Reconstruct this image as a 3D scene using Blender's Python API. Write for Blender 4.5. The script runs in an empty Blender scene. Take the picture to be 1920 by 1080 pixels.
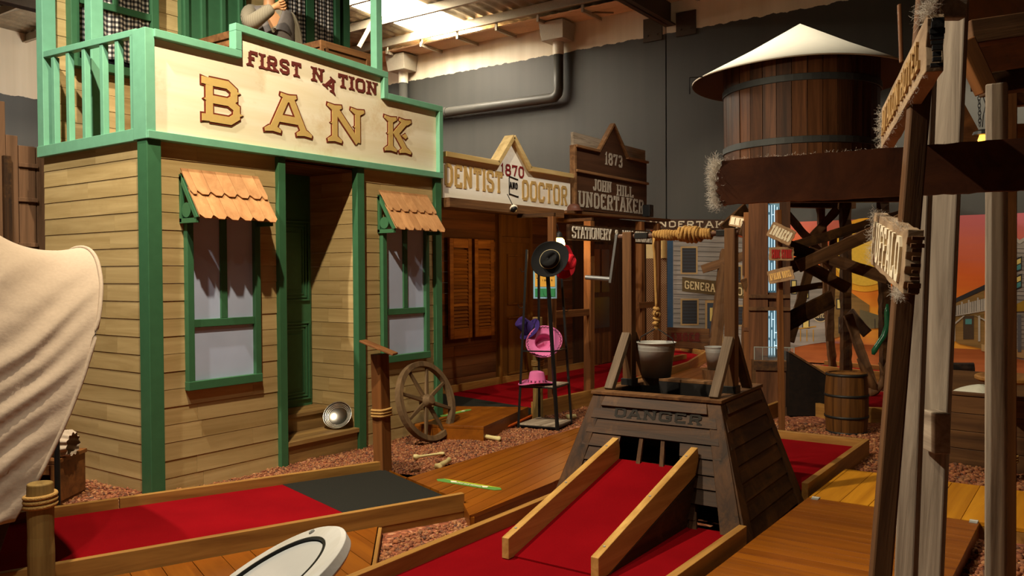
import bpy, bmesh, math, random
import numpy as np
from mathutils import Vector, Matrix, noise

# ------------------------------------------------------------------ camera, world, lights, exposure
sc = bpy.context.scene
COL = sc.collection
V = Vector
RES_X = 1920.0
FPX, CAM_H = 1570.0, 1.6
YAW, PITCH, ROLL = math.radians(35.3), math.atan(28 / 1570.0), 0.006
_f0 = V((math.cos(YAW), math.sin(YAW), 0)); _r = V((math.sin(YAW), -math.cos(YAW), 0)); _z = V((0, 0, 1))
CF = _f0 * math.cos(PITCH) - _z * math.sin(PITCH)
_u = _z * math.cos(PITCH) + _f0 * math.sin(PITCH)
CR = _r * math.cos(ROLL) - _u * math.sin(ROLL)
CU = _u * math.cos(ROLL) + _r * math.sin(ROLL)
CO = V((0, 0, CAM_H))
cd = bpy.data.cameras.new('camera'); cam = bpy.data.objects.new('camera', cd); COL.objects.link(cam)
cd.sensor_width = 36; cd.lens = 36 * FPX / RES_X; cd.clip_start = 0.05; cd.clip_end = 200
cam.matrix_world = Matrix(((CR.x, CU.x, -CF.x, CO.x), (CR.y, CU.y, -CF.y, CO.y), (CR.z, CU.z, -CF.z, CO.z), (0, 0, 0, 1)))
sc.camera = cam

world = bpy.data.worlds.new('world'); sc.world = world; world.use_nodes = True
bg = world.node_tree.nodes['Background']; bg.inputs[0].default_value = (1.0, 0.80, 0.55, 1); bg.inputs[1].default_value = 0.03

vs = sc.view_settings
vs.view_transform = 'Standard'; vs.look = 'None'; vs.gamma = 1; vs.use_curve_mapping = False
vs.exposure = 0.35

def spot(name, loc, target, power, color, size=70, blend=0.5, soft=0.08):
    l = bpy.data.lights.new(name, 'SPOT'); l.energy = power; l.color = color
    l.spot_size = math.radians(size); l.spot_blend = blend; l.shadow_soft_size = soft
    o = bpy.data.objects.new(name, l); COL.objects.link(o); o.location = loc
    o.rotation_euler = (V(target) - V(loc)).to_track_quat('-Z', 'Y').to_euler(); return o
def area(name, loc, target, power, color, sx, sy):
    l = bpy.data.lights.new(name, 'AREA'); l.energy = power; l.color = color; l.shape = 'RECTANGLE'; l.size = sx; l.size_y = sy
    o = bpy.data.objects.new(name, l); COL.objects.link(o); o.location = loc
    o.rotation_euler = (V(target) - V(loc)).to_track_quat('-Z', 'Y').to_euler(); return o
WARM = (1.0, 0.85, 0.62)
WHITE = (1.0, 0.92, 0.78)
spot('key_spotlight', (2.5, 3.7, 5.6), (4.9, 4.6, 0.8), 900, WARM, 105, 0.6, 0.05)
spot('bank_spotlight', (1.4, 5.0, 5.8), (4.2, 6.0, 2.6), 860, WHITE, 80, 0.5, 0.05)
spot('lane_spotlight', (1.6, 2.6, 5.4), (4.2, 2.0, 0.3), 250, WARM, 85, 0.6, 0.05)
spot('tower_spotlight', (10.2, 4.6, 6.9), (11.7, 3.5, 4.5), 420, WHITE, 62, 0.4, 0.05)
spot('sign_spotlight', (7.6, 2.8, 6.2), (8.6, 5.2, 2.6), 420, WHITE, 60, 0.6, 0.05)
spot('mural_spotlight', (12.9, 1.2, 6.2), (14.9, 2.4, 0.2), 640, WARM, 78, 0.5, 0.05)
spot('store_spotlight', (12.6, 6.0, 6.0), (14.9, 5.6, 0.4), 220, WARM, 66, 0.8, 0.05)
spot('timber_fill_spot', (7.2, 4.9, 3.9), (11.0, 3.2, 2.5), 260, WARM, 55, 0.7, 0.05)  # added fill in mid-air, brightens the tank and the timber below it
pl0 = bpy.data.lights.new('rear_roof_light', 'POINT'); pl0.energy = 160; pl0.color = WHITE; pl0.shadow_soft_size = .3
po0 = bpy.data.objects.new('rear_roof_light', pl0); COL.objects.link(po0); po0.location = (10.0, 17.5, 6.0)
spot('post_spotlight', (0.9, 3.0, 4.6), (2.7, 0.3, 1.4), 540, WHITE, 50, 0.5, 0.03)
spot('front_fill_spot', (0.7, 1.6, 5.3), (1.4, 2.4, 0.6), 380, WHITE, 62, 0.6, 0.05)  # added fill, brightens the white disc and the wagon canvas
spot('deck_spotlight', (5.4, 0.2, 5.6), (6.3, 0.8, 0.1), 130, WARM, 70, 0.6, 0.05)

# a pixel of the photograph turned into a point of the place
def ray(px, py): return CF + CR * ((px - 960) / FPX) + CU * ((540 - py) / FPX)
def at(px, py, d): return CO + ray(px, py) * d
def gnd(px, py, z=0.0):
    d = ray(px, py); return CO + d * ((z - CAM_H) / d.z)
def onx(px, py, X):
    d = ray(px, py); return CO + d * (X / d.x)
def ony(px, py, Y):
    d = ray(px, py); return CO + d * (Y / d.y)

# ------------------------------------------------------------------ object helpers
WM = {}
I4 = Matrix.Identity(4)
def _link(o, parent, M):
    COL.objects.link(o); WM[o.name] = M.copy(); o.matrix_basis = M
    if parent is not None:
        o.parent = parent; o.matrix_parent_inverse = WM[parent.name].inverted()
def tag(o, label=None, cat=None, group=None, kind=None):
    if label: o['label'] = label
    if cat: o['category'] = cat
    if group: o['group'] = group
    if kind: o['kind'] = kind
    return o
def thing(name, label, cat, loc=(0, 0, 0), group=None):
    o = bpy.data.objects.new(name, None); o.empty_display_size = 0.1
    _link(o, None, Matrix.Translation(V(loc))); return tag(o, label, cat, group)
def obj(name, bm, mat, parent=None, label=None, cat=None, group=None, kind=None, smooth=False, bevel=0.0, M=I4, mods=None):
    me = bpy.data.meshes.new(name)
    bmesh.ops.recalc_face_normals(bm, faces=bm.faces[:])
    bm.to_mesh(me); bm.free()
    for m in (mat if isinstance(mat, (list, tuple)) else [mat]): me.materials.append(m)
    if smooth: me.polygons.foreach_set('use_smooth', [True] * len(me.polygons))
    o = bpy.data.objects.new(name, me); _link(o, parent, M); tag(o, label, cat, group, kind)
    if bevel:
        b = o.modifiers.new('bevel', 'BEVEL'); b.width = bevel; b.segments = 2; b.limit_method = 'ANGLE'; b.angle_limit = math.radians(40)
    return o
def dup(o, delta, parent=None):
    c = o.copy(); COL.objects.link(c)
    if parent is None:
        c.matrix_basis = Matrix.Translation(V(delta)) @ o.matrix_basis
    else:
        c.parent = parent
    for ch in list(o.children):
        dup(ch, delta, c)
    return c
def NB(): return bmesh.new()
def box(bm, a, b, mi=0):
    (x0, y0, z0), (x1, y1, z1) = a, b
    v = [bm.verts.new(p) for p in ((x0, y0, z0), (x1, y0, z0), (x1, y1, z0), (x0, y1, z0), (x0, y0, z1), (x1, y0, z1), (x1, y1, z1), (x0, y1, z1))]
    for f in ((0, 3, 2, 1), (4, 5, 6, 7), (0, 1, 5, 4), (1, 2, 6, 5), (2, 3, 7, 6), (3, 0, 4, 7)):
        bm.faces.new([v[i] for i in f]).material_index = mi
def hexa(bm, p, mi=0):
    v = [bm.verts.new(q) for q in p]
    for f in ((0, 3, 2, 1), (4, 5, 6, 7), (0, 1, 5, 4), (1, 2, 6, 5), (2, 3, 7, 6), (3, 0, 4, 7)):
        bm.faces.new([v[i] for i in f]).material_index = mi
def frame_of(p0, p1, up=(0, 0, 1)):
    p0, p1 = V(p0), V(p1); x = (p1 - p0).normalized(); u = V(up)
    if abs(x.dot(u)) > 0.98: u = V((1, 0, 0))
    y = u.cross(x).normalized(); z = x.cross(y)
    return Matrix(((x.x, y.x, z.x, p0.x), (x.y, y.y, z.y, p0.y), (x.z, y.z, z.z, p0.z), (0, 0, 0, 1))), (p1 - p0).length
def obox(bm, p0, p1, w, h, up=(0, 0, 1), mi=0):
    M, L = frame_of(p0, p1, up)
    hexa(bm, [M @ V(q) for q in ((0, -w/2, -h/2), (L, -w/2, -h/2), (L, w/2, -h/2), (0, w/2, -h/2), (0, -w/2, h/2), (L, -w/2, h/2), (L, w/2, h/2), (0, w/2, h/2))], mi)
def board(name, p0, p1, w, h, mat, parent=None, up=(0, 0, 1), bevel=0.004, rough=0.0, **k):
    """a straight piece of timber whose own x axis runs along the grain"""
    M, L = frame_of(p0, p1, up); bm = NB()
    if rough:
        n = max(3, int(L / 0.08)); rings = []
        for i in range(n + 1):
            x = L * i / n
            rings.append([bm.verts.new((x, sy * w/2 + random.uniform(-rough, rough), sz * h/2 + random.uniform(-rough, rough))) for sy, sz in ((-1, -1), (1, -1), (1, 1), (-1, 1))])
        for a, b in zip(rings, rings[1:]):
            for q in range(4): bm.faces.new((a[q], a[(q+1) % 4], b[(q+1) % 4], b[q]))
        bm.faces.new(rings[0]); bm.faces.new(rings[-1])
    else:
        box(bm, (0, -w/2, -h/2), (L, w/2, h/2))
    return obj(name, bm, mat, parent, bevel=bevel, M=M, **k)
def prism(bm, pts, vec, mi=0):
    a = [bm.verts.new(V(p)) for p in pts]; b = [bm.verts.new(V(p) + V(vec)) for p in pts]; n = len(a)
    bm.faces.new(a).material_index = mi; bm.faces.new(b[::-1]).material_index = mi
    for i in range(n): bm.faces.new((a[i], b[i], b[(i+1) % n], a[(i+1) % n])).material_index = mi
def tube(bm, pts, r, n=10, caps=True, mi=0):
    pts = [V(p) for p in pts]; rings = []; rr = r if isinstance(r, (list, tuple)) else [r] * len(pts)
    ref = V((0.13, 0.29, 0.95))
    for i, p in enumerate(pts):
        t = (pts[min(i+1, len(pts)-1)] - pts[max(i-1, 0)]).normalized()
        if abs(t.dot(ref)) > 0.97: ref = V((0.9, 0.3, 0.1))
        a = t.cross(ref).normalized(); b = t.cross(a)
        rings.append([bm.verts.new(p + (a * math.cos(2*math.pi*k/n) + b * math.sin(2*math.pi*k/n)) * rr[i]) for k in range(n)])
    for A, B in zip(rings, rings[1:]):
        for k in range(n): bm.faces.new((A[k], A[(k+1) % n], B[(k+1) % n], B[k])).material_index = mi
    if caps:
        bm.faces.new(rings[0]).material_index = mi; bm.faces.new(rings[-1][::-1]).material_index = mi
def lathe(bm, prof, M=I4, n=32, mi=0, closed=True):
    rings = []
    for r, z in prof:
        rings.append([bm.verts.new(M @ V((r * math.cos(2*math.pi*k/n), r * math.sin(2*math.pi*k/n), z))) for k in range(n)])
    for A, B in zip(rings, rings[1:]):
        for k in range(n): bm.faces.new((A[k], A[(k+1) % n], B[(k+1) % n], B[k])).material_index = mi
    if closed:
        bm.faces.new(rings[0]).material_index = mi; bm.faces.new(rings[-1]).material_index = mi
def grid(bm, fn, nu, nv, mi=0):
    g = [[bm.verts.new(V(fn(i / nu, j / nv))) for j in range(nv + 1)] for i in range(nu + 1)]
    for i in range(nu):
        for j in range(nv): bm.faces.new((g[i][j], g[i+1][j], g[i+1][j+1], g[i][j+1])).material_index = mi
def T(x, y, z): return Matrix.Translation(V((x, y, z)))
def basis(o, x, y, z):
    x, y, z, o = V(x).normalized(), V(y).normalized(), V(z).normalized(), V(o)
    return Matrix(((x.x, y.x, z.x, o.x), (x.y, y.y, z.y, o.y), (x.z, y.z, z.z, o.z), (0, 0, 0, 1)))
def facing(o, n, up=(0, 0, 1)):
    """matrix at o whose z axis is n"""
    n = V(n).normalized(); u = V(up)
    if abs(n.dot(u)) > 0.98: u = V((1, 0, 0))
    x = u.cross(n).normalized(); return basis(o, x, n.cross(x), n)

# ------------------------------------------------------------------ materials
def lin(c):
    if isinstance(c, str): c = tuple(int(c[i:i+2], 16) for i in (0, 2, 4))
    return tuple((v/255/12.92 if v/255 <= 0.04045 else ((v/255 + 0.055)/1.055) ** 2.4) for v in c) + (1.0,)
MATS = {}
def newmat(name):
    m = bpy.data.materials.new(name); m.use_nodes = True
    return m, m.node_tree.nodes, m.node_tree.links, m.node_tree.nodes['Principled BSDF']
def plain(name, c, rough=0.6, metal=0.0, var=0.12, bump=0.1, scale=30, spec=0.3):
    if name in MATS: return MATS[name]
    m, N, L, b = newmat(name); c = lin(c)
    tc = N.new('ShaderNodeTexCoord'); no = N.new('ShaderNodeTexNoise'); no.inputs['Scale'].default_value = scale; no.inputs['Detail'].default_value = 4
    L.new(tc.outputs['Object'], no.inputs['Vector'])
    mx = N.new('ShaderNodeMix'); mx.data_type = 'RGBA'
    mx.inputs[6].default_value = tuple(v * (1 - var) for v in c[:3]) + (1,); mx.inputs[7].default_value = tuple(min(1, v * (1 + var)) for v in c[:3]) + (1,)
    L.new(no.outputs[0], mx.inputs[0]); L.new(mx.outputs[2], b.inputs['Base Color'])
    b.inputs['Roughness'].default_value = rough; b.inputs['Metallic'].default_value = metal; b.inputs['Specular IOR Level'].default_value = spec
    if bump:
        bp = N.new('ShaderNodeBump'); bp.inputs['Strength'].default_value = bump; bp.inputs['Distance'].default_value = 0.01
        L.new(no.outputs[0], bp.inputs['Height']); L.new(bp.outputs[0], b.inputs['Normal'])
    MATS[name] = m; return m
def wood(name, dark, light, axis='x', rough=0.6, bump=0.25, isl=0.35, sc_=1.0, contrast=1.0, spec=0.25, wear=None):
    key = name + axis
    if key in MATS: return MATS[key]
    m, N, L, b = newmat(key)
    tc = N.new('ShaderNodeTexCoord'); geo = N.new('ShaderNodeNewGeometry')
    mul = N.new('ShaderNodeVectorMath'); mul.operation = 'MULTIPLY'
    s = {'x': (0.9, 16, 16), 'y': (16, 0.9, 16), 'z': (16, 16, 0.9)}[axis]
    mul.inputs[1].default_value = tuple(v * sc_ for v in s)
    add = N.new('ShaderNodeVectorMath'); add.operation = 'ADD'
    k = N.new('ShaderNodeMath'); k.operation = 'MULTIPLY'; k.inputs[1].default_value = 37.0
    L.new(geo.outputs['Random Per Island'], k.inputs[0]); L.new(tc.outputs['Object'], mul.inputs[0])
    L.new(mul.outputs[0], add.inputs[0]); L.new(k.outputs[0], add.inputs[1])
    n1 = N.new('ShaderNodeTexNoise'); n1.inputs['Scale'].default_value = 1.0; n1.inputs['Detail'].default_value = 6; n1.inputs['Roughness'].default_value = 0.65; n1.inputs['Distortion'].default_value = 0.6
    L.new(add.outputs[0], n1.inputs['Vector'])
    rp = N.new('ShaderNodeValToRGB'); e = rp.color_ramp.elements
    e[0].position = 0.5 - 0.2 * contrast if contrast < 2 else 0.1; e[1].position = 0.5 + 0.2 * contrast if contrast < 2 else 0.9
    e[0].position = 0.32; e[1].position = 0.70
    e[0].color = lin(dark); e[1].color = lin(light)
    L.new(n1.outputs[0], rp.inputs[0])
    hs = N.new('ShaderNodeHueSaturation')
    mr = N.new('ShaderNodeMapRange'); mr.inputs['To Min'].default_value = 1 - isl; mr.inputs['To Max'].default_value = 1 + isl * 0.6
    L.new(geo.outputs['Random Per Island'], mr.inputs['Value']); L.new(mr.outputs[0], hs.inputs['Value']); L.new(rp.outputs[0], hs.inputs['Color'])
    out = hs.outputs[0]
    if wear:
        n2 = N.new('ShaderNodeTexNoise'); n2.inputs['Scale'].default_value = 3.5 * sc_; n2.inputs['Detail'].default_value = 7; n2.inputs['Roughness'].default_value = 0.75
        L.new(tc.outputs['Object'], n2.inputs['Vector'])
        r2 = N.new('ShaderNodeValToRGB'); r2.color_ramp.elements[0].position = 0.52; r2.color_ramp.elements[1].position = 0.72
        L.new(n2.outputs[0], r2.inputs[0])
        mx = N.new('ShaderNodeMix'); mx.data_type = 'RGBA'; mx.inputs[7].default_value = lin(wear)
        L.new(r2.outputs[0], mx.inputs[0]); L.new(out, mx.inputs[6]); out = mx.outputs[2]
    L.new(out, b.inputs['Base Color'])
    b.inputs['Roughness'].default_value = rough; b.inputs['Specular IOR Level'].default_value = spec
    bp = N.new('ShaderNodeBump'); bp.inputs['Strength'].default_value = bump; bp.inputs['Distance'].default_value = 0.006
    L.new(n1.outputs[0], bp.inputs['Height']); L.new(bp.outputs[0], b.inputs['Normal'])
    MATS[key] = m; return m
def emit(name, c, strength):
    if name in MATS: return MATS[name]
    m, N, L, b = newmat(name); b.inputs['Base Color'].default_value = lin(c); b.inputs['Emission Color'].default_value = lin(c); b.inputs['Emission Strength'].default_value = strength
    MATS[name] = m; return m
def islands(name, cols, rough=0.9):
    if name in MATS: return MATS[name]
    m, N, L, b = newmat(name); geo = N.new('ShaderNodeNewGeometry'); rp = N.new('ShaderNodeValToRGB')
    e = rp.color_ramp.elements
    while len(e) < len(cols): e.new(0.5)
    for i, c in enumerate(cols): e[i].position = i / (len(cols) - 1); e[i].color = lin(c)
    L.new(geo.outputs['Random Per Island'], rp.inputs[0]); L.new(rp.outputs[0], b.inputs['Base Color']); b.inputs['Roughness'].default_value = rough
    MATS[name] = m; return m

def siding(ax): return wood('tan_siding', 'a08655', 'c7ad79', ax, 0.55, 0.08, 0.10, 0.6, wear='b09563')
GREEN_LIT = plain('green_paint_lit', (110, 166, 134), 0.45, var=0.14, bump=0.08, scale=14)  # bank trim green, with the strong light on the upper trim in the colour
GREEN_SHADED = plain('green_paint_shaded', (58, 102, 68), 0.45, var=0.14, bump=0.08, scale=14)  # same trim green, with the shade on lower and recessed parts in the colour
CREAM = wood('cream_sign_paint', 'e4d6b0', 'f4ebd2', 'x', 0.6, 0.06, 0.0, 0.35, wear='d4b988')
GOLD = plain('gold_paint', (198, 166, 98), 0.5, var=0.08)
OUTL = plain('russet_paint', (112, 46, 28), 0.55)
MAROON = plain('maroon_paint', (104, 44, 36), 0.6)
SHING = wood('shingle_wood', 'a8764a', 'cf9a66', 'z', 0.7, 0.15, 0.16, 0.6)
PANE = plain('pale_painted_pane', (178, 190, 214), 0.4, var=0.10, bump=0.02, scale=5)
def deckw(ax): return wood('orange_stained_deck', '6a3607', '90520e', ax, 0.38, 0.12, 0.12, 0.5, spec=0.4, wear='86480c')
YDECK = wood('yellow_stained_deck', 'a86a10', 'd09020', 'x', 0.45, 0.12, 0.12, 0.5)
def curbw(ax): return wood('honey_curb_timber', '7c5426', 'b28442', ax, 0.5, 0.12, 0.15, 0.7)
def dkw(ax): return wood('dark_stained_timber', '22150a', '513317', ax, 0.6, 0.3, 0.25, 0.8, wear='61401c')
def tkw(ax): return wood('tank_stave_timber', '3a2210', '74492a', ax, 0.55, 0.2, 0.45, 0.7)
def brw(ax): return wood('brown_rough_timber', '452b16', '7a5532', ax, 0.7, 0.35, 0.3, 0.8)
def rdw(ax): return wood('red_brown_timber', '4c2c14', '86552a', ax, 0.55, 0.2, 0.3, 0.7)
def gyw(ax): return wood('grey_weathered_timber', '6e5e4c', 'b3a189', ax, 0.75, 0.5, 0.12, 1.3)
def dnw(ax): return wood('painted_porch_boards', '4a2a14', '8d5a30', ax, 0.6, 0.12, 0.3, 0.35)
BLACK = plain('black_paint', (20, 19, 18), 0.45, var=0.3)
IRON = plain('dark_iron', (45, 44, 42), 0.5, 0.6, var=0.25)
ZINC = plain('galvanised_metal', (164, 162, 154), 0.5, 0.35, var=0.35, bump=0.15, scale=9)
SILV = plain('bright_tin', (210, 205, 195), 0.25, 1.0, var=0.05, bump=0.03)
ROPE = plain('manila_rope', (170, 130, 70), 0.85, var=0.25, bump=0.6, scale=160)
MATBLK = plain('black_mat', (36, 35, 30), 0.95, var=0.25, bump=0.3, scale=120, spec=0.1)
CANVAS = plain('cream_canvas', (178, 159, 138), 0.9, var=0.10, bump=0.15, scale=60, spec=0.1)
WHITEP = plain('white_paint', (222, 212, 190), 0.6)
BONE = plain('old_bone', (205, 188, 130), 0.7)
def carpet():
    if 'carpet' in MATS: return MATS['carpet']
    m, N, L, b = newmat('red_carpet'); tc = N.new('ShaderNodeTexCoord')
    n1 = N.new('ShaderNodeTexNoise'); n1.inputs['Scale'].default_value = 260; n2 = N.new('ShaderNodeTexNoise'); n2.inputs['Scale'].default_value = 3; n2.inputs['Detail'].default_value = 5
    for n in (n1, n2): L.new(tc.outputs['Object'], n.inputs['Vector'])
    mx = N.new('ShaderNodeMix'); mx.data_type = 'RGBA'; mx.inputs[6].default_value = lin((104, 3, 10)); mx.inputs[7].default_value = lin((136, 8, 16))
    L.new(n2.outputs[0], mx.inputs[0]); L.new(mx.outputs[2], b.inputs['Base Color']); b.inputs['Roughness'].default_value = 1; b.inputs['Specular IOR Level'].default_value = 0.05
    bp = N.new('ShaderNodeBump'); bp.inputs['Strength'].default_value = 0.5; bp.inputs['Distance'].default_value = 0.004; L.new(n1.outputs[0], bp.inputs['Height']); L.new(bp.outputs[0], b.inputs['Normal'])
    MATS['carpet'] = m; return m
CARPET = carpet()

# ------------------------------------------------------------------ lettering (every letter drawn from strokes)
G = {
'A': (.86, [[(0, 0), (.42, .97), (.58, .97), (1, 0)], [(.2, .34), (.8, .34)]], [(0, 0), (1, 0), (.5, 1)]),
'B': (.82, [[(.1, 0), (.1, 1)], [(.1, 1), (.7, 1), (.92, .86), (.92, .64), (.74, .52), (.1, .52)], [(.74, .52), (1, .38), (1, .14), (.78, 0), (.1, 0)]], []),
'C': (.8, [[(1, .74), (1, .84), (.8, 1), (.2, 1), (0, .84), (0, .16), (.2, 0), (.8, 0), (1, .16), (1, .28)]], []),
'D': (.82, [[(.08, 0), (.08, 1)], [(.08, 1), (.72, 1), (1, .8), (1, .2), (.72, 0), (.08, 0)]], []),
'E': (.76, [[(.08, 0), (.08, 1)], [(.08, 1), (1, 1), (1, .8)], [(.08, .52), (.7, .52)], [(.08, 0), (1, 0), (1, .2)]], []),
'F': (.74, [[(.1, 0), (.1, 1)], [(.1, 1), (1, 1), (1, .8)], [(.1, .52), (.72, .52)]], [(.1, 0)]),
'G': (.84, [[(1, .76), (1, .84), (.8, 1), (.2, 1), (0, .84), (0, .16), (.2, 0), (.8, 0), (1, .16), (1, .46), (.58, .46)]], []),
'H': (.86, [[(.08, 0), (.08, 1)], [(.92, 0), (.92, 1)], [(.08, .5), (.92, .5)]], [(.08, 0), (.92, 0), (.08, 1), (.92, 1)]),
'I': (.3, [[(.5, 0), (.5, 1)]], [(.5, 0), (.5, 1)]),
'J': (.7, [[(.9, 1), (.9, .18), (.7, 0), (.2, 0), (0, .18), (0, .3)]], [(.9, 1)]),
'K': (.86, [[(.1, 0), (.1, 1)], [(.92, 1), (.3, .48)], [(.42, .56), (.94, 0)]], [(.1, 0), (.1, 1), (.92, 1), (.92, 0)]),
'L': (.74, [[(.1, 1), (.1, 0), (1, 0), (1, .24)]], [(.1, 1)]),
'M': (1.0, [[(.06, 0), (.06, 1), (.5, .3), (.94, 1), (.94, 0)]], [(.06, 0), (.94, 0)]),
'N': (.88, [[(.08, 0), (.08, 1)], [(.08, 1), (.92, 0)], [(.92, 0), (.92, 1)]], [(.08, 0), (.08, 1), (.92, 1)]),
'O': (.84, [[(.2, 0), (0, .18), (0, .82), (.2, 1), (.8, 1), (1, .82), (1, .18), (.8, 0), (.2, 0)]], []),
'P': (.8, [[(.1, 0), (.1, 1)], [(.1, 1), (.76, 1), (1, .86), (1, .6), (.76, .46), (.1, .46)]], [(.1, 0)]),
'R': (.84, [[(.1, 0), (.1, 1)], [(.1, 1), (.76, 1), (.96, .86), (.96, .62), (.76, .48), (.1, .48)], [(.56, .48), (.94, 0)]], [(.1, 0), (.94, 0)]),
'S': (.78, [[(1, .74), (1, .86), (.8, 1), (.2, 1), (0, .86), (0, .66), (.2, .54), (.8, .46), (1, .34), (1, .14), (.8, 0), (.2, 0), (0, .14), (0, .26)]], []),
'T': (.8, [[(.5, 0), (.5, 1)], [(0, .76), (0, 1), (1, 1), (1, .76)]], [(.5, 0)]),
'U': (.84, [[(.06, 1), (.06, .18), (.24, 0), (.76, 0), (.94, .18), (.94, 1)]], [(.06, 1), (.94, 1)]),
'V': (.84, [[(0, 1), (.5, 0), (1, 1)]], [(0, 1), (1, 1)]),
'W': (1.1, [[(0, 1), (.26, 0), (.5, .8), (.74, 0), (1, 1)]], [(0, 1), (1, 1)]),
'Y': (.84, [[(0, 1), (.5, .46), (1, 1)], [(.5, .46), (.5, 0)]], [(0, 1), (1, 1), (.5, 0)]),
'0': (.74, [[(.25, 0), (0, .22), (0, .78), (.25, 1), (.75, 1), (1, .78), (1, .22), (.75, 0), (.25, 0)]], []),
'1': (.42, [[(.1, .8), (.55, 1), (.55, 0)]], [(.55, 0)]),
'3': (.7, [[(0, .84), (.2, 1), (.75, 1), (.95, .86), (.95, .64), (.75, .52), (.4, .52)], [(.75, .52), (1, .38), (1, .14), (.78, 0), (.2, 0), (0, .16)]], []),
'7': (.7, [[(0, .8), (0, 1), (1, 1), (.42, 0)]], []),
'8': (.72, [[(.25, .53), (.06, .68), (.06, .86), (.25, 1), (.75, 1), (.94, .86), (.94, .68), (.75, .53), (.25, .53), (0, .38), (0, .15), (.22, 0), (.78, 0), (1, .15), (1, .38), (.75, .53)]], []),
'&': (.86, [[(1, 0), (.22, .78), (.3, .98), (.6, .98), (.66, .78), (.1, .4), (.06, .14), (.3, 0), (.66, .06), (1, .42)]], []),
}
def ribbon(pts, t):
    """quads of a mitred stroke"""
    P = [V((p[0], p[1])) for p in pts]; n = len(P); closed = n > 3 and (P[0] - P[-1]).length < 1e-6
    if closed: P = P[:-1]; n -= 1
    Lf, Rt = [], []
    for i in range(n):
        a = P[i-1] if (i > 0 or closed) else None; c = P[(i+1) % n] if (i < n-1 or closed) else None
        if a is None: d = (c - P[i]).normalized(); nn = V((-d.y, d.x)); k = 1
        elif c is None: d = (P[i] - a).normalized(); nn = V((-d.y, d.x)); k = 1
        else:
            d1, d2 = (P[i] - a).normalized(), (c - P[i]).normalized()
            n1, n2 = V((-d1.y, d1.x)), V((-d2.y, d2.x)); nn = (n1 + n2)
            if nn.length < 1e-3: nn = n1; k = 1
            else: nn.normalize(); k = min(1.7, 1 / max(0.3, nn.dot(n1)))
        Lf.append(P[i] + nn * t/2 * k); Rt.append(P[i] - nn * t/2 * k)
    q = []
    for i in range(n if closed else n - 1):
        j = (i + 1) % n; q.append([Lf[i], Rt[i], Rt[j], Lf[j]])
    return q
def glyph(ch, h, w, t, serif=1.0, style='slab', grow=0.0):
    g = G[ch]; polys = []
    fx = lambda p: (t/2 + p[0] * (w - t), t/2 + p[1] * (h - t))
    for s in g[1]: polys += ribbon([fx(p) for p in s], t + 2*grow)
    if serif:
        for (sx, sy) in g[2]:
            cx = fx((sx, sy))[0]; sw = t * (0.5 + 0.62 * serif) + grow; sh = t * 0.62 + (grow if style == 'slab' else grow)
            y0 = 0.0 - grow if sy == 0 else h + grow; d = 1 if sy == 0 else -1
            if style == 'tuscan':
                polys.append([V((cx - sw*1.15, y0)), V((cx, y0 + d*t*.16)), V((cx, y0 + d*(sh*1.5))), V((cx - t*.5 - grow, y0 + d*sh*1.5)), V((cx - sw*1.25, y0 + d*sh*.7))])
                polys.append([V((cx + sw*1.15, y0)), V((cx, y0 + d*t*.16)), V((cx, y0 + d*(sh*1.5))), V((cx + t*.5 + grow, y0 + d*sh*1.5)), V((cx + sw*1.25, y0 + d*sh*.7))])
            else:
                polys.append([V((cx - sw, y0)), V((cx + sw, y0)), V((cx + sw, y0 + d*sh)), V((cx - sw, y0 + d*sh))])
        if style == 'tuscan' and g[2] or style == 'tuscan' and ch in 'BDEO':
            for (sx) in sorted({p[0] for p in g[2]} | ({.1} if ch in 'BDE' else set())):
                if ch in 'AVWY': continue
                cx = fx((sx, 0))[0]; cy = h * .5; r = t * .85 + grow
                polys.append([V((cx - r, cy)), V((cx, cy - t*.42 - grow)), V((cx + r*.6, cy)), V((cx, cy + t*.42 + grow))])
            if ch == 'B':
                for cy, cx in ((h*.76, fx((.92, 0))[0]), (h*.26, fx((1, 0))[0])):
                    r = t * .95 + grow; polys.append([V((cx - t*.2, cy - t*.5)), V((cx + r, cy)), V((cx - t*.2, cy + t*.5))])
                for y0, d in ((0, 1), (h, -1)):
                    cx = fx((.1, 0))[0]; sw = t * 1.1 + grow
                    polys.append([V((cx - sw, y0 - d*grow)), V((cx + t*.3, y0 + d*t*.1)), V((cx + t*.3, y0 + d*t + d*grow)), V((cx - sw, y0 + d*t*.9 + d*grow))])
    return polys
def letters(bm, text, O, U, W_, h, t, depth, width=None, gap=0.16, serif=1.0, style='slab', grow=0.0, mi=0, space=0.45, lift=0.0, tilt=None):
    O, U, W_ = V(O), V(U).normalized(), V(W_).normalized(); Nn = U.cross(W_)
    adv = [(G[c][0] if c != ' ' else space) for c in text]; tot = sum(adv) + gap * (len(text) - 1)
    k = (width / tot) if width else h
    x = 0
    for i, c in enumerate(text):
        w = adv[i] * k
        if c != ' ':
            ox, oy, ang = x, 0, 0
            if tilt and i in tilt: oy, ang = tilt[i]
            for n_, p in enumerate(glyph(c, h, w, t, serif, style, grow)):
                pp = []
                for q in p:
                    qx, qy = q.x - w/2, q.y - h/2
                    qx, qy = qx * math.cos(ang) - qy * math.sin(ang), qx * math.sin(ang) + qy * math.cos(ang)
                    pp.append(O + U * (ox + w/2 + qx) + W_ * (oy + h/2 + qy) + Nn * lift)
                prism(bm, pp, Nn * (depth + .00003 * n_), mi)
        x += w + gap * k

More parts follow.
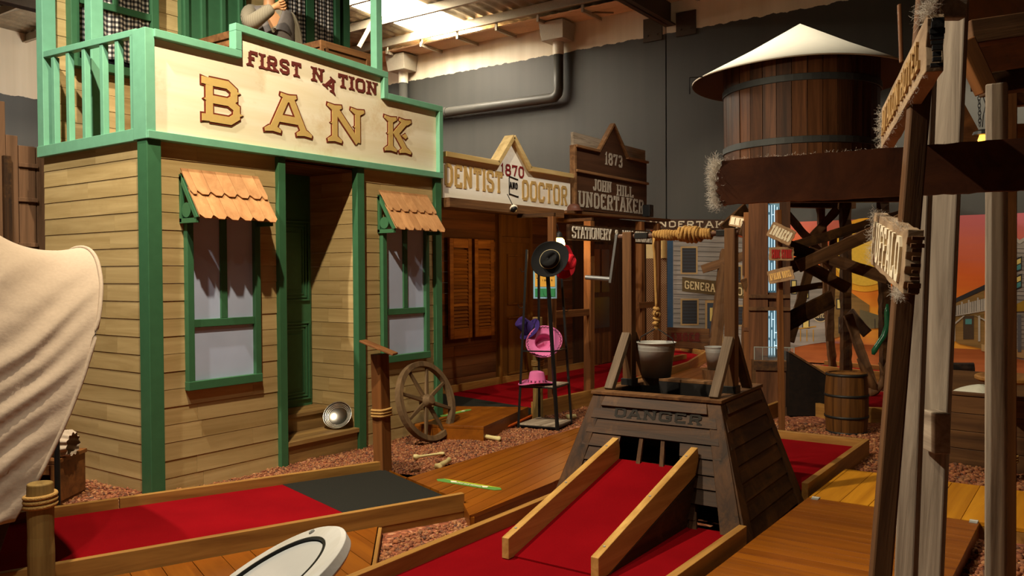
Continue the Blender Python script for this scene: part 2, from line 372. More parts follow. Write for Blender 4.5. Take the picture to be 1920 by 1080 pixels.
# ------------------------------------------------------------------ the warehouse
random.seed(4); rng = np.random.default_rng(4)
XW, YW = 15.0, 20.5
def wall_material(axis, line):
    m, N, L, b = newmat('two_tone_wall_' + axis); tc = N.new('ShaderNodeTexCoord'); sp = N.new('ShaderNodeSeparateXYZ')
    no = N.new('ShaderNodeTexNoise'); no.inputs['Scale'].default_value = 6; no.inputs['Detail'].default_value = 5
    mu = N.new('ShaderNodeVectorMath'); mu.operation = 'MULTIPLY'; mu.inputs[1].default_value = (2.4, 2.4, 0.12)
    st = N.new('ShaderNodeTexNoise'); st.inputs['Scale'].default_value = 1.6; st.inputs['Detail'].default_value = 6
    L.new(tc.outputs['Object'], sp.inputs[0]); L.new(tc.outputs['Object'], no.inputs['Vector']); L.new(tc.outputs['Object'], mu.inputs[0]); L.new(mu.outputs[0], st.inputs['Vector'])
    a = N.new('ShaderNodeMath'); a.operation = 'MULTIPLY_ADD'; a.inputs[1].default_value = 0.10; L.new(no.outputs[0], a.inputs[0]); L.new(sp.outputs['Z'], a.inputs[2])
    g = N.new('ShaderNodeMath'); g.operation = 'GREATER_THAN'; g.inputs[1].default_value = line + 0.05; L.new(a.outputs[0], g.inputs[0])
    dk = N.new('ShaderNodeMix'); dk.data_type = 'RGBA'; dk.inputs[6].default_value = lin((52, 52, 49)); dk.inputs[7].default_value = lin((68, 67, 62)); L.new(st.outputs[0], dk.inputs[0])
    lt = N.new('ShaderNodeMix'); lt.data_type = 'RGBA'; lt.inputs[6].default_value = lin((196, 180, 150)); lt.inputs[7].default_value = lin((238, 228, 206)); L.new(st.outputs[0], lt.inputs[0])
    mx = N.new('ShaderNodeMix'); mx.data_type = 'RGBA'; L.new(g.outputs[0], mx.inputs[0]); L.new(dk.outputs[2], mx.inputs[6]); L.new(lt.outputs[2], mx.inputs[7])
    L.new(mx.outputs[2], b.inputs['Base Color']); b.inputs['Roughness'].default_value = 0.55
    return m
wmat = wall_material('back', 6.2); wmat2 = wall_material('left', 5.75)
bm = NB()
for a, b_ in ((-5.0, 6.93), (6.955, 13.9), (13.925, YW)): box(bm, (XW, a, -0.1), (XW + 0.2, b_, 7.3))
box(bm, (XW + 0.06, -5, -0.1), (XW + 0.19, YW, 7.3))
obj('wall_back', bm, wmat, kind='structure')
bm = NB(); box(bm, (-3, YW, -0.1), (XW + 0.2, YW + 0.2, 7.6)); obj('wall_left', bm, wmat2, kind='structure')
bm = NB(); box(bm, (-3, -5.2, -0.1), (XW + 0.2, -5.0, 7.6)); obj('wall_right', bm, wmat2, kind='structure')

def gravel_floor_material():
    m, N, L, b = newmat('red_gravel_ground'); tc = N.new('ShaderNodeTexCoord')
    vo = N.new('ShaderNodeTexVoronoi'); vo.inputs['Scale'].default_value = 34; no = N.new('ShaderNodeTexNoise'); no.inputs['Scale'].default_value = 5
    for n in (vo, no): L.new(tc.outputs['Object'], n.inputs['Vector'])
    sp = N.new('ShaderNodeSeparateColor'); L.new(vo.outputs['Color'], sp.inputs[0])
    rp = N.new('ShaderNodeValToRGB'); e = rp.color_ramp.elements; e.new(.5); e.new(.8)
    for i, c in enumerate(('6e3a22', '8e4c2c', 'a8643e', 'b98560')): e[i].color = lin(c)
    L.new(sp.outputs[0], rp.inputs[0]); L.new(rp.outputs[0], b.inputs['Base Color']); b.inputs['Roughness'].default_value = 0.95
    bp = N.new('ShaderNodeBump'); bp.inputs['Strength'].default_value = 0.9; bp.inputs['Distance'].default_value = 0.02; bp.invert = True
    L.new(vo.outputs['Distance'], bp.inputs['Height']); L.new(bp.outputs[0], b.inputs['Normal']); return m
def hgt(x, y): return 0.018 * noise.noise(V((x * 1.3, y * 1.3, 0))) + 0.01 * noise.noise(V((x * 4, y * 4, 3)))
bm = NB(); grid(bm, lambda u, v: (-3 + 18.1 * u, -5 + 25.6 * v, hgt(-3 + 18.1 * u, -5 + 25.6 * v)), 180, 255)
obj('floor', bm, gravel_floor_material(), kind='structure', smooth=True)

# loose stones, laid where the ground shows between decks and buildings
def stones(regions, name, label):
    ico = bmesh.new(); bmesh.ops.create_icosphere(ico, subdivisions=1, radius=1.0)
    bv = np.array([v.co[:] for v in ico.verts]); bf = np.array([[v.index for v in f.verts] for f in ico.faces]); ico.free()
    VV, FF, base = [], [], 0
    for poly, dens, smin, smax in regions:
        P = np.array(poly); lo, hi = P.min(0), P.max(0); n = int(dens * (hi - lo).prod())
        xy = rng.uniform(lo, hi, (n, 2)); ins = np.zeros(n, bool); j = len(P) - 1
        for i in range(len(P)):
            c = ((P[i, 1] > xy[:, 1]) != (P[j, 1] > xy[:, 1])) & (xy[:, 0] < (P[j, 0] - P[i, 0]) * (xy[:, 1] - P[i, 1]) / (P[j, 1] - P[i, 1] + 1e-12) + P[i, 0])
            ins ^= c; j = i
        xy = xy[ins]; n = len(xy)
        s = rng.uniform(smin, smax, (n, 1, 1)) * rng.uniform(0.65, 1.25, (n, 1, 3)) * np.array([1, 1, 0.72])
        q = bv[None] * s * rng.uniform(0.72, 1.2, (n, len(bv), 1))
        a = rng.uniform(0, 6.28, n); ca, sa = np.cos(a)[:, None], np.sin(a)[:, None]
        x = q[..., 0] * ca - q[..., 1] * sa; y = q[..., 0] * sa + q[..., 1] * ca
        tl = rng.uniform(-.5, .5, (n, 1)); z = q[..., 2] + x * tl
        h = np.array([hgt(px, py) for px, py in xy])[:, None] + rng.uniform(0.0, 0.55, (n, 1)) * s[:, 0, 2:3]
        VV.append(np.stack([x + xy[:, :1], y + xy[:, 1:], z + h], -1).reshape(-1, 3))
        FF.append((bf[None] + base + np.arange(n)[:, None, None] * len(bv)).reshape(-1, 3)); base += n * len(bv)
    VV, FF = np.concatenate(VV).astype(np.float32), np.concatenate(FF).astype(np.int32)
    me = bpy.data.meshes.new(name); me.vertices.add(len(VV)); me.vertices.foreach_set('co', VV.ravel())
    me.loops.add(FF.size); me.loops.foreach_set('vertex_index', FF.ravel()); me.polygons.add(len(FF)); me.polygons.foreach_set('loop_start', np.arange(0, FF.size, 3, dtype=np.int32))
    me.update(calc_edges=True); me.materials.append(islands('gravel_stone', ['5e2e18', '7e4526', '985a32', '6f3c20', 'aa784c', '8a522e', '54382a', '9c663a', '7a4424']))
    o = bpy.data.objects.new(name, me); _link(o, None, I4); tag(o, label, 'gravel', kind='stuff')
stones([([(2.3, 5.55), (3.4, 5.55), (3.4, 7.6), (2.2, 7.6)], 1500, .008, .019),
        ([(2.4, 5.4), (4.7, 4.55), (4.75, 4.35), (7.7, 4.5), (9.2, 4.9), (9.2, 5.2), (7.5, 5.15), (6.3, 4.85), (6.3, 5.6), (2.6, 5.6)], 2300, .008, .016),
        ([(2.2, 2.9), (4.65, 2.9), (4.65, 3.3), (3.7, 3.5)], 2200, .008, .017),
        ([(6.6, -1.2), (6.7, 1.75), (7.6, 1.65), (7.7, 2.7), (8.9, 2.9), (9.0, 1.6), (7.9, 1.5), (7.7, -.8)], 1100, .011, .024),
        ([(2.8, -.4), (5.6, -.6), (5.6, .62), (2.8, .62)], 1500, .010, .024),
        ([(7.7, -1.6), (7.9, .6), (9.6, .7), (9.6, -1.6)], 700, .014, .03)],
       'gravel', 'loose red brown gravel spread between the decks and the buildings')

# roof
def roof_material():
    m, N, L, b = newmat('foil_backed_roof'); tc = N.new('ShaderNodeTexCoord'); no = N.new('ShaderNodeTexNoise'); no.inputs['Scale'].default_value = 3; no.inputs['Detail'].default_value = 8
    L.new(tc.outputs['Object'], no.inputs['Vector']); rp = N.new('ShaderNodeValToRGB'); rp.color_ramp.elements[0].color = lin((96, 88, 74)); rp.color_ramp.elements[1].color = lin((186, 172, 146))
    L.new(no.outputs[0], rp.inputs[0]); L.new(rp.outputs[0], b.inputs['Base Color']); b.inputs['Roughness'].default_value = 0.45; b.inputs['Metallic'].default_value = 0.4
    bp = N.new('ShaderNodeBump'); bp.inputs['Strength'].default_value = 0.8; bp.inputs['Distance'].default_value = 0.05; L.new(no.outputs[0], bp.inputs['Height']); L.new(bp.outputs[0], b.inputs['Normal']); return m
def zr(x): return 7.02 + 0.035 * (XW - x)
bm = NB()
def roof_sheet(x0, x1, y0, y1, step=0.13):
    n = max(2, int((y1 - y0) / step))
    grid(bm, lambda u, v: (x0 + (x1 - x0) * u, y0 + (y1 - y0) * v, zr(x0 + (x1 - x0) * u) + 0.03 + 0.02 * math.cos(2 * math.pi * v * n / 2)), 10, n * 2)
SKY0, SKY1 = 11.45, 12.75
roof_sheet(-3, XW, 2.0, SKY0); roof_sheet(-3, XW, SKY1, YW); roof_sheet(-3, XW, -5.2, 2.0, 0.4)
obj('ceiling', bm, roof_material(), kind='structure', smooth=True)
bm = NB(); hexa(bm, [(9.0, SKY0, zr(9) + .03), (XW, SKY0, zr(XW) + .03), (XW, SKY1, zr(XW) + .03), (9.0, SKY1, zr(9) + .03), (9.0, SKY0, zr(9) + .06), (XW, SKY0, zr(XW) + .06), (XW, SKY1, zr(XW) + .06), (9.0, SKY1, zr(9) + .06)])
obj('window_1', bm, emit('skylight_sheet', (255, 242, 218), 46.0), kind='structure')
bm = NB(); hexa(bm, [(-3, SKY0, zr(-3) + .03), (9.0, SKY0, zr(9) + .03), (9.0, SKY1, zr(9) + .03), (-3, SKY1, zr(-3) + .03), (-3, SKY0, zr(-3) + .06), (9.0, SKY0, zr(9) + .06), (9.0, SKY1, zr(9) + .06), (-3, SKY1, zr(-3) + .06)])
obj('ceiling_sheet', bm, roof_material(), kind='structure')
STEEL = plain('grey_purlin_steel', (170, 160, 140), 0.5, 0.3, var=0.15)
for i, x in enumerate((14.25, 13.05, 11.85, 10.65, 9.45, 8.25, 7.05)):
    bm = NB(); z = zr(x); box(bm, (x - .01, -5, z - .2), (x + .01, YW, z)); box(bm, (x - .07, -5, z - .2), (x, YW, z - .185)); box(bm, (x, -5, z - .02), (x + .07, YW, z))
    obj('trim_%d' % (i + 1), bm, STEEL, kind='structure')
bm = NB(); n = 260
grid(bm, lambda u, v: (14.3 + (XW - 14.3) * u, -5 + 25.5 * v, 6.78 - .0 * u + 0.012 * math.cos(u * 9 * 2 * math.pi)), 72, 2)
obj('trim_8', bm, plain('beige_soffit_sheet', (206, 178, 142), 0.5, var=.06), kind='structure', smooth=True)
bm = NB()
for y in np.arange(5.2, 20, 1.05):
    box(bm, (14.28, y, 6.70), (XW, y + .05, 6.765)); box(bm, (14.26, y, 6.70), (14.30, y + .05, 6.92))
obj('trim_9', bm, STEEL, kind='structure')
RAFT = plain('dark_rafter_steel', (70, 58, 46), 0.5, 0.2)
for j, y in enumerate((6.85, 15.6, -1.5)):
    bm = NB(); box(bm, (-3, y - .11, 6.33), (XW, y + .11, 6.36)); box(bm, (-3, y - .012, 6.33), (XW, y + .012, 6.98)); box(bm, (-3, y - .11, 6.95), (XW, y + .11, 6.98))
    if j == 0:
        for yy in (y + .36, y - .33):
            box(bm, (XW - .03, yy - .2, 6.1), (XW - .005, yy + .2, 6.55))
            for d in (-.1, .1): lathe(bm, [(0.02, 0), (0.02, .03)], T(XW - .05, yy + d, 6.22) @ Matrix.Rotation(math.pi/2, 4, 'Y'), 8)
    obj('trim_%d' % (10 + j), bm, RAFT, kind='structure')
bm = NB(); tube(bm, [onx(860, 17, 14.6), onx(1150, 24, 14.6)], .018, 6); obj('trim_13', bm, plain('brown_tie_rod', (110, 84, 56), .6), kind='structure')
bm = NB(); p = at(702, 35, 17.6); q = at(673, 88, 17.6); tube(bm, [q, p], .045, 8); obj('trim_14', bm, STEEL, kind='structure')

# downpipes
PIPE = plain('dark_grey_pipe', (72, 71, 66), 0.45, var=.08); PIPEW = plain('pale_pipe_collar', (214, 205, 186), 0.5); RBOX = plain('sump_box_paint', (168, 160, 142), 0.5)
def downpipe(y, z_box, zt, path, label, loc):
    t = thing('downpipe', label, 'pipe', loc, 'roof drain downpipes')
    bm = NB(); hexa(bm, [(14.55, y - .28, z_box), (14.97, y - .28, z_box), (14.97, y + .24, z_box), (14.55, y + .24, z_box), (14.48, y - .32, z_box + .36), (14.97, y - .32, z_box + .36), (14.97, y + .27, z_box + .36), (14.48, y + .27, z_box + .36)])
    obj('sump_box', bm, RBOX, t, bevel=.01)
    bm = NB(); lathe(bm, [(.115, z_box - .26), (.115, z_box)], T(14.82, y, 0), 20); obj('collar', bm, PIPEW, t, smooth=False)
    bm = NB(); tube(bm, path, .105, 18); obj('pipe', bm, PIPE, t, smooth=True)
    for k in (0.22, .5, .78):
        bm = NB(); a, b_ = V(path[-2]), V(path[-1]); p = a.lerp(b_, k); d = (b_ - a).normalized(); tube(bm, [p - d * .05, p + d * .05], .116, 18)
        obj('joint_ring', bm, PIPE, t)
y = 9.28
downpipe(y, 6.38, 0, [(14.82, y, 6.14), (14.82, y, 5.42), (14.82, y + .02, 5.32), (14.82, y + .09, 5.26), (14.82, y + .2, 5.25), (14.82, 12.0, 5.28), (14.82, 13.45, 5.28)], 'dark grey pipe dropping from the roof box and elbowing sideways along the wall', (14.82, 9.28, 5.2))
downpipe(13.62, 6.38, 0, [(14.82, 13.62, 6.14), (14.82, 13.62, 4.0), (14.82, 13.62, 0.0)], 'straight dark downpipe with a pale collar just right of the bank roof post', (14.82, 13.62, 0))

# ------------------------------------------------------------------ the bank
YF = 5.595; XL = 3.40; XR = 6.565; YU = 7.05; ZB = 2.57
bank = thing('bank_building', 'two storey timber bank with green trim, balcony and cream sign reading BANK', 'building', (5.0, 6.3, 0))
def planks_x(bm, x0, x1, y, z0, z1, ph=0.13, th=0.03, joints=True, side=-1):
    """lapped boards running along x on the plane y, facing -y (side=-1)"""
    z = z0; k = 0
    while z < z1 - 0.01:
        zt = min(z + ph, z1); xs = [x0, x1]
        if joints and x1 - x0 > 0.6: xs = [x0, x0 + (x1 - x0) * random.uniform(.2, .8), x1]
        for a, b_ in zip(xs, xs[1:]):
            w = random.uniform(-.0015, .0015)
            hexa(bm, [(a + .0008, y + side*(.0055 + w), z + .0012), (b_ - .0008, y + side*(.0055 + w), z + .0012), (b_ - .0008, y - side*th, z + .0012), (a + .0008, y - side*th, z + .0012),
                      (a + .0008, y + side*(.002 + w), zt - .001), (b_ - .0008, y + side*(.002 + w), zt - .001), (b_ - .0008, y - side*th, zt - .001), (a + .0008, y - side*th, zt - .001)])
        z = zt; k += 1
def planks_y(bm, y0, y1, x, z0, z1, ph=0.13, th=0.03, side=-1, joints=True):
    z = z0
    while z < z1 - 0.01:
        zt = min(z + ph, z1); ys = [y0, y1]
        if joints and y1 - y0 > 0.6: ys = [y0, y0 + (y1 - y0) * random.uniform(.25, .75), y1]
        for a, b_ in zip(ys, ys[1:]):
            hexa(bm, [(x + side*.0055, a + .0008, z + .0012), (x + side*.0055, b_ - .0008, z + .0012), (x - side*th, b_ - .0008, z + .0012), (x - side*th, a + .0008, z + .0012),
                      (x + side*.002, a + .0008, zt - .001), (x + side*.002, b_ - .0008, zt - .001), (x - side*th, b_ - .0008, zt - .001), (x - side*th, a + .0008, zt - .001)])
        z = zt
for xa, xb in ((3.44, 4.55), (5.47, 6.55)):
    bm = NB(); planks_x(bm, xa, xb, YF, -.02, ZB); obj('front_wall', bm, siding('x'), bank)
bm = NB(); planks_y(bm, 5.64, 7.09, XL, -.02, ZB); obj('side_wall', bm, siding('y'), bank)
bm = NB(); planks_y(bm, 5.62, 7.09, XR, -.02, ZB, side=1); obj('side_wall', bm, siding('y'), bank)
bm = NB(); planks_y(bm, 5.60, 6.22, 5.43, -.02, 2.55); obj('porch_side', bm, siding('y'), bank)
bm = NB(); planks_y(bm, 5.60, 6.22, 4.60, -.02, 2.55, side=1); obj('porch_side', bm, siding('y'), bank)
def gpost(name, a, b_, mat=GREEN_LIT, parent=bank): 
    bm = NB(); box(bm, a, b_); return obj(name, bm, mat, parent, bevel=.004)
gpost('corner_post', (3.365, 5.545, -.02), (3.475, 5.67, ZB), GREEN_SHADED)
gpost('door_post', (4.525, 5.55, -.02), (4.60, 5.62, ZB), GREEN_SHADED); gpost('door_post', (5.415, 5.55, -.02), (5.505, 5.62, ZB), GREEN_SHADED)
gpost('corner_post', (6.505, 5.55, -.02), (6.60, 5.66, ZB), GREEN_SHADED)
# recessed door
bm = NB(); box(bm, (4.63, 6.17, .36), (5.40, 6.22, 2.55)); d = obj('door', bm, GREEN_SHADED, bank)
bm = NB()
for x0, x1, z0, z1 in ((4.66, 5.37, .42, 1.15), (4.66, 5.37, 1.35, 2.1)):
    for i, q in enumerate((0, .03, .06)):
        for a, b_ in (((x0+q, z0+q), (x1-q, z0+q+.016)), ((x0+q, z1-q-.016), (x1-q, z1-q)), ((x0+q, z0+q+.016), (x0+q+.016, z1-q-.016)), ((x1-q-.016, z0+q+.016), (x1-q, z1-q-.016))):
            box(bm, (a[0], 6.15 + i*.006, a[1]), (b_[0], 6.172, b_[1]))
    box(bm, (x0+.11, 6.155, z0+.11), (x1-.11, 6.172, z1-.11))
obj('door_moulding', bm, GREEN_SHADED, d, bevel=.003)
bm = NB(); box(bm, (4.6, 5.62, 2.53), (5.43, 6.22, 2.56)); obj('porch_ceiling', bm, brw('x'), bank)
bm = NB(); box(bm, (4.60, 5.575, -.02), (5.415, 5.61, .155)); box(bm, (4.60, 5.55, .155), (5.415, 5.90, .195)); obj('step', bm, wood('worn_step_timber', '6c5030', 'a9864f', 'x', .6, .15, .1, .6), bank, bevel=.004)
bm = NB(); box(bm, (4.60, 5.885, .195), (5.425, 5.91, .325)); box(bm, (4.60, 5.865, .325), (5.425, 6.18, .36)); obj('step', bm, wood('worn_step_timber', '6c5030', 'a9864f', 'x', .6, .15, .1, .6), bank, bevel=.004)

def gwindow(x0, x1, z0, z1, y, parent=bank, rail=1.235):
    bm = NB(); f = .055; mid = (x0 + x1) / 2
    box(bm, (x0, y - .05, z0), (x0 + f, y, z1)); box(bm, (x1 - f, y - .05, z0), (x1, y, z1)); box(bm, (x0 - .003, y - .056, z0 - .002), (x1 + .003, y, z0 + .065)); box(bm, (x0 - .002, y - .053, z1 - f), (x1 + .002, y, z1 + .002))
    box(bm, (x0 + f, y - .035, rail - .03), (x1 - f, y, rail + .03)); box(bm, (mid - .03, y - .03, rail + .03), (mid + .03, y, z1 - f))
    w = obj('window_frame', bm, GREEN_SHADED, parent, bevel=.004)
    bm = NB(); box(bm, (x0 + f, y - .014, z0 + .06), (x1 - f, y - .011, z1 - f)); obj('pane', bm, PANE, w)
gwindow(3.675, 4.335, .74, 2.10, YF); gwindow(5.735, 6.40, .755, 2.10, YF)
def awning(x0, x1, ztop=2.375, zbot=2.04, out=.24):
    a = obj('awning', (lambda b_: (prism(b_, [(x0 + .02, YF - .01, ztop - .02), (x0 + .02, YF - out + .01, zbot + .005), (x0 + .02, YF - out + .04, zbot + .0), (x0 + .02, YF - .01, ztop - .06)], (x1 - x0 - .04, 0, 0)), b_)[1])(NB()), SHING, bank)
    for sx in (x0 + .002, x1 - .03):
        bm = NB(); X = (sx, sx + .028)
        obox(bm, (sx + .014, YF - .015, zbot - .03), (sx + .014, YF - .015, ztop - .03), .028, .03, (0, 1, 0)); obox(bm, (sx + .014, YF - .0, zbot - .02), (sx + .014, YF - out + .03, zbot - .02), .028, .035)
        obox(bm, (sx + .014, YF - .012, ztop - .045), (sx + .014, YF - out + .03, zbot - .005), .028, .03)
        lathe(bm, [(.055, 0), (.055, .02)], T(sx + .004, YF - .085, zbot + .058) @ Matrix.Rotation(math.pi/2, 4, 'Y'), 20)
        obj('bracket', bm, GREEN_SHADED, a)
    n = 6; w = (x1 - x0) / n; sl = V((0, -out, zbot - ztop)); nrm = V((0, -(ztop - zbot), out)).normalized() * 1.0
    nrm = V((0, zbot - ztop, out)); nrm = V((0, -(ztop - zbot), -(-out))).normalized()
    bm = NB()
    for row, (u0, u1, off) in enumerate(((.45, 1.06, .0), (0.0, .56, .014))):
        for k in range(n + row):
            xa = x0 + w * (k - .5 * row) ; xb = xa + w; xa, xb = max(xa, x0), min(xb, x1)
            if xb - xa < .02: continue
            jit = random.uniform(-.006, .006); P0 = V((0, YF - .005, ztop)); c = min(w * .28, (xb - xa) * .3)
            pt = lambda x, u: V((x, 0, 0)) + P0 + sl * u + nrm * (off + .004 + .01 * u)
            uu = u1 + jit; cc = .075
            prism(bm, [pt(xa + .002, u0), pt(xb - .002, u0), pt(xb - .002, uu - cc), pt(xb - c, uu), pt(xa + c, uu), pt(xa + .002, uu - cc)], nrm * .009)
    obj('shingles', bm, SHING, a)
awning(3.64, 4.335, zbot=2.02); awning(5.71, 6.395, zbot=2.02)

# sign board with its stepped outline
ZS0, ZS1, ZS2, XS1, XS2 = 3.325, 3.53, 3.275, 4.13, 5.77
bm = NB(); ya = 5.565
prism(bm, [(3.42, ya, 2.60), (6.56, ya, 2.60), (6.56, ya, ZS2 - .03), (XS2 - .02, ya, ZS2 - .03), (XS2 - .02, ya, ZS1 - .05), (XS1 + .02, ya, ZS1 - .03), (XS1 + .02, ya, ZS0 - .03), (3.42, ya, ZS0 - .03)], (0, .04, 0))
sign = obj('sign_board', bm, CREAM, bank)
bm = NB(); yc = 5.56; d = .085; f = .058
ZS1b = 3.47
for a, b_ in (((3.36, 2.57 + f/2), (6.595, 2.57 + f/2)), ((3.42, ZS0), (XS1 + f/2, ZS0)), ((XS1, ZS0 + f/2), (XS1, ZS1 - f/2)), ((XS1 - f/2, ZS1), (XS2 + f/2, ZS1b)), ((XS2, ZS1b - f/2), (XS2, ZS2 - f/2)), ((XS2 + f/2, ZS2), (6.595, ZS2)), ((6.566, 2.57 + f), (6.566, ZS2 - f/2))):
    obox(bm, (a[0], yc, a[1]), (b_[0], yc, b_[1]), d, f, (0, 0, 1) if abs(a[0] - b_[0]) > .05 else (1, 0, 0))
obj('sign_frame', bm, GREEN_LIT, sign, bevel=.004)
bm = NB(); box(bm, (3.355, 5.535, 2.57), (3.43, 5.70, ZS0 + .03)); obj('corner_post', bm, GREEN_LIT, bank, bevel=.004)
for ch, x0, x1 in (('B', 3.79, 4.20), ('A', 4.41, 4.88), ('N', 5.06, 5.53), ('K', 5.77, 6.16)):
    bm = NB()
    g0 = .0
    letters(bm, ch, (x0 + .04, 5.564, 2.765), (1, 0, 0), (0, 0, 1), .335, .060, .004, width=x1 - x0 - .08, style='tuscan', serif=1.0, grow=.013, mi=1)
    letters(bm, ch, (x0 + .04, 5.559, 2.765), (1, 0, 0), (0, 0, 1), .335, .060, .004, width=x1 - x0 - .08, style='tuscan', serif=1.0, mi=0)
    obj('letter', bm, [GOLD, OUTL], sign)
for tx, xa, wd, tl in (('FIRST', 4.245, .54, None), ('NATION', 4.905, .78, {1: (-.055, -.45)})):
    bm = NB(); letters(bm, tx, (xa, 5.564, 3.262), (1, 0, 0), (0, 0, 1), .122, .025, .006, width=wd, style='tuscan', serif=1.0, gap=.2, tilt=tl)
    obj('lettering', bm, MAROON, sign)

# balcony
bm = NB(); box(bm, (3.42, 5.62, ZB - .02), (6.55, 7.05, 2.60)); obj('balcony_floor', bm, brw('x'), bank)
bm = NB(); box(bm, (3.358, 5.672, 2.566), (3.45, 7.125, 2.655)); obj('bottom_rail', bm, GREEN_LIT, bank, bevel=.004)
bm = NB(); obox(bm, (3.40, 5.68, 3.345), (3.40, 7.10, 3.395), .06, .05); obj('top_rail', bm, GREEN_LIT, bank, bevel=.004)
for y in (5.95, 6.16, 6.42, 6.66, 6.89): gpost('baluster', (3.378, y - .024, 2.65), (3.424, y + .024, 3.35))
gpost('baluster', (3.37, 5.70, 2.65), (3.44, 5.76, 3.34))
gpost('corner_post', (3.365, 7.02, 2.57), (3.475, 7.12, 5.4)); gpost('roof_post', (3.50, 6.52, 2.60), (3.60, 6.62, 5.4)); gpost('roof_post', (5.79, 5.66, 2.60), (5.87, 5.74, 5.2))
bm = NB(); planks_x(bm, 3.42, 6.68, YU, 2.6, 5.4, .14); obj('upper_wall', bm, siding('x'), bank)
gpost('corner_post', (6.63, 6.99, 2.6), (6.73, 7.10, 5.4), GREEN_SHADED)
def gingham():
    m, N, L, b = newmat('gingham_cloth'); tc = N.new('ShaderNodeTexCoord'); sp = N.new('ShaderNodeSeparateXYZ'); L.new(tc.outputs['UV'], sp.inputs[0]); o_ = []
    for ax in ('X', 'Y'):
        f = N.new('ShaderNodeMath'); f.operation = 'FRACT'; L.new(sp.outputs[ax], f.inputs[0]); g = N.new('ShaderNodeMath'); g.operation = 'GREATER_THAN'; g.inputs[1].default_value = .5; L.new(f.outputs[0], g.inputs[0]); o_.append(g)
    a = N.new('ShaderNodeMath'); a.operation = 'ADD'; L.new(o_[0].outputs[0], a.inputs[0]); L.new(o_[1].outputs[0], a.inputs[1])
    h = N.new('ShaderNodeMath'); h.operation = 'MULTIPLY'; h.inputs[1].default_value = .5; L.new(a.outputs[0], h.inputs[0])
    rp = N.new('ShaderNodeValToRGB'); rp.color_ramp.interpolation = 'CONSTANT'; e = rp.color_ramp.elements; e.new(.7); e[0].position = 0; e[1].position = .3; e[2].position = .75
    for i, c in enumerate(((18, 17, 18), (96, 92, 88), (214, 204, 188))): e[i].color = lin(c)
    L.new(h.outputs[0], rp.inputs[0]); L.new(rp.outputs[0], b.inputs['Base Color']); b.inputs['Roughness'].default_value = .9; return m
GING = gingham()
def cloth(name, x0, x1, z0, z1, y, parent, folds=7, amp=.016, seed=0):
    bm = NB(); uvl = bm.loops.layers.uv.new('uv'); nu, nv = 70, 10; arc = 1.25
    def P(u, v):
        ph = 2 * math.pi * folds * u + .6 * math.sin(5 * u + seed) + .35 * v
        return (x0 + (x1 - x0) * u, y + amp * (.35 + .65 * (1 - v)) * math.sin(ph), z0 + (z1 - z0) * v + .008 * math.sin(ph * .5) * (1 - v))
    g = [[bm.verts.new(P(i / nu, j / nv)) for j in range(nv + 1)] for i in range(nu + 1)]
    for i in range(nu):
        for j in range(nv):
            f = bm.faces.new((g[i][j], g[i+1][j], g[i+1][j+1], g[i][j+1]))
            for lp, (a, c) in zip(f.loops, ((i, j), (i+1, j), (i+1, j+1), (i, j+1))): lp[uvl].uv = (a / nu * (x1 - x0) * arc / .044, c / nv * (z1 - z0) / .044)
    return obj(name, bm, GING, parent, smooth=True)
DARKGL = plain('dark_window_glass', (20, 20, 24), 0.15)
def upwindow(x0, x1, z0, z1, rail, hem, seed):
    bm = NB(); y = YU; f = .07; mid = (x0 + x1) / 2
    box(bm, (x0, y - .09, z0), (x0 + f, y, z1)); box(bm, (x1 - f, y - .09, z0), (x1, y, z1)); box(bm, (x0 - .003, y - .095, z0 - .002), (x1 + .003, y, z0 + f)); box(bm, (x0, y - .092, z1 - f), (x1, y, z1))
    box(bm, (x0 + f, y - .08, rail - .03), (x1 - f, y - .055, rail + .03)); box(bm, (mid - .025, y - .075, rail + .03), (mid + .025, y - .055, z1 - f))
    w = obj('window_frame', bm, GREEN_SHADED, bank, bevel=.004)
    bm = NB(); box(bm, (x0 + f, y - .03, z0 + f), (x1 - f, y - .012, z1 - f)); obj('pane', bm, DARKGL, w)
    if seed == 0: cloth('curtain', x0 + f + .005, x1 - f - .005, hem, z1 - f, y - .048, w, 8, .008, 0)
    else:
        cloth('curtain', x0 + f + .005, mid - .06, hem, z1 - f, y - .06, w, 5, .012, 1); cloth('curtain', mid + .06, x1 - f - .005, hem, z1 - f, y - .06, w, 5, .012, 2)
upwindow(3.57, 4.36, 3.34, 4.95, 3.90, 3.47, 0)
upwindow(5.72, 6.555, 3.40, 4.95, 4.75, 3.50, 1)
bm = NB(); box(bm, (6.09, YU - .075, 3.45), (6.19, YU - .055, 4.9)); obj('window_mullion', bm, GREEN_SHADED, bank)
bm = NB(); box(bm, (4.60, YU - .06, 2.6), (5.32, YU, 4.9)); d = obj('balcony_door', bm, GREEN_SHADED, bank)
bm = NB()
for x in (4.62, 4.80, 5.02, 5.22): box(bm, (x, YU - .085, 2.6), (x + .05, YU - .055, 4.9))
obj('door_moulding', bm, GREEN_SHADED, d, bevel=.006)

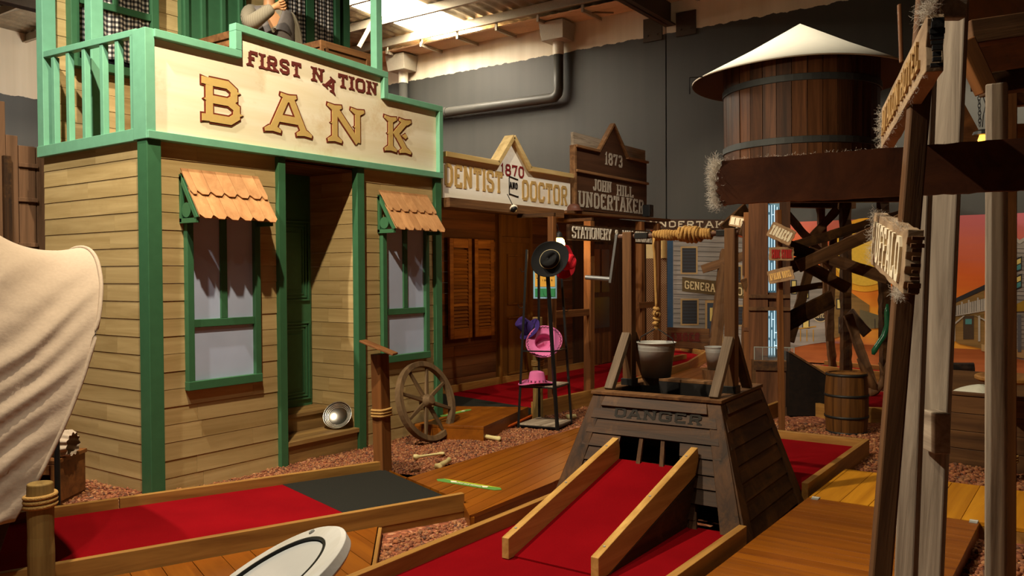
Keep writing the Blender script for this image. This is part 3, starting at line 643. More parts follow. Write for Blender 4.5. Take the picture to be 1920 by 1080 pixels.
# ---- things on the balcony
CRATE = wood('crate_pine', '5e3c22', '96683e', 'x', .65, .25, .2, .7)
def crate(name, label, x0, x1, y0, y1, z0, z1, diag):
    t = thing(name, label, 'crate', ((x0+x1)/2, (y0+y1)/2, z0), 'wooden crates on the balcony')
    bm = NB(); e = .018
    n = max(2, int((z1 - z0) / .12))
    for i in range(n):
        a, b_ = z0 + (z1 - z0) * i / n + .003, z0 + (z1 - z0) * (i + 1) / n - .003
        box(bm, (x0 + e, y0 + e, a), (x1 - e, y0 + 2*e, b_)); box(bm, (x0 + e, y1 - 2*e, a), (x1 - e, y1 - e, b_)); box(bm, (x0 + e, y0 + 2*e, a), (x0 + 2*e, y1 - 2*e, b_)); box(bm, (x1 - 2*e, y0 + 2*e, a), (x1 - e, y1 - 2*e, b_))
    obj('box_sides', bm, CRATE, t)
    bm = NB()
    for k in range(4):
        a = y0 + (y1 - y0) * k / 4; box(bm, (x0 + .01, a + .003, z1 - .02), (x1 - .01, a + (y1 - y0) / 4 - .003, z1))
    obj('lid', bm, CRATE, t)
    bm = NB(); w = .06
    for y in (y0, y1 - e):
        for a, b_ in (((x0, z0), (x0 + w, z1 + .004)), ((x1 - w, z0), (x1, z1 + .004)), ((x0 + w, z1 - w), (x1 - w, z1 + .004)), ((x0 + w, z0), (x1 - w, z0 + w))): box(bm, (a[0], y, a[1]), (b_[0], y + e, b_[1]))
    for x in (x0, x1 - e):
        for a, b_ in (((y0 + e, z1 - w), (y1 - e, z1 + .004)), ((y0 + e, z0), (y1 - e, z0 + w))): box(bm, (x, a[0], a[1]), (x + e, b_[0], b_[1]))
    if diag: obox(bm, (x0 + w, y0 + e/2, z1 - w), (x1 - w, y0 + e/2, z0 + w), e, w, (0, 0, 1))
    obj('battens', bm, CRATE, t, bevel=.003)
crate('wooden_crate', 'brown crate with a diagonal batten on the balcony, right of the waxwork man', 5.42, 6.08, 6.02, 6.5, 2.6, 3.80, True)
crate('wooden_crate', 'plain brown crate on the balcony in front of the green door, left of the man', 4.66, 5.00, 6.15, 6.90, 2.6, 3.765, False)

def skin(name, verts, edges, radii, mat, parent, sub=2, root=0, label=None):
    me = bpy.data.meshes.new(name + '_cage'); me.from_pydata([tuple(v) for v in verts], edges, []); o = bpy.data.objects.new(name + '_cage', me); COL.objects.link(o)
    s = o.modifiers.new('s', 'SKIN'); s.branch_smoothing = .6
    for i, r in enumerate(radii):
        me.skin_vertices[0].data[i].radius = r if isinstance(r, tuple) else (r, r); me.skin_vertices[0].data[i].use_root = (i == root)
    ss = o.modifiers.new('u', 'SUBSURF'); ss.levels = sub; ss.render_levels = sub
    dg = bpy.context.evaluated_depsgraph_get(); m2 = bpy.data.meshes.new_from_object(o.evaluated_get(dg)); bpy.data.objects.remove(o); m2.name = name
    m2.materials.clear(); m2.materials.append(mat); m2.polygons.foreach_set('use_smooth', [True] * len(m2.polygons))
    q = bpy.data.objects.new(name, m2); _link(q, parent, I4); tag(q, label); return q
def stripes():
    m, N, L, b = newmat('striped_shirt_cloth'); tc = N.new('ShaderNodeTexCoord'); w = N.new('ShaderNodeTexWave'); w.inputs['Scale'].default_value = 55; w.inputs['Distortion'].default_value = .6; w.bands_direction = 'X'
    L.new(tc.outputs['Object'], w.inputs['Vector']); mx = N.new('ShaderNodeMix'); mx.data_type = 'RGBA'; mx.inputs[6].default_value = lin((88, 80, 66)); mx.inputs[7].default_value = lin((172, 160, 134)); L.new(w.outputs[1], mx.inputs[0]); L.new(mx.outputs[2], b.inputs['Base Color']); b.inputs['Roughness'].default_value = .9; return m
man = thing('waxwork_man', 'waxwork man in striped shirt and grey waistcoat on the balcony, fist raised', 'person', (5.31, 6.62, 2.6))
SKINM = plain('waxy_skin', (196, 142, 96), .45, var=.05, bump=.03)
mx, my, z0 = 5.31, 6.62, 2.6
j = dict(pel=(mx, my, z0+.98), sp=(mx, my-.01, z0+1.18), ch=(mx, my-.02, z0+1.40), nk=(mx, my, z0+1.60), n2=(mx, my-.02, z0+1.70), hd=(mx+.0, my-.03, z0+1.80), ht=(mx, my-.02, z0+1.90),
         ls=(mx+.2, my, z0+1.53), le=(mx+.27, my+.05, z0+1.22), lw=(mx+.23, my-.12, z0+1.0), rs=(mx-.2, my-.02, z0+1.53), re=(mx-.236, my-.39, z0+1.29), rw=(mx-.034, my-.48, z0+1.45),
         lh=(mx+.1, my, z0+.92), lk=(mx+.12, my-.03, z0+.5), la=(mx+.12, my, z0+.09), lt=(mx+.13, my-.17, z0+.04), rh=(mx-.1, my, z0+.92), rk=(mx-.12, my-.03, z0+.5), ra=(mx-.12, my, z0+.09), rt=(mx-.13, my-.17, z0+.04))
names = list(j); idx = {n: i for i, n in enumerate(names)}
E_ = [('pel', 'sp'), ('sp', 'ch'), ('ch', 'nk'), ('nk', 'n2'), ('n2', 'hd'), ('hd', 'ht'), ('ch', 'ls'), ('ls', 'le'), ('le', 'lw'), ('ch', 'rs'), ('rs', 're'), ('re', 'rw'), ('pel', 'lh'), ('lh', 'lk'), ('lk', 'la'), ('la', 'lt'), ('pel', 'rh'), ('rh', 'rk'), ('rk', 'ra'), ('ra', 'rt')]
R_ = dict(pel=.13, sp=.125, ch=.14, nk=.06, n2=.058, hd=.098, ht=.07, ls=.062, le=.042, lw=.03, rs=.062, re=.042, rw=.03, lh=.09, lk=.06, la=.042, lt=.035, rh=.09, rk=.06, ra=.042, rt=.035)
verts = [j[n] for n in names]; edges = [(idx[a], idx[b_]) for a, b_ in E_]; rad = [R_[n] for n in names]
# right fist: palm, four curled fingers and a thumb, grown from the wrist
def addchain(start, pts, rs):
    prev = start
    for p, r in zip(pts, rs):
        verts.append(tuple(p)); rad.append(r); edges.append((prev, len(verts) - 1)); prev = len(verts) - 1
    return prev
W0 = V(j['rw']); hx = V((.868, .097, .5)).normalized(); hy = V((.51, -.69, -.3)).normalized(); hz = hx.cross(hy).normalized()
palm = addchain(idx['rw'], [W0 + hx * .05], [.032])
for k, (o_, ln) in enumerate(((.036, .9), (.012, 1.0), (-.012, .95), (-.034, .8))):
    b0 = W0 + hx * .088 + hz * o_
    addchain(palm, [b0, b0 + hy * .034 * ln + hx * .012, b0 + hy * .040 * ln - hx * .028, b0 + hy * .012 - hx * .034], [.0125, .0115, .0105, .0095])
addchain(palm, [W0 + hx * .045 + hz * .035 + hy * .02, W0 + hx * .075 + hz * .05 + hy * .035, W0 + hx * .07 + hz * .03 + hy * .052], [.0135, .0115, .0095])
LW = V(j['lw']); lp = addchain(idx['lw'], [LW + V((-.01, -.045, -.03))], [.03])
for k in range(4):
    b0 = LW + V((-.03 + .02 * k, -.09, -.055)); addchain(lp, [b0, b0 + V((0, -.02, -.035)), b0 + V((0, .0, -.06))], [.0115, .0105, .009])
addchain(lp, [LW + V((-.05, -.05, -.03)), LW + V((-.06, -.08, -.05))], [.012, .0095])
body = skin('body', verts, edges, rad, SKINM, man)
nm = ['pel', 'sp', 'ch', 'nk', 'ls', 'le', 'lw', 'rs', 're', 'rw']; ix = {n: i for i, n in enumerate(nm)}
skin('shirt', [j[n] for n in nm], [(ix[a], ix[b_]) for a, b_ in E_ if a in ix and b_ in ix], [.146, .148, .158, .075, .088, .072, .054, .088, .080, .054], stripes(), man)
nm = ['sp', 'pel', 'lh', 'lk', 'la', 'rh', 'rk', 'ra']; ix = {n: i for i, n in enumerate(nm)}
skin('trousers', [j[n] for n in nm], [(ix[a], ix[b_]) for a, b_ in E_ if a in ix and b_ in ix], [.150, .158, .115, .088, .072, .115, .088, .072], plain('charcoal_trouser_cloth', (38, 36, 36), .9), man)
bm = NB(); prof = [(z0 + .96, .235, .205), (z0 + 1.08, .228, .205), (z0 + 1.2, .226, .206), (z0 + 1.32, .232, .21), (z0 + 1.45, .236, .205), (z0 + 1.54, .21, .18)]
def vest(u, v):
    k = v * (len(prof) - 1); i = min(int(k), len(prof) - 2); t_ = k - i
    z, a, b_ = [prof[i][q] * (1 - t_) + prof[i+1][q] * t_ for q in range(3)]
    half = math.pi * (1 - max(0, (v - .52)) * .34) * .997; th = -math.pi/2 + math.pi + (u - .5) * 2 * half
    return (mx + a * math.cos(th), my - .015 + b_ * math.sin(th), z - (.05 * max(0, 1 - abs(u - .5) * -2 - 1) if False else 0))
grid(bm, vest, 40, 14); v_ = obj('waistcoat', bm, plain('grey_waistcoat_cloth', (112, 104, 98), .75, var=.2), man, smooth=True)
s_ = v_.modifiers.new('thick', 'SOLIDIFY'); s_.thickness = .012
for k in range(4):
    bm = NB(); zz = z0 + 1.06 + k * .085; b_ = .2065 + .0012 * k
    lathe(bm, [(.001, .012), (.011, .010), (.014, .004), (.013, 0)], facing((mx + .012, my - .018 - b_, zz), (0, -1, 0)), 14); obj('button', bm, SILV, v_, smooth=True)
for s_ in (-1, 1):
    bm = NB(); lathe(bm, [(.0, .0), (.012, .002), (.014, .008), (.0, .016)], facing((mx + s_ * .036, my - .118, z0 + 1.80), (0, -1, 0)), 10)
    obj('eye', bm, plain('eye_white', (220, 214, 205), .2), man, smooth=True)
bm = NB(); lathe(bm, [(.018, 0), (.014, .018), (.002, .03)], facing((mx, my - .118, z0 + 1.765), (0, -1, -.25)), 10); box(bm, (mx - .028, my - .122, z0 + 1.722), (mx + .028, my - .105, z0 + 1.73)); obj('nose_and_mouth', bm, SKINM, man, smooth=True)
bm = NB(); lathe(bm, [(.2, .0), (.115, .012), (.112, .1), (.08, .125), (.001, .12)], T(mx, my - .02, z0 + 1.87), 26); obj('hat', bm, plain('brown_felt', (84, 58, 38), .9), man, smooth=True)
bm = NB(); lathe(bm, [(.105, -.1), (.112, -.03), (.108, .02)], T(mx, my + .02, z0 + 1.87), 20, closed=False); obj('hair', bm, plain('grey_hair', (120, 112, 100), .9), man, smooth=True)

man.rotation_euler = (0, 0, math.radians(-30))

# ------------------------------------------------------------------ things in front of the bank
t = thing('gold_pan', 'shiny tin gold pan propped on the bank door step', 'pan', (5.31, 5.72, .2))
Mp = facing((5.285, 5.70, .315), (-.72, -.42, .55)) 
bm = NB(); lathe(bm, [(.001, -.034), (.07, -.034), (.128, .006), (.132, .008), (.133, .003), (.074, -.040), (.001, -.040)], Mp, 40, closed=False); obj('pan_body', bm, SILV, t, smooth=True)
bm = NB()
for k in range(3): lathe(bm, [(.084 + .012*k, -.0245 + .0083*k), (.088 + .012*k, -.0185 + .0083*k), (.092 + .012*k, -.019 + .0083*k)], Mp, 40, closed=False)
obj('riffles', bm, SILV, t, smooth=True)

t = thing('plaque_post', 'rope-bound brown post with a tilted plaque beside the lane in front of the bank', 'post', (4.66, 4.53, 0))
board('post', (4.665, 4.53, 0), (4.655, 4.545, .985), .10, .10, rdw('x'), t, up=(1, 0, 0))
Rg = V((CR.x, CR.y, 0)).normalized(); Fg = V((CF.x, CF.y, 0)).normalized()
bm = NB(); c = V((4.62, 4.52, 1.03)); a = (Rg * .125 + V((0, 0, -.052))); b_ = Fg * .14 + V((0, 0, -.008))
hexa(bm, [c - a - b_, c + a - b_, c + a + b_, c - a + b_] + [q + V((.003, 0, .016)) for q in (c - a - b_, c + a - b_, c + a + b_, c - a + b_)])
obj('plaque', bm, rdw('x'), t, bevel=.003)
def ropewrap(c, r, turns, pitch, rr, name='rope', parent=None, sq=0.0, M=None):
    bm = NB(); pts = []
    for i in range(int(turns * 28) + 1):
        a_ = i / 28 * 2 * math.pi; k = 1.0
        if sq: k = 1 / max(abs(math.cos(a_)), abs(math.sin(a_))) * (1 - sq) + sq
        p = V((r * k * math.cos(a_), r * k * math.sin(a_), pitch * i / 28)); pts.append(V(c) + p)
    tube(bm, pts, rr, 8); return obj(name, bm, ROPE, parent, smooth=True)
ropewrap((4.66, 4.537, .50), .062, 3, .022, .0105, parent=t, sq=.35)

def wheel(name, label, c, n, r, spokes, loc):
    t = thing(name, label, 'wheel', loc); M = facing(c, n)
    bm = NB(); lathe(bm, [(r, -.03), (r, .03), (r - .052, .03), (r - .052, -.03), (r, -.03)], M, 56, closed=False); obj('rim', bm, wood('old_wheel_wood', '4a3824', '7d6242', 'z', .75, .3, .1, .6), t, bevel=.004)
    bm = NB(); lathe(bm, [(.03, -.05), (.062, -.045), (.066, .02), (.05, .055), (.042, .075), (.001, .078)], M, 28); obj('hub', bm, wood('old_wheel_wood', '4a3824', '7d6242', 'z'), t, smooth=False, bevel=.004)
    for k in range(spokes):
        a_ = 2 * math.pi * (k + .5) / spokes + .05; d = M.to_3x3() @ V((math.cos(a_), math.sin(a_), 0)); z_ = M.to_3x3() @ V((0, 0, 1))
        M2, L_ = frame_of(V(c) + d * .05, V(c) + d * (r - .045), z_); bm = NB()
        hexa(bm, [(0, -.021, -.014), (L_, -.015, -.012), (L_, .015, -.012), (0, .021, -.014), (0, -.021, .014), (L_, -.015, .012), (L_, .015, .012), (0, .021, .014)])
        obj('spoke', bm, wood('old_wheel_wood', '4a3824', '7d6242', 'x'), t, M=M2, bevel=.006)
    return t
wheel('wagon_wheel', 'weathered eight-spoked wagon wheel leaning against the right corner of the bank', (6.02, 5.27, .385), (0, -1, .30), .385, 8, (6.02, 5.17, 0))
bm = NB(); box(bm, (5.62, 5.50, 0), (5.68, 5.56, .55)); obj('short_prop_post', bm, brw('z'), label='short dark post between the bank wall and the wagon wheel', cat='post')

def bone(name, label, p, q, r, flare=1.9, group='bones on the gravel'):
    p, q = V(p), V(q); M, L_ = frame_of(p, q); bm = NB()
    prof = [(0.004, -.012), (r * flare, -.004), (r * flare * .95, L_ * .06), (r * 1.1, L_ * .16), (r * .85, L_ * .5), (r, L_ * .82), (r * flare * .8, L_ * .94), (r * flare * .7, L_), (.003, L_ + .008)]
    lathe(bm, prof, M @ Matrix.Rotation(math.pi/2, 4, 'Y') , 14)
    for v in bm.verts: v.co += V((noise.noise(v.co * 40), noise.noise(v.co * 40 + V((9, 0, 0))), noise.noise(v.co * 40 + V((0, 7, 0))))) * r * .55
    return obj(name, bm, BONE, smooth=True, label=label, cat='bone', group=group)
bone('long_bone', 'long thin bone lying on the gravel nearest the plaque post', gnd(778, 857, .035), gnd(832, 850, .035), .012)
bone('bone_fragment', 'short thick bone fragment at the edge of the brown boardwalk', gnd(822, 876, .035), gnd(843, 862, .05), .022, 1.5)
bone('pointed_bone', 'pointed bone on the gravel near the orange hose', gnd(907, 818, .04), gnd(938, 823, .03), .02, 1.6)
bone('white_bone_lump', 'small white bone lump behind the hat stand', gnd(1064, 783, .04), gnd(1078, 781, .04), .03, 1.3)
bm = NB(); pts = [gnd(x, y, .035) for x, y in ((838, 814), (860, 812), (900, 811), (930, 806), (960, 797), (985, 785), (1012, 772), (1040, 762), (1075, 751), (1106, 745), (1140, 738))]
tube(bm, pts, .014, 10); obj('orange_hose', bm, plain('orange_hose_plastic', (206, 92, 30), .5), smooth=True, label='orange hose running over the gravel past the hat stand', cat='hose')

# ------------------------------------------------------------------ lanes and decks
def poly_slab(bm, pts, z0, z1, mi=0): prism(bm, [(p[0], p[1], z0) for p in pts], (0, 0, z1 - z0), mi)
def strip_deck(name, label, pts, z0, z1, direction, pitch, mat, loc=None, gap=.0035, cat='boardwalk'):
    """boards along `direction` clipped to the polygon pts"""
    d = V((direction[0], direction[1])).normalized(); n = V((-d.y, d.x)); P = [V((p[0], p[1])) for p in pts]
    c = sum(P, V((0, 0))) / len(P)
    M = Matrix(((d.x, n.x, 0, c.x), (d.y, n.y, 0, c.y), (0, 0, 1, 0), (0, 0, 0, 1))); loc2 = [V(((p - c).dot(d), (p - c).dot(n))) for p in P]
    t = thing(name, label, cat, (c.x, c.y, 0)); bm = NB(); lo = min(p.y for p in loc2); hi = max(p.y for p in loc2); k = lo
    def clip(poly, yv, keep_above):
        out = []
        for a_, b_ in zip(poly, poly[1:] + poly[:1]):
            ia, ib = (a_.y >= yv) == keep_above, (b_.y >= yv) == keep_above
            if ia: out.append(a_)
            if ia != ib: out.append(a_ + (b_ - a_) * ((yv - a_.y) / (b_.y - a_.y)))
        return out
    while k < hi - .005:
        pp = clip(clip(loc2, k + gap/2, True), min(k + pitch, hi) - gap/2, False)
        if len(pp) > 2: prism(bm, [(q.x, q.y, z1 - .025) for q in pp], (0, 0, .025 + random.uniform(-.0008, .0008)))
        k += pitch
    obj('boards', bm, mat, t, M=M, bevel=.0015)
    bm = NB(); pr_ = [c + (p - c) * .995 for p in P]; poly_slab(bm, pr_, z0, z1 - .026); obj('side_frame', bm, curbw('x') if 'yellow' in name else deckw('x'), t)
    return t
LQ = V((-.932, .362)); LN = V((.362, .932))
def lp_(a_, b_): return V((a_, b_))
# left lane
N0, F0 = V((4.27, 3.44)), V((4.66, 4.49))
LEN = 3.6
N1, F1 = N0 + LQ * LEN, F0 + LQ * LEN
lane = thing('minigolf_lane', 'red mini golf lane with a black mat at its end in front of the bank', 'mini golf lane', (3.3, 4.6, 0))
rb0, rb1 = N0.lerp(N1, .20), F0.lerp(F1, .225)
bm = NB(); poly_slab(bm, [N1, rb0, rb1, F1], .0, .10); obj('red_carpet', bm, CARPET, lane)
bm = NB(); poly_slab(bm, [rb0, N0 + LQ * .02, F0 + LQ * .02, rb1], .0, .101); obj('black_mat', bm, MATBLK, lane)
def curb(p, q, z0, z1, w, parent, off=0, name='curb', mat=None):
    return board(name, (p[0], p[1], (z0 + z1) / 2), (q[0], q[1], (z0 + z1) / 2), w, z1 - z0, mat or curbw('x'), parent, bevel=.003)
k0 = LN * .02
curb(N0 + LQ * .0 - k0, N1 - k0, .045, .165, .04, lane); curb(N0 - k0 * .8, N1 - k0 * .8, -.03, .044, .036, lane, name='base_board')
curb(F0 - LQ * .0 + k0, F0.lerp(F1, .52) + k0, .0, .165, .04, lane); curb(F0.lerp(F1, .522) + k0, F1 + k0, .0, .165, .04, lane)
# triangular deck
td = [N0.lerp(N1, .172) - LN * .045, N1 - LN * .045, V((1.3, 3.0)), V((2.2, 2.35)), V((3.04, 3.06))]
t = strip_deck('triangular_deck', 'small orange stained deck corner between the left lane and the round white disc', td, -.02, .055, (.362, .932), .155, deckw('x'))
curb(td[0] + V((.012, -.012)), td[4] + V((.012, -.012)), -.03, .05, .022, t, name='edge_board')
# middle path
path = [V((4.285, 3.445)), V((4.05, 3.20)), V((5.06, 3.22)), V((7.4, 3.3)), gnd(1125, 790, .1).to_2d(), gnd(1083, 802, .1).to_2d(), gnd(762, 896, .1).to_2d(), V((4.66, 4.46))]
t = strip_deck('middle_boardwalk', 'wide orange brown boardwalk between the left lane and the well', path, -.02, .10, (1, .12), .10, deckw('x'))
bm = NB(); prism(bm, [(4.06, 3.205, -.02), (4.30, 3.445, -.02), (4.30, 3.445, .085), (4.06, 3.205, .085)], (.02, -.02, 0)); obj('edge_board', bm, deckw('x'), t)
def tape(name, label, a_, b_, w, z, txt):
    a_, b_ = V((a_[0], a_[1], z)), V((b_[0], b_[1], z)); d = (b_ - a_); L_ = d.length; d.normalize(); n = V((-d.y, d.x, 0))
    t = thing(name, label, 'floor sticker', (a_ + b_) / 2); e = w / 2
    bm = NB(); prism(bm, [a_, a_ + d * e - n * e, b_ - d * e - n * e, b_, b_ - d * e + n * e, a_ + d * e + n * e], (0, 0, .002)); obj('backing', bm, plain('green_sticker', (92, 140, 66), .4, var=.05, bump=0), t)
    bm = NB(); prism(bm, [a_ + d * e + n * e, b_ - d * e + n * e, b_ - d * (e + .1) + n * e * .45, a_ + d * (e + .1) + n * e * .45], (0, 0, .003)); obj('yellow_stripe', bm, plain('yellow_green', (176, 180, 50), .4), t)
    if txt:
        bm = NB(); letters(bm, txt, a_ + d * L_ * .3 - n * w * .22, d, n, w * .3, w * .05, .001, width=L_ * .4, serif=0, lift=.0022); obj('lettering', bm, WHITEP, t)
    for f_ in (.26, .74):
        bm = NB(); c = a_ + d * L_ * f_; prism(bm, [c + d * .0 - n * w * .25, c + d * .03 - n * w * .1, c + d * .02 + n * w * .3, c - d * .03 + n * w * .12], (0, 0, .0035)); obj('mark', bm, WHITEP, t)
tape('green_sticker', 'long green and yellow sticker with white marks on the middle boardwalk', (4.635, 3.965), (4.66, 3.395), .075, .1015, 'PLEASE SAFE DISTANCE')

# well lane
wl = thing('minigolf_lane', 'red mini golf lane in the foreground running under the well ramp', 'mini golf lane', (3.4, 2.3, 0))
bm = NB(); box(bm, (1.6, 1.68, 0), (4.66, 2.90, .085)); obj('red_carpet', bm, CARPET, wl)
curb((1.6, 2.92), (4.575, 2.92), -.02, .165, .045, wl); curb((1.6, 1.665), (4.60, 1.665), -.02, .165, .045, wl)

# right lane beyond the well
rl = thing('minigolf_lane', 'short red mini golf lane behind the well with a pale timber curb', 'mini golf lane', (6.7, 2.1, 0))
bm = NB(); box(bm, (5.84, 1.68, 0), (7.58, 2.95, .085)); obj('red_carpet', bm, CARPET, rl)
curb((5.80, 1.665), (7.62, 1.665), -.02, .155, .045, rl); curb((7.60, 1.69), (7.60, 2.95), -.02, .155, .045, rl)
# foreground deck and yellow path
t = strip_deck('foreground_boardwalk', 'orange brown boardwalk of narrow boards right of the well, with metal hinges', [(1.6, .60), (5.65, .60), (5.65, 1.60), (1.6, 1.60)], -.02, .10, (0, 1), .088, deckw('x'))
for x, y in ((5.645, 1.55), (5.645, .63)):
    bm = NB(); box(bm, (x - .035, y - .022, .1), (x + .035, y + .022, .104)); tube(bm, [(x, y - .022, .106), (x, y + .022, .106)], .006, 8)
    obj('hinge', bm, ZINC, t)
strip_deck('yellow_boardwalk', 'yellow stained plank path crossing behind the foreground boardwalk', [(5.66, -1.4), (6.62, -1.4), (6.62, 1.60), (5.66, 1.60)], -.02, .10, (1, 0), .175, YDECK)

# ------------------------------------------------------------------ the well
well = thing('wishing_well', 'dark timber well obstacle with sloping sides and a windlass frame', 'well', (5.2, 2.3, 0))
B_ = [V((4.60, 2.97, .02)), V((4.60, 1.655, .02)), V((5.82, 1.69, .02)), V((5.82, 2.95, .02))]
T_ = [V((4.93, 2.82, .78)), V((4.98, 1.945, .78)), V((5.86, 1.99, .78)), V((5.86, 2.83, .78))]
def wall_fn(i, j_):
    b0, b1, t0, t1 = B_[i], B_[j_], T_[i], T_[j_]; return lambda s, q: b0.lerp(b1, s).lerp(t0.lerp(t1, s), q)
def plank_on(bm, fn, s0, s1, q0, q1, th=.018, lap=.010):
    a, b_, c, d = fn(s0, q0), fn(s1, q0), fn(s1, q1), fn(s0, q1); n = (b_ - a).cross(d - a).normalized()
    hexa(bm, [a - n * th, b_ - n * th, c - n * th, d - n * th, a + n * lap, b_ + n * lap, c + n * .001, d + n * .001])
rows = 8
F_ = wall_fn(0, 1); bm = NB()
op = (.30, .70, .46, .68)      # upper opening of the front (across, up)
hole = (.77, .92, .0, .215)
edges_q = [0.02, .135, .25, .36, .46, .575, .68, .80, .91]
for q0, q1 in zip(edges_q, edges_q[1:]):
    segs = [(.05, .95)]
    if op[2] - .001 <= q0 and q1 <= op[3] + .001: segs = [(.05, op[0]), (op[1], .95)]
    elif q0 < .13: segs = [(.05, hole[0]), (hole[1], .95)]
    elif q0 < .2: segs = [(.05, hole[0] + .01), (hole[1] - .01, .95)]
    for a, b_ in segs: plank_on(bm, F_, a, b_, q0 + .004, q1)
obj('front_planks', bm, dkw('y'), well)
for i, j_, ax in ((1, 2, 'x'), (2, 3, 'y'), (3, 0, 'x')):
    f_ = wall_fn(i, j_); bm = NB()
    for k in range(7): plank_on(bm, f_, .04, .96, .02 + k * .127, .02 + (k + 1) * .127 - .004)
    obj('side_planks', bm, dkw(ax), well)
for i, j_, ax in ((0, 1, 'y'), (1, 2, 'x'), (2, 3, 'y'), (3, 0, 'x')):
    f_ = wall_fn(i, j_)
    for s0, s1 in ((-.002, .10), (.90, 1.002)):
        bm = NB(); plank_on(bm, f_, s0, s1, 0, 1, .02, .022); bm.normal_update(); obj('corner_board', bm, dkw('z'), well, bevel=.003)
    bm = NB(); plank_on(bm, f_, .10, .90, .905, 1.0, .02, .02); obj('top_board', bm, dkw(ax), well, bevel=.003)
bm = NB(); cc = sum(T_, V((0, 0, 0))) / 4; inn = [cc + (p - cc) * .80 for p in T_]; outp = [cc + (p - cc) * 1.03 for p in T_]
for k in range(4):
    a, b_, c, d = outp[k], outp[(k+1) % 4], inn[(k+1) % 4], inn[k]; hexa(bm, [a, b_, c, d] + [q + V((0, 0, .022)) for q in (a, b_, c, d)])
obj('rim', bm, gyw('x') if False else brw('x'), well, bevel=.003)
bm = NB()
for k in range(4):
    a, b_ = inn[k], inn[(k+1) % 4]; n = ((cc - (a + b_) / 2)); n.z = 0; n.normalize(); hexa(bm, [a + V((0, 0, -.32)), b_ + V((0, 0, -.32)), b_ + n * .01 + V((0, 0, -.32)), a + n * .01 + V((0, 0, -.32)), a, b_, b_ + n * .01, a + n * .01])
poly_slab(bm, [(p.x, p.y) for p in inn], .45, .46); obj('well_lining', bm, plain('black_timber', (24, 19, 15), .8), well)
for s0, s1 in ((.43, .455), (.575, .60)):
    bm = NB(); plank_on(bm, F_, s0, s1, op[2], op[3], .02, .0); obj('opening_bar', bm, brw('z'), well)
bm = NB(); box(bm, (4.86, 2.0, .34), (5.4, 2.6, .36)); obj('inner_shelf', bm, brw('y'), well)
fh = []
bm = NB()
for s0, s1, q0, q1 in ((hole[0] - .02, hole[0] + .015, .02, .2), (hole[1] - .015, hole[1] + .02, .02, .2), (hole[0], hole[1], .0, .03)): plank_on(bm, F_, s0, s1, q0, q1, .01, .016)
obj('hole_frame', bm, brw('z'), well)
bm = NB(); letters(bm, 'DANGER', F_(.22, .822), F_(.8, .822) - F_(.2, .825), F_(.5, .9) - F_(.5, .8), F_(.2, 0).z * 0 + .072, .017, .0006, width=.60, serif=.8, lift=.0085); obj('faded_lettering', bm, plain('faded_slate_paint', (38, 34, 29), .8, var=.4, scale=50), well)
# ramp
xa, xb, za, zb = 3.62, 4.80, .095, .395
bm = NB(); prism(bm, [(xa, 2.06, .085), (xb, 2.06, .085), (xb, 2.06, zb), (xa, 2.06, za)], (0, .50, 0)); obj('ramp_carpet', bm, CARPET, well)
for y in (2.582, 2.04):
    bm = NB(); prism(bm, [(xa - .05, y - .022, .088), (xa - .05, y - .022, .20), (xb + .0, y - .022, zb + .135), (xb + .02, y - .022, zb + .05), (xb, y - .022, zb - .02), (xa + .05, y - .022, .088)], (0, .044, 0))
    rc = obj('ramp_curb', bm, wood('honey_curb_timber_light', 'a5783a', 'd8ac62', 'x', .5, .15, .1, .7), well, bevel=.003)
    for f_ in (.08, .5, .9):
        bm = NB(); p = V((xa - .05 + (xb - xa + .05) * f_, y, .20 + (zb + .135 - .20) * f_)); lathe(bm, [(.007, .0), (.007, .0035), (.002, .0025)], facing(p, (-.28, 0, 1)), 10); obj('screw', bm, ZINC, rc)
bm = NB(); prism(bm, [(xa + .06, 2.022, .087), (xb, 2.022, .087), (xb, 2.022, zb - .03), (xa + .1, 2.022, .10)], (0, -.006, 0)); obj('ramp_side', bm, dkw('x'), well)
# windlass
ZT = .80
for y in (2.755, 2.005):
    board('windlass_post', (5.33, y, ZT), (5.33, y, 1.885), .072, .072, brw('x'), well, up=(0, 1, 0), bevel=.004)
    bm = NB(); box(bm, (5.285, y - .045, ZT), (5.375, y + .045, ZT + .05)); obj('post_shoe', bm, IRON, well, bevel=.003)
for y in (2.755, 2.005):
    for sx in (-1, 1):
        board('brace', (5.33 + sx * .30, y, ZT), (5.33 + sx * .035, y, 1.165), .045, .062, wood('brace_timber', '463626', '84705a', 'x', .7, .4, .1, 1.2) if sx < 0 else dkw('x'), well, up=(0, 1, 0), bevel=.004)
bm = NB(); tube(bm, [(5.33, 2.84, 1.855), (5.33, 1.96, 1.855)], .0165, 12); obj('axle', bm, plain('rusty_pipe', (112, 82, 66), .6, .3), well, smooth=True)
bm = NB(); tube(bm, [(5.33, 2.80, 1.845), (5.30, 2.86, 1.845), (5.14, 2.93, 1.55)], .015, 10); obox(bm, (5.33, 2.83, 1.855), (5.33, 2.905, 1.535), .018, .036, (1, 0, 0)); tube(bm, [(5.33, 2.895, 1.55), (5.33, 3.13, 1.575)], .0165, 12)
bm.free(); bm = NB(); obox(bm, (5.33, 2.845, 1.875), (5.33, 2.90, 1.525), .02, .042, (1, 0, 0)); tube(bm, [(5.33, 2.89, 1.55), (5.33, 3.11, 1.565)], .017, 12); obj('crank_handle', bm, plain('grey_steel', (112, 112, 110), .45, .5), well, bevel=.002)
for y0, y1 in ((2.70, 2.60), (2.10, 2.03)):
    bm = NB(); box(bm, (5.30, min(y0, y1), 1.835), (5.36, max(y0, y1), 1.877)); obj('bearing_bracket', bm, IRON, well, bevel=.003)
bm = NB()
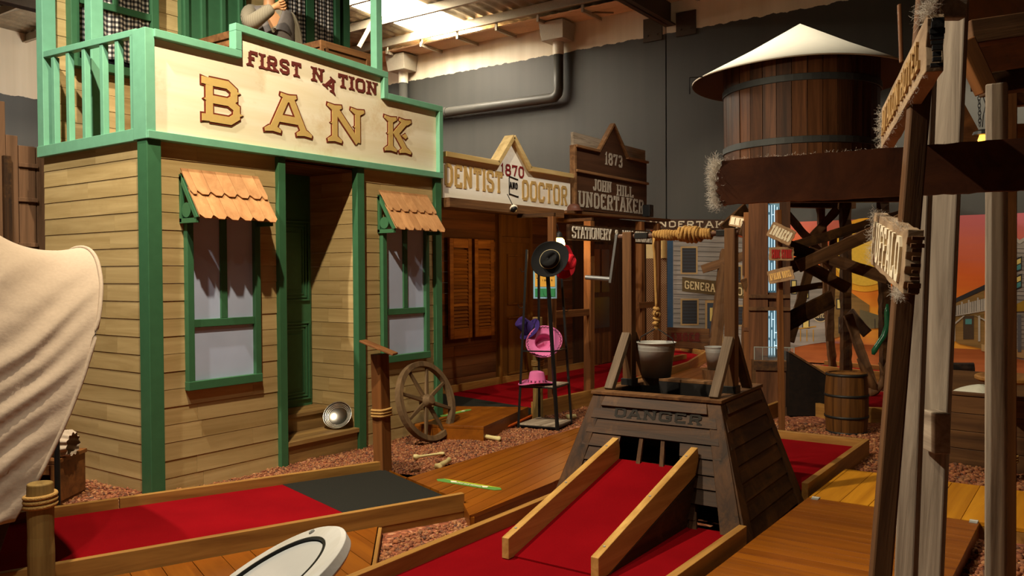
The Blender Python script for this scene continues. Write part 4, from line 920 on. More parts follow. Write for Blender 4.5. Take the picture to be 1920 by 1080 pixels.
def coil(bm, y0, y1, r, pitch, rr, ph=0):
    n = int(abs(y1 - y0) / pitch * 20); pts = []
    for i in range(n + 1):
        a_ = i / 20 * 2 * math.pi + ph; rad_ = r + .004 * math.sin(i * .9); pts.append((5.33 + rad_ * math.cos(a_), y0 + (y1 - y0) * i / n, 1.855 + rad_ * math.sin(a_)))
    tube(bm, pts, rr, 7)
coil(bm, 2.56, 2.14, .027, .019, .0105); coil(bm, 2.37, 2.22, .042, .026, .0105, 1); coil(bm, 2.24, 2.34, .05, .03, .0105, 2)
rp_ = obj('rope_coil', bm, ROPE, well, smooth=True)
bx, by = 5.33, 2.545
t = thing('zinc_bucket', 'battered zinc bucket hanging on a rope over the well', 'bucket', (bx, by, .87), 'metal buckets')
bm = NB(); pts = [(5.31, 2.552, 1.84), (5.302, 2.55, 1.78)] + [(bx - .026 + .026 * min(1, i / 6) + .003 * math.sin(i), by, 1.74 - i * .05) for i in range(9)]; tube(bm, pts, .0105, 8); obj('hanging_rope', bm, ROPE, well, smooth=True)
bm = NB()
for i, (dz, r) in enumerate(((1.345, .026), (1.31, .022), (1.275, .028), (1.245, .02), (1.215, .017))):
    lathe(bm, [(.004, -.018), (r, -.006), (r, .006), (.004, .018)], T(bx + .006 * (-1) ** i, by, dz) @ Matrix.Rotation(.35 * (-1) ** i, 4, 'X'), 12)
for k in range(4): tube(bm, [(bx, by, 1.35), (bx + .03 * math.cos(k * 1.6), by + .03 * math.sin(k * 1.6), 1.31), (bx + .01, by, 1.27), (bx + .026 * math.cos(k * 1.6 + 2), by + .026 * math.sin(k * 1.6 + 2), 1.24)], .008, 6)
obj('rope_knot', bm, ROPE, t, smooth=True)
def bucket(t, x, y, z0, z1, r0, r1, handle=True):
    bm = NB(); h = z1 - z0
    prof = [(.001, z0 + .012), (r0 * .96, z0 + .012), (r0, z0), (r0 + (r1 - r0) * .75, z0 + h * .75)]
    for k in (.77, .80, .83, .86): prof += [(r0 + (r1 - r0) * k + .002, z0 + h * k), (r0 + (r1 - r0) * (k + .015) - .001, z0 + h * (k + .015))]
    prof += [(r1, z1 - .01), (r1 + .005, z1 - .006), (r1 + .005, z1), (r1 - .002, z1), (r0 * .95, z0 + .03), (.001, z0 + .025)]
    lathe(bm, prof, T(x, y, 0), 40, closed=False); obj('pail', bm, ZINC, t, smooth=True)
    for s in (-1, 1):
        bm = NB(); lathe(bm, [(.018, 0), (.018, .006), (.001, .008)], facing((x, y + s * (r1 - .004), z1 - .02), (0, s, 0)), 12); obj('ear', bm, ZINC, t)
    if handle:
        bm = NB(); tube(bm, [(x, y - r1 - .003, z1 - .02), (x, y - r1 * .9, z1 + .03), (x, y - .02, z1 + .085), (x, y, z1 + .105), (x, y + .02, z1 + .085), (x, y + r1 * .9, z1 + .03), (x, y + r1 + .003, z1 - .02)], .004, 6); obj('handle', bm, IRON, t, smooth=True)
bucket(t, bx, by, .872, 1.115, .098, .132)
bm = NB(); box(bm, (bx - .02, by + .02, .81), (bx + .08, by + .09, .868)); obj('bucket_block', bm, dkw('y'), label='dark wooden block under the hanging bucket on the well rim', cat='block')

# ------------------------------------------------------------------ dentist and doctor
DY = 5.60; WY = 6.75
dent = thing('dentist_building', 'brown timber shopfront with a cream sign reading DENTIST AND DOCTOR', 'building', (8.4, 6.3, 0))
bm = NB(); planks_x(bm, 6.68, 9.16, WY, 0, 2.46, .135); obj('front_wall', bm, dnw('x'), dent)
bm = NB(); planks_x(bm, 9.90, 11.15, WY, 0, 2.46, .135); obj('front_wall', bm, dnw('x'), dent)
bm = NB(); box(bm, (9.14, WY - .05, .05), (9.93, WY + .03, 2.46)); d = obj('door', bm, wood('ochre_door_timber', '5b3a14', '8a5e22', 'z', .55, .15, .1, .5), dent)
bm = NB()
for x0, x1, z0, z1 in ((9.34, 9.80, 1.16, 1.86), (9.34, 9.80, .2, 1.0)):
    for a, b_ in (((x0, z0), (x1, z0 + .03)), ((x0, z1 - .03), (x1, z1)), ((x0, z0 + .03), (x0 + .03, z1 - .03)), ((x1 - .03, z0 + .03), (x1, z1 - .03))): box(bm, (a[0], WY - .075, a[1]), (b_[0], WY - .045, b_[1]))
for x in (9.136, 9.89): box(bm, (x, WY - .08, .052), (x + .05, WY - .04, 2.4))
box(bm, (9.186, WY - .078, 2.02), (9.89, WY - .04, 2.10)); obj('door_moulding', bm, wood('ochre_door_timber', '5b3a14', '8a5e22', 'z'), d, bevel=.005)
SHUT = wood('shutter_timber', '6a3d16', 'b57a34', 'x', .6, .25, .2, .7, wear='8a5524')
for x0, x1 in ((8.09, 8.54), (8.60, 9.02)):
    bm = NB(); z0, z1 = .77, 2.045; y0 = WY - .075
    box(bm, (x0, y0, z0), (x0 + .075, y0 + .04, z1)); box(bm, (x1 - .075, y0, z0), (x1, y0 + .04, z1)); box(bm, (x0 + .075, y0, z0), (x1 - .075, y0 + .04, z0 + .13)); box(bm, (x0 + .075, y0, z1 - .12), (x1 - .075, y0 + .04, z1))
    sh = obj('shutter', bm, SHUT, dent, bevel=.006); bm = NB(); n = 22
    for k in range(n):
        z = z0 + .14 + (z1 - z0 - .28) * k / n; hexa(bm, [(x0 + .07, y0 + .002, z), (x1 - .07, y0 + .002, z), (x1 - .07, y0 + .012, z - .004), (x0 + .07, y0 + .012, z - .004), (x0 + .07, y0 + .028, z + .042), (x1 - .07, y0 + .028, z + .042), (x1 - .07, y0 + .036, z + .038), (x0 + .07, y0 + .036, z + .038)])
    obj('louvres', bm, SHUT, sh)
bm = NB(); box(bm, (8.545, WY - .012, .8), (8.60, WY - .008, 2.02)); obj('shutter_gap', bm, BLACK, dent)
# sign board
zb, zt = 2.385, 2.835; xl, xr = 6.68, 9.215
k1, ap, k2 = 7.60, 7.905, 8.245; zap = 3.17
bm = NB(); prism(bm, [(xl, DY, zb), (xr, DY, zb), (xr, DY, zt), (k2, DY, zt), (ap, DY, zap), (k1, DY, zt), (xl, DY, zt)], (0, .05, 0))
WSIGN = wood('worn_white_sign', 'e2d8c2', 'f6f0e2', 'x', .55, .05, 0, .4, wear='dfcab4')
ds = obj('sign_board', bm, WSIGN, dent)
bm = NB()
for a, b_ in (((xl, zt), (k1 + .01, zt)), ((k1, zt), (ap, zap)), ((ap, zap), (k2, zt)), ((k2 - .01, zt), (xr, zt))): obox(bm, (a[0], DY + .01, a[1]), (b_[0], DY + .01, b_[1]), .13, .055)
obj('sign_frame', bm, wood('pale_gold_frame', 'a68a52', 'ccb07a', 'x', .5, .1, .1), ds, bevel=.004)
OCH = plain('ochre_letter_paint', (186, 150, 88), .5)
bm = NB(); letters(bm, 'DENTIST', (6.70, DY, 2.505), (1, 0, 0), (0, 0, 1), .245, .038, .006, width=1.03, serif=.35, gap=.13); obj('lettering', bm, OCH, ds)
bm = NB(); letters(bm, 'DOCTOR', (8.115, DY, 2.455), (1, 0, 0), (0, 0, 1), .245, .038, .006, width=1.02, serif=.35, gap=.13); obj('lettering', bm, OCH, ds)
bm = NB(); letters(bm, 'AND', (7.87, DY, 2.575), (1, 0, 0), (0, 0, 1), .075, .013, .006, width=.16, serif=.4)
for z in (2.70, 2.50): obox(bm, (7.86, DY - .003, z + .012), (8.04, DY - .003, z - .012), .006, .014)
for xq in (7.862, 8.04): obox(bm, (xq, DY - .003, 2.50), (xq - .0, DY - .003, 2.70) if xq < 7.9 else (xq, DY - .003, 2.48), .006, .010, (1, 0, 0))
obj('lettering', bm, BLACK, ds)
bm = NB(); letters(bm, '1870', (7.70, DY, 2.715), (1, 0, 0), (0, 0, 1), .135, .021, .006, width=.46, serif=.9, gap=.2); obj('lettering', bm, plain('crimson_numerals', (122, 28, 30), .5), ds)
board('porch_beam', (6.68, DY - .03, 2.335), (8.92, DY - .03, 2.335), .12, .10, brw('x'), dent)
bm = NB(); box(bm, (6.68, DY + .05, 2.40), (11.2, WY, 2.44)); obj('porch_roof', bm, brw('x'), dent)
# porch posts on the edge of the lane
for x, y, w in ((8.02, 5.13, .075), (9.05, 5.24, .10)):
    board('porch_post', (x, y, 0), (x + .02, y, 2.24), w, w, rdw('x'), dent, up=(0, 1, 0)); board('post_bracket', (x + .02, y - w / 2, 2.262), (x + .02, DY, 2.262), .05, .04, dkw('x'), dent)
board('porch_rail', (8.06, 5.14, 1.12), (9.02, 5.23, 1.11), .04, .085, rdw('x'), dent)

und = thing('undertaker_building', 'dark timber shopfront with a pointed sign reading JOHN HILL UNDERTAKER', 'building', (11.6, 6.4, 0))
bm = NB()
x = 11.16
while x < 13.7:
    box(bm, (x + .003, WY - .01 - random.uniform(0, .006), 0), (min(x + .16, 13.7) - .003, WY + .03, 2.46)); x += .16
obj('front_wall', bm, dkw('z') if False else wood('dark_vertical_boards', '2c1b0e', '5a3a1e', 'z', .6, .2, .4, .6), und)
UW = wood('undertaker_sign_timber', '3a2416', '5a3a26', 'x', .6, .2, .1, .6)
x0, x1, xa = 9.33, 11.41, 10.345; kz = 3.25; zb2 = 2.42
bm = NB(); prism(bm, [(x0, DY, zb2), (x1, DY, zb2), (x1, DY, kz), (10.75, DY, kz), (xa, DY, 3.66), (9.94, DY, kz), (x0, DY, kz)], (0, .05, 0)); us = obj('sign_board', bm, UW, und)
bm = NB(); box(bm, (x0, DY + .02, kz), (x1, DY + .06, 3.42)); obj('back_board', bm, gyw('x'), us)
bm = NB()
for a, b_ in (((x0, kz - .01), (9.95, kz - .01)), ((9.94, kz), (xa, 3.66)), ((xa, 3.66), (10.76, kz)), ((10.75, kz - .01), (x1, kz - .01)), ((x0, 2.92), (x1, 2.92))): obox(bm, (a[0], DY - .005, a[1]), (b_[0], DY - .005, b_[1]), .07, .035)
box(bm, (x0 - .03, DY - .02, zb2), (x0 + .02, DY + .06, kz)); obj('sign_frame', bm, wood('brown_frame_timber', '5e3e24', '9a7048', 'x', .55, .2, .1), us, bevel=.004)
STN = plain('stone_letter_paint', (176, 164, 146), .6)
for tx, xx, zz, hh, wd, tt, sr in (('1873', 10.13, 3.08, .17, .50, .028, .8), ('JOHN', 9.80, 2.70, .155, .50, .026, .9), ('HILL', 10.47, 2.68, .155, .50, .026, .9), ('UNDERTAKER', 9.42, 2.46, .21, 1.88, .034, .8)):
    bm = NB(); letters(bm, tx, (xx, DY, zz), (1, 0, 0), (0, 0, 1), hh, tt, .008, width=wd, serif=sr, style='slab', gap=.2); obj('lettering', bm, STN, us)
board('eave_board', (8.92, DY - .05, 2.36), (11.98, DY - .05, 2.40), .16, .035, brw('x'), und)
board('porch_beam', (8.94, DY + .04, 2.29), (11.9, DY + .04, 2.31), .06, .10, dkw('x'), und)
for px_, w in ((1200, .10), (1232, .09)):
    p = ony(px_, 500, 5.5); board('porch_post', (p.x, 5.5, 0), (p.x, 5.5, 2.33), w, w, rdw('x'), und, up=(0, 1, 0))
a = ony(1196, 573, 5.45); b_ = ony(1230, 570, 5.45); board('porch_rail', (a.x, 5.45, a.z), (b_.x, 5.45, a.z), .04, .09, rdw('x'), und)
p0 = ony(1066, 434, 5.10); p1 = ony(1222, 449, 5.10)
bm = NB(); box(bm, (p0.x, 5.09, 1.985), (p1.x, 5.13, 2.165)); hs = obj('hanging_sign', bm, dkw('x'), und, bevel=.004)
for tx, xx, wd in (('STATIONERY', p0.x + .06, .95), ('&', p0.x + 1.10, .11), ('WALL', p0.x + 1.32, .32), ('PAPER', p0.x + 1.68, .28), ('GA', p1.x - .22, .18)):
    bm = NB(); letters(bm, tx, (xx, 5.09, 2.005), (1, 0, 0), (0, 0, 1), .14, .018, .010, width=wd, serif=.5, gap=.12); obj('lettering', bm, WHITEP, hs)
# dark door with glass at the undertaker
bm = NB(); box(bm, (11.55, WY - .05, .05), (12.36, WY, 2.06)); d = obj('door', bm, wood('undertaker_door_timber', '3a2010', '6a3e20', 'z', .5, .15, .1), und)
for a, b_ in (((11.66, 1.28), (11.92, 1.98)), ((11.98, 1.28), (12.24, 1.98)), ((11.66, .70), (12.24, 1.20))):
    bm = NB(); box(bm, (a[0], WY - .058, a[1]), (b_[0], WY - .052, b_[1])); obj('glass', bm, DARKGL, d)
for x0_ in (11.62, 12.0):
    bm = NB(); box(bm, (x0_, WY - .06, .12), (x0_ + .28, WY - .05, .62)); obj('door_panel', bm, rdw('z'), d)

# far lane in front of the shops
fl = thing('minigolf_lane', 'long red mini golf lane with a black end mat along the dentist porch', 'mini golf lane', (10.5, 5.9, 0))
bm = NB(); poly_slab(bm, [(7.62, 5.12), (8.9, 5.05), (12.3, 5.35), (14.1, 5.8), (14.9, 6.6), (14.9, 6.95), (7.9, 6.72)], 0, .10); obj('red_carpet', bm, CARPET, fl)
bm = NB(); poly_slab(bm, [(6.98, 6.05), (7.58, 5.15), (7.62, 5.12), (7.95, 6.74), (7.2, 6.72)], 0, .115); obj('black_mat', bm, MATBLK, fl)
for a, b_ in (((7.58, 5.10), (9.0, 5.02)), ((9.0, 5.02), (12.3, 5.33)), ((12.3, 5.33), (14.15, 5.80)), ((14.15, 5.80), (14.93, 6.62)), ((14.93, 6.62), (14.93, 6.95)), ((7.9, 6.70), (11.5, 6.70)), ((11.5, 6.70), (14.9, 6.9))): curb(a, b_, 0, .19, .045, fl)
a = gnd(1255, 672, .16); b_ = gnd(1283, 666, .16); board('lane_bumper', (a.x, a.y, .14), (b_.x, b_.y, .14), .09, .08, curbw('x'), fl)
t = strip_deck('porch_platform', 'low orange brown platform beside the bank corner, leading to the black mat', [(6.30, 4.80), (7.5, 5.10), (6.98, 6.05), (6.66, 5.9), (6.66, 5.5), (6.05, 5.45)], -.02, .145, (1, .2), .2, deckw('x'), gap=.001)
tape('green_sticker', 'pale green sticker on the porch platform, seen through the wagon wheel', (6.50, 5.50), (7.02, 5.52), .07, .147, '')
strip_deck('far_boardwalk', 'dim orange boardwalk behind the well, in front of the far lane', [(8.3, 4.2), (9.0, 4.98), (12.3, 5.28), (12.9, 5.0), (11.5, 4.3)], -.02, .09, (1, .1), .14, deckw('x'))

# lantern, camera, dome lamp, speaker, poster
LN_ = ony(1048, 456, 5.45)
t = thing('lantern', 'glowing glass lantern hanging under the porch beam behind the black hat', 'lantern', LN_)
lx, ly, lz = LN_
bm = NB(); lathe(bm, [(.02, -.085), (.062, -.068), (.074, -.01), (.064, .04), (.04, .065)], T(lx, ly, lz), 20); obj('glass', bm, emit('lantern_glow', (255, 190, 96), 30), t, smooth=True)
bm = NB(); lathe(bm, [(.055, .062), (.06, .075), (.04, .10), (.045, .115), (.02, .14), (.004, .15)], T(lx, ly, lz), 20); lathe(bm, [(.06, -.11), (.06, -.085), (.03, -.072)], T(lx, ly, lz), 20); obj('cap_and_base', bm, IRON, t, smooth=True)
bm = NB(); tube(bm, [(lx, ly, lz + .14), (lx - .03, ly, lz + .22), (lx - .02, DY, 2.30)], .004, 6); obj('hook', bm, IRON, t)
pl_ = bpy.data.lights.new('lantern_light', 'POINT'); pl_.energy = 9; pl_.color = (1, .62, .25); pl_.shadow_soft_size = .06; po = bpy.data.objects.new('lantern_light', pl_); COL.objects.link(po); po.location = (lx - .02, ly - .02, lz - .16)
c = ony(963, 391, DY - .12)
t = thing('security_camera', 'small dark dome camera under the dentist sign', 'camera', c)
bm = NB(); lathe(bm, [(.001, -.045), (.03, -.035), (.045, 0), (.03, .035), (.001, .045)], facing(c, (-.75, -.6, -.1)), 18); obj('ball', bm, BLACK, t, smooth=True)
bm = NB(); lathe(bm, [(.046, -.012), (.046, .004), (.02, .04)], facing(c + V((0, 0, .005)), (0.3, .6, .8)), 18); obj('shell', bm, WHITEP, t, smooth=True)
bm = NB(); tube(bm, [c + V((-.02, 0, .04)), c + V((-.08, .03, .16))], .005, 6); obj('cable', bm, BLACK, t)
c = ony(1076, 393, DY - .07); bm = NB(); lathe(bm, [(.12, 0), (.12, .012), (.09, .012), (.085, .05), (.06, .085), (.001, .10)], T(c.x, c.y, 2.383), 24); obj('dome_lamp', bm, plain('rust_brown_enamel', (88, 52, 38), .5), smooth=True, label='rust brown dome lamp shade on the porch edge between the two sign boards', cat='lamp')
c = ony(1215, 396, DY - .06); t = thing('wall_speaker', 'small black speaker at the right end of the undertaker sign', 'speaker', c)
bm = NB(); box(bm, (c.x - .07, c.y - .06, 2.42), (c.x + .07, c.y + .07, 2.60)); obj('cabinet', bm, BLACK, t, bevel=.01)
bm = NB(); lathe(bm, [(.05, 0), (.045, .006), (.001, .002)], facing((c.x, c.y - .061, 2.51), (0, -1, 0)), 20); obj('cone', bm, IRON, t)

def bollard(name, label, x, y, h, r, rope_z, lean=(0, 0)):
    t = thing(name, label, 'post', (x, y, 0), 'round rope bollards'); bm = NB()
    pts = [(x + lean[0] * q, y + lean[1] * q, h * q) for q in np.linspace(0, 1, 9)]; tube(bm, pts, [r * (1 + .03 * math.sin(i * 2.1)) for i in range(9)][:8] + [r * .97], 20)
    obj('post', bm, wood('treated_log', '5a4420', '9a7c44', 'z', .7, .3, .1, .6, wear='6a5428'), t, smooth=False, bevel=.006)
    ropewrap((x + lean[0] * rope_z / h, y + lean[1] * rope_z / h, rope_z - .03), r + .008, 3, .021, .0105, parent=t)
    return t
bollard('rope_bollard', 'round timber post bound with rope, directly behind the hat stand', 7.58, 5.03, 1.12, .055, .62)

p = [(7.50, 5.02), (7.50, 5.02)]
pc = at(1022, 528, 9.15); U_ = Rg; 
t = thing('yellow_poster', 'yellow and green notice with a pale blue border hung behind the hat stand', 'poster', pc)
Mq = basis(pc, Rg, (0, 0, 1), -Fg)
def panel(bm, x0, x1, y0, y1, z): prism(bm, [Mq @ V((x0, y0, z)), Mq @ V((x1, y0, z)), Mq @ V((x1, y1, z)), Mq @ V((x0, y1, z))], -Fg * .003)
bm = NB(); panel(bm, -.128, .128, -.185, .19, 0); obj('backing', bm, plain('pale_blue_card', (132, 178, 196), .5), t)
bm = NB(); panel(bm, -.11, .108, -.055, .18, .004); obj('yellow_panel', bm, plain('yellow_card', (214, 160, 62), .5), t)
bm = NB(); panel(bm, -.11, .112, -.165, -.075, .004); obj('green_panel', bm, plain('green_card', (52, 128, 78), .5), t)
bm = NB()
letters(bm, 'HIRE A FEE', Mq @ V((-.03, .055, .007)), Rg, (0, 0, 1), .02, .004, .002, width=.13, serif=0); letters(bm, '1 DROP A', Mq @ V((-.03, .005, .007)), Rg, (0, 0, 1), .02, .004, .002, width=.11, serif=0)
obj('print', bm, BLACK, t)
bm = NB(); tube(bm, [pc + Rg * -.05 + V((0, 0, .185)), at(1030, 440, 9.9)], .003, 5); obj('hanger', bm, BLACK, t)

# ------------------------------------------------------------------ hat stand and hats
HS = thing('hat_stand', 'black four-legged display stand with timber shelves, hung with hats', 'stand', (7.30, 4.72, 0))
legs = []
for (bx_, by_), (px_, py_) in (((7.06, 4.93), (988, 470)), ((7.15, 4.51), (1024, 478)), ((7.54, 4.58), (1050, 478)), ((7.50, 4.96), (1010, 472))):
    top = at(px_, py_, 8.55 if bx_ < 7.2 else 8.85); top.z = 1.84
    bm = NB(); tube(bm, [(bx_, by_, 0.0), top], .016 if bx_ != 7.15 else .021, 4); obj('leg', bm, BLACK, HS); legs.append((V((bx_, by_, 0)), top))
def at_h(z): return [a.lerp(b_, z / 1.84) for a, b_ in legs]
SHELF = gyw('x')
for z, th in ((.03, .022), (.43, .018), (.80, .012)):
    P = at_h(z); bm = NB()
    if z < .75: prism(bm, [(p.x, p.y, z) for p in P], (0, 0, th)); obj('shelf', bm, SHELF, HS, bevel=.003)
    for a, b_ in zip(P, P[1:] + P[:1]):
        bm = NB(); obox(bm, a, b_, .014, .014); obj('crossbar', bm, BLACK, HS)
for i, z in ((0, 1.25), (0, 1.62), (2, 1.2), (1, 1.40), (3, 1.55)):
    p = at_h(z)[i]; bm = NB(); d = (p - V((7.3, 4.72, z))).normalized(); tube(bm, [p, p + d * .05 + V((0, 0, -.01)), p + d * .07 + V((0, 0, .03))], .004, 6); obj('hook', bm, BLACK, HS)
def hat(name, label, c, n, r_brim, r_crown, hc, mat, band, up=(0, 0, 1), curl=.5, stitch=None, thick=.004, roll=0):
    t = thing(name, label, 'hat', c, 'cowboy hats on the stand'); M = facing(c, n, up) @ Matrix.Rotation(roll, 4, 'Z'); bm = NB()
    def H(u, v):
        th = 2 * math.pi * v; el = 1 + .16 * abs(math.cos(th))
        if u < .45:
            q = u / .45; r = r_crown * .80 * math.sin(q * math.pi / 2); z = hc * (1 - .10 * q * q) - .028 * math.exp(-((r * math.sin(th)) / .022) ** 2) * (.6 + .4 * math.cos(th))
        elif u < .65:
            q = (u - .45) / .2; r = r_crown * (.80 + .20 * q); z = hc * .90 * (1 - q)
        else:
            q = (u - .65) / .35; r = r_crown + (r_brim - r_crown) * q; z = curl * (r_brim - r_crown) * (q ** 1.8) * (math.sin(th) ** 2) - .012 * q * math.cos(th) ** 2
        return M @ V((r * math.cos(th) * el, r * math.sin(th), z))
    grid(bm, H, 34, 56); bmesh.ops.remove_doubles(bm, verts=bm.verts[:], dist=1e-5); b = obj('hat_body', bm, mat, t, smooth=True); s = b.modifiers.new('t', 'SOLIDIFY'); s.thickness = thick
    if band:
        bm = NB(); n_ = 48; g_ = []
        for k in range(n_):
            th = 2 * math.pi * k / n_; el = 1 + .16 * abs(math.cos(th)); g_.append((r_crown * 1.01 * math.cos(th) * el, r_crown * 1.01 * math.sin(th)))
        for k in range(n_):
            a, b_ = g_[k], g_[(k+1) % n_]; hexa(bm, [M @ V((a[0], a[1], .004)), M @ V((b_[0], b_[1], .004)), M @ V((b_[0] * 1.04, b_[1] * 1.04, .004)), M @ V((a[0] * 1.04, a[1] * 1.04, .004)), M @ V((a[0] * .97, a[1] * .97, .02)), M @ V((b_[0] * .97, b_[1] * .97, .02)), M @ V((b_[0] * 1.01, b_[1] * 1.01, .02)), M @ V((a[0] * 1.01, a[1] * 1.01, .02))])
        obj('hat_band', bm, band, t)
    if stitch is not None:
        side = stitch; bm = NB(); pts = []; n_ = 60
        for k in range(n_ + 1):
            th = 2 * math.pi * k / n_; el = 1 + .16 * abs(math.cos(th)); q = .78 + (.10 if k % 2 else -.06); r = r_crown + (r_brim - r_crown) * q
            z = curl * (r_brim - r_crown) * (q ** 1.8) * (math.sin(th) ** 2) - .012 * q * math.cos(th) ** 2
            pts.append(M @ V((r * math.cos(th) * el, r * math.sin(th), z + (side if side > 0 else side - thick))))
        tube(bm, pts, .0026, 5)
        for k in range(12):
            th = 2 * math.pi * k / 12; el = 1.02 + .16 * abs(math.cos(th)); p = lambda o_, z: M @ V((r_crown * el * math.cos(th + o_), r_crown * el * math.sin(th + o_), z))
            if side > 0: tube(bm, [p(-.1, .012), p(.1, .034)], .0024, 5); tube(bm, [p(.1, .012), p(-.1, .034)], .0024, 5)
        obj('stitching', bm, BLACK, t)
    return t
FELT = plain('black_felt', (15, 14, 13), .85, var=.2); REDF = plain('red_felt', (196, 20, 34), .85); PINK = plain('pink_felt', (204, 104, 152), .85, var=.06)
toCam = lambda p: (CO - V(p)).normalized()
p = at(1031, 486, 8.42); hat('black_hat', 'black cowboy hat with a thin pale cord hung at the top of the stand', p, toCam(p) * .9 + V((0, 0, .06)) - Rg * .12, .175, .088, .115, FELT, None, curl=.35, roll=.6)
p2 = at(1031, 486, 8.42); 
bm = NB(); Mh = facing(p2, toCam(p2) * .9 + V((0, 0, .06)) - Rg * .12) @ Matrix.Rotation(.6, 4, 'Z'); tube(bm, [Mh @ V((.092 * math.cos(a_) * (1 + .16 * abs(math.cos(a_))), .092 * math.sin(a_), .012)) for a_ in np.linspace(0, 2 * math.pi, 50)], .0035, 5); obj('hat_cord', bm, plain('pale_cord', (176, 160, 120), .7), [o for o in COL.objects if o.name == 'black_hat'][0])
p = at(1058, 491, 8.75); hat('red_hat', 'bright red cowboy hat with blue trim hung behind the black one', p, toCam(p) * .55 + Rg * .75, .165, .085, .11, REDF, plain('blue_ribbon', (58, 60, 190), .6), curl=.5, roll=.8)
p = at(1020, 641, 8.66); hat('pink_hat', 'pink cowboy hat hung mid-height on the stand, showing its hollow inside', p, -(toCam(p) * .93 + V((0, 0, .18)) + Rg * .1), .168, .086, .10, PINK, None, curl=-.25, stitch=-.002, roll=-.3)
p = at(1007, 728, 8.65); hat('pink_hat', 'pink cowboy hat with black cross stitching resting crown up on the lower shelf', (p.x, p.y, .462), (0, 0, 1), .17, .078, .125, PINK, plain('pink_band', (196, 84, 132), .7), curl=.25, stitch=.002, roll=.9)
p = at(993, 618, 8.75); t = hat('purple_hat', 'purple and black hat partly hidden behind the hanging pink hat', p, toCam(p) * .3 - Rg * .6 + V((0, 0, .5)), .135, .075, .16, plain('purple_felt', (48, 28, 92), .8), FELT, curl=.1)

# ------------------------------------------------------------------ painted backdrop on the back wall
XM = 14.93
mural = thing('painted_backdrop', 'painted backdrop of an old western street at sunset on the back wall', 'mural', (XM, 3.3, .2))
def sunset():
    m, N, L, b = newmat('painted_sunset'); tc = N.new('ShaderNodeTexCoord'); sp = N.new('ShaderNodeSeparateXYZ'); L.new(tc.outputs['Object'], sp.inputs[0])
    mu = N.new('ShaderNodeVectorMath'); mu.operation = 'MULTIPLY'; mu.inputs[1].default_value = (1, .5, 5); no = N.new('ShaderNodeTexNoise'); no.inputs['Scale'].default_value = 1.3; no.inputs['Detail'].default_value = 5
    L.new(tc.outputs['Object'], mu.inputs[0]); L.new(mu.outputs[0], no.inputs['Vector'])
    ad = N.new('ShaderNodeMath'); ad.operation = 'MULTIPLY_ADD'; ad.inputs[1].default_value = .5; L.new(no.outputs[0], ad.inputs[0]); L.new(sp.outputs['Z'], ad.inputs[2])
    dy = N.new('ShaderNodeMath'); dy.operation = 'MULTIPLY_ADD'; dy.inputs[1].default_value = -.16; L.new(sp.outputs['Y'], dy.inputs[0]); L.new(ad.outputs[0], dy.inputs[2])
    mr = N.new('ShaderNodeMapRange'); mr.inputs['From Min'].default_value = -.1; mr.inputs['From Max'].default_value = 2.5; L.new(dy.outputs[0], mr.inputs[0])
    rp = N.new('ShaderNodeValToRGB'); e = rp.color_ramp.elements
    for _ in range(5): e.new(.5)
    for i, (p_, c) in enumerate(((0.0, (104, 66, 92)), (.07, (196, 116, 44)), (.22, (226, 160, 36)), (.42, (224, 122, 18)), (.62, (214, 96, 24)), (.80, (196, 96, 74)), (1.0, (176, 88, 96)))): e[i].position = p_; e[i].color = lin(c)
    L.new(mr.outputs[0], rp.inputs[0]); L.new(rp.outputs[0], b.inputs['Base Color']); b.inputs['Roughness'].default_value = .7; return m
bm = NB(); box(bm, (XM, -1.0, .34), (XM + .03, 7.25, 2.47)); obj('sky', bm, sunset(), mural)
bm = NB(); grid(bm, lambda u, v: (XM - .002 - .10 * (1 - v) ** 3 - .012 * math.sin(u * 23) * (1 - v), -1.0 + 8.25 * u, .02 + .34 * v), 60, 8); obj('ground', bm, wood('painted_dirt', '7a3a16', 'a45a28', 'y', .8, .02, 0, .25), mural, smooth=True)
def mp(px, py, off=.01): return onx(px, py, XM - off)
def mpoly(bm, pts, off, mi=0):
    prism(bm, [mp(x, y, off) for x, y in pts], (.002, 0, 0), mi)
def mrect(bm, x0, y0, x1, y1, off, mi=0, sl=0.0): mpoly(bm, [(x0, y0), (x1, y0 + sl), (x1, y1 + sl * .2), (x0, y1)], off, mi)
YEL = plain('painted_sun_yellow', (238, 196, 70), .7, bump=0); YEL2 = plain('painted_sun_halo', (232, 168, 44), .7, bump=0)
bm = NB(); c = mp(1622, 478, .004); prism(bm, [c + V((0, .62 * math.cos(a), .62 * math.sin(a))) for a in np.linspace(0, 2*math.pi, 41)[:-1]], (.002, 0, 0), 1); c = mp(1622, 478, .008); prism(bm, [c + V((0, .52 * math.cos(a), .52 * math.sin(a))) for a in np.linspace(0, 2*math.pi, 41)[:-1]], (.002, 0, 0), 0)
obj('sun', bm, [YEL, YEL2], mural)
PG = wood('painted_grey_siding', '6e6a64', 'a09890', 'y', .7, .02, 0, .5); PD = plain('painted_dark_trim', (44, 42, 44), .7, bump=0); PB = plain('painted_blue_end', (40, 66, 92), .7, bump=0); PT = plain('painted_tan_trim', (168, 138, 92), .7, bump=0); PBR = wood('painted_brown_siding', '6b5228', '957442', 'y', .7, .02, 0, .5)
PY_ = plain('painted_window_light', (206, 186, 110), .6, bump=0); PW = plain('painted_pale_timber', (164, 158, 148), .7, bump=0); PTL = plain('painted_teal_glass', (70, 128, 130), .6, bump=0); PSB = plain('painted_sign_brown', (84, 66, 34), .7, bump=0)
LET = plain('painted_cream_letters', (206, 186, 140), .7, bump=0)
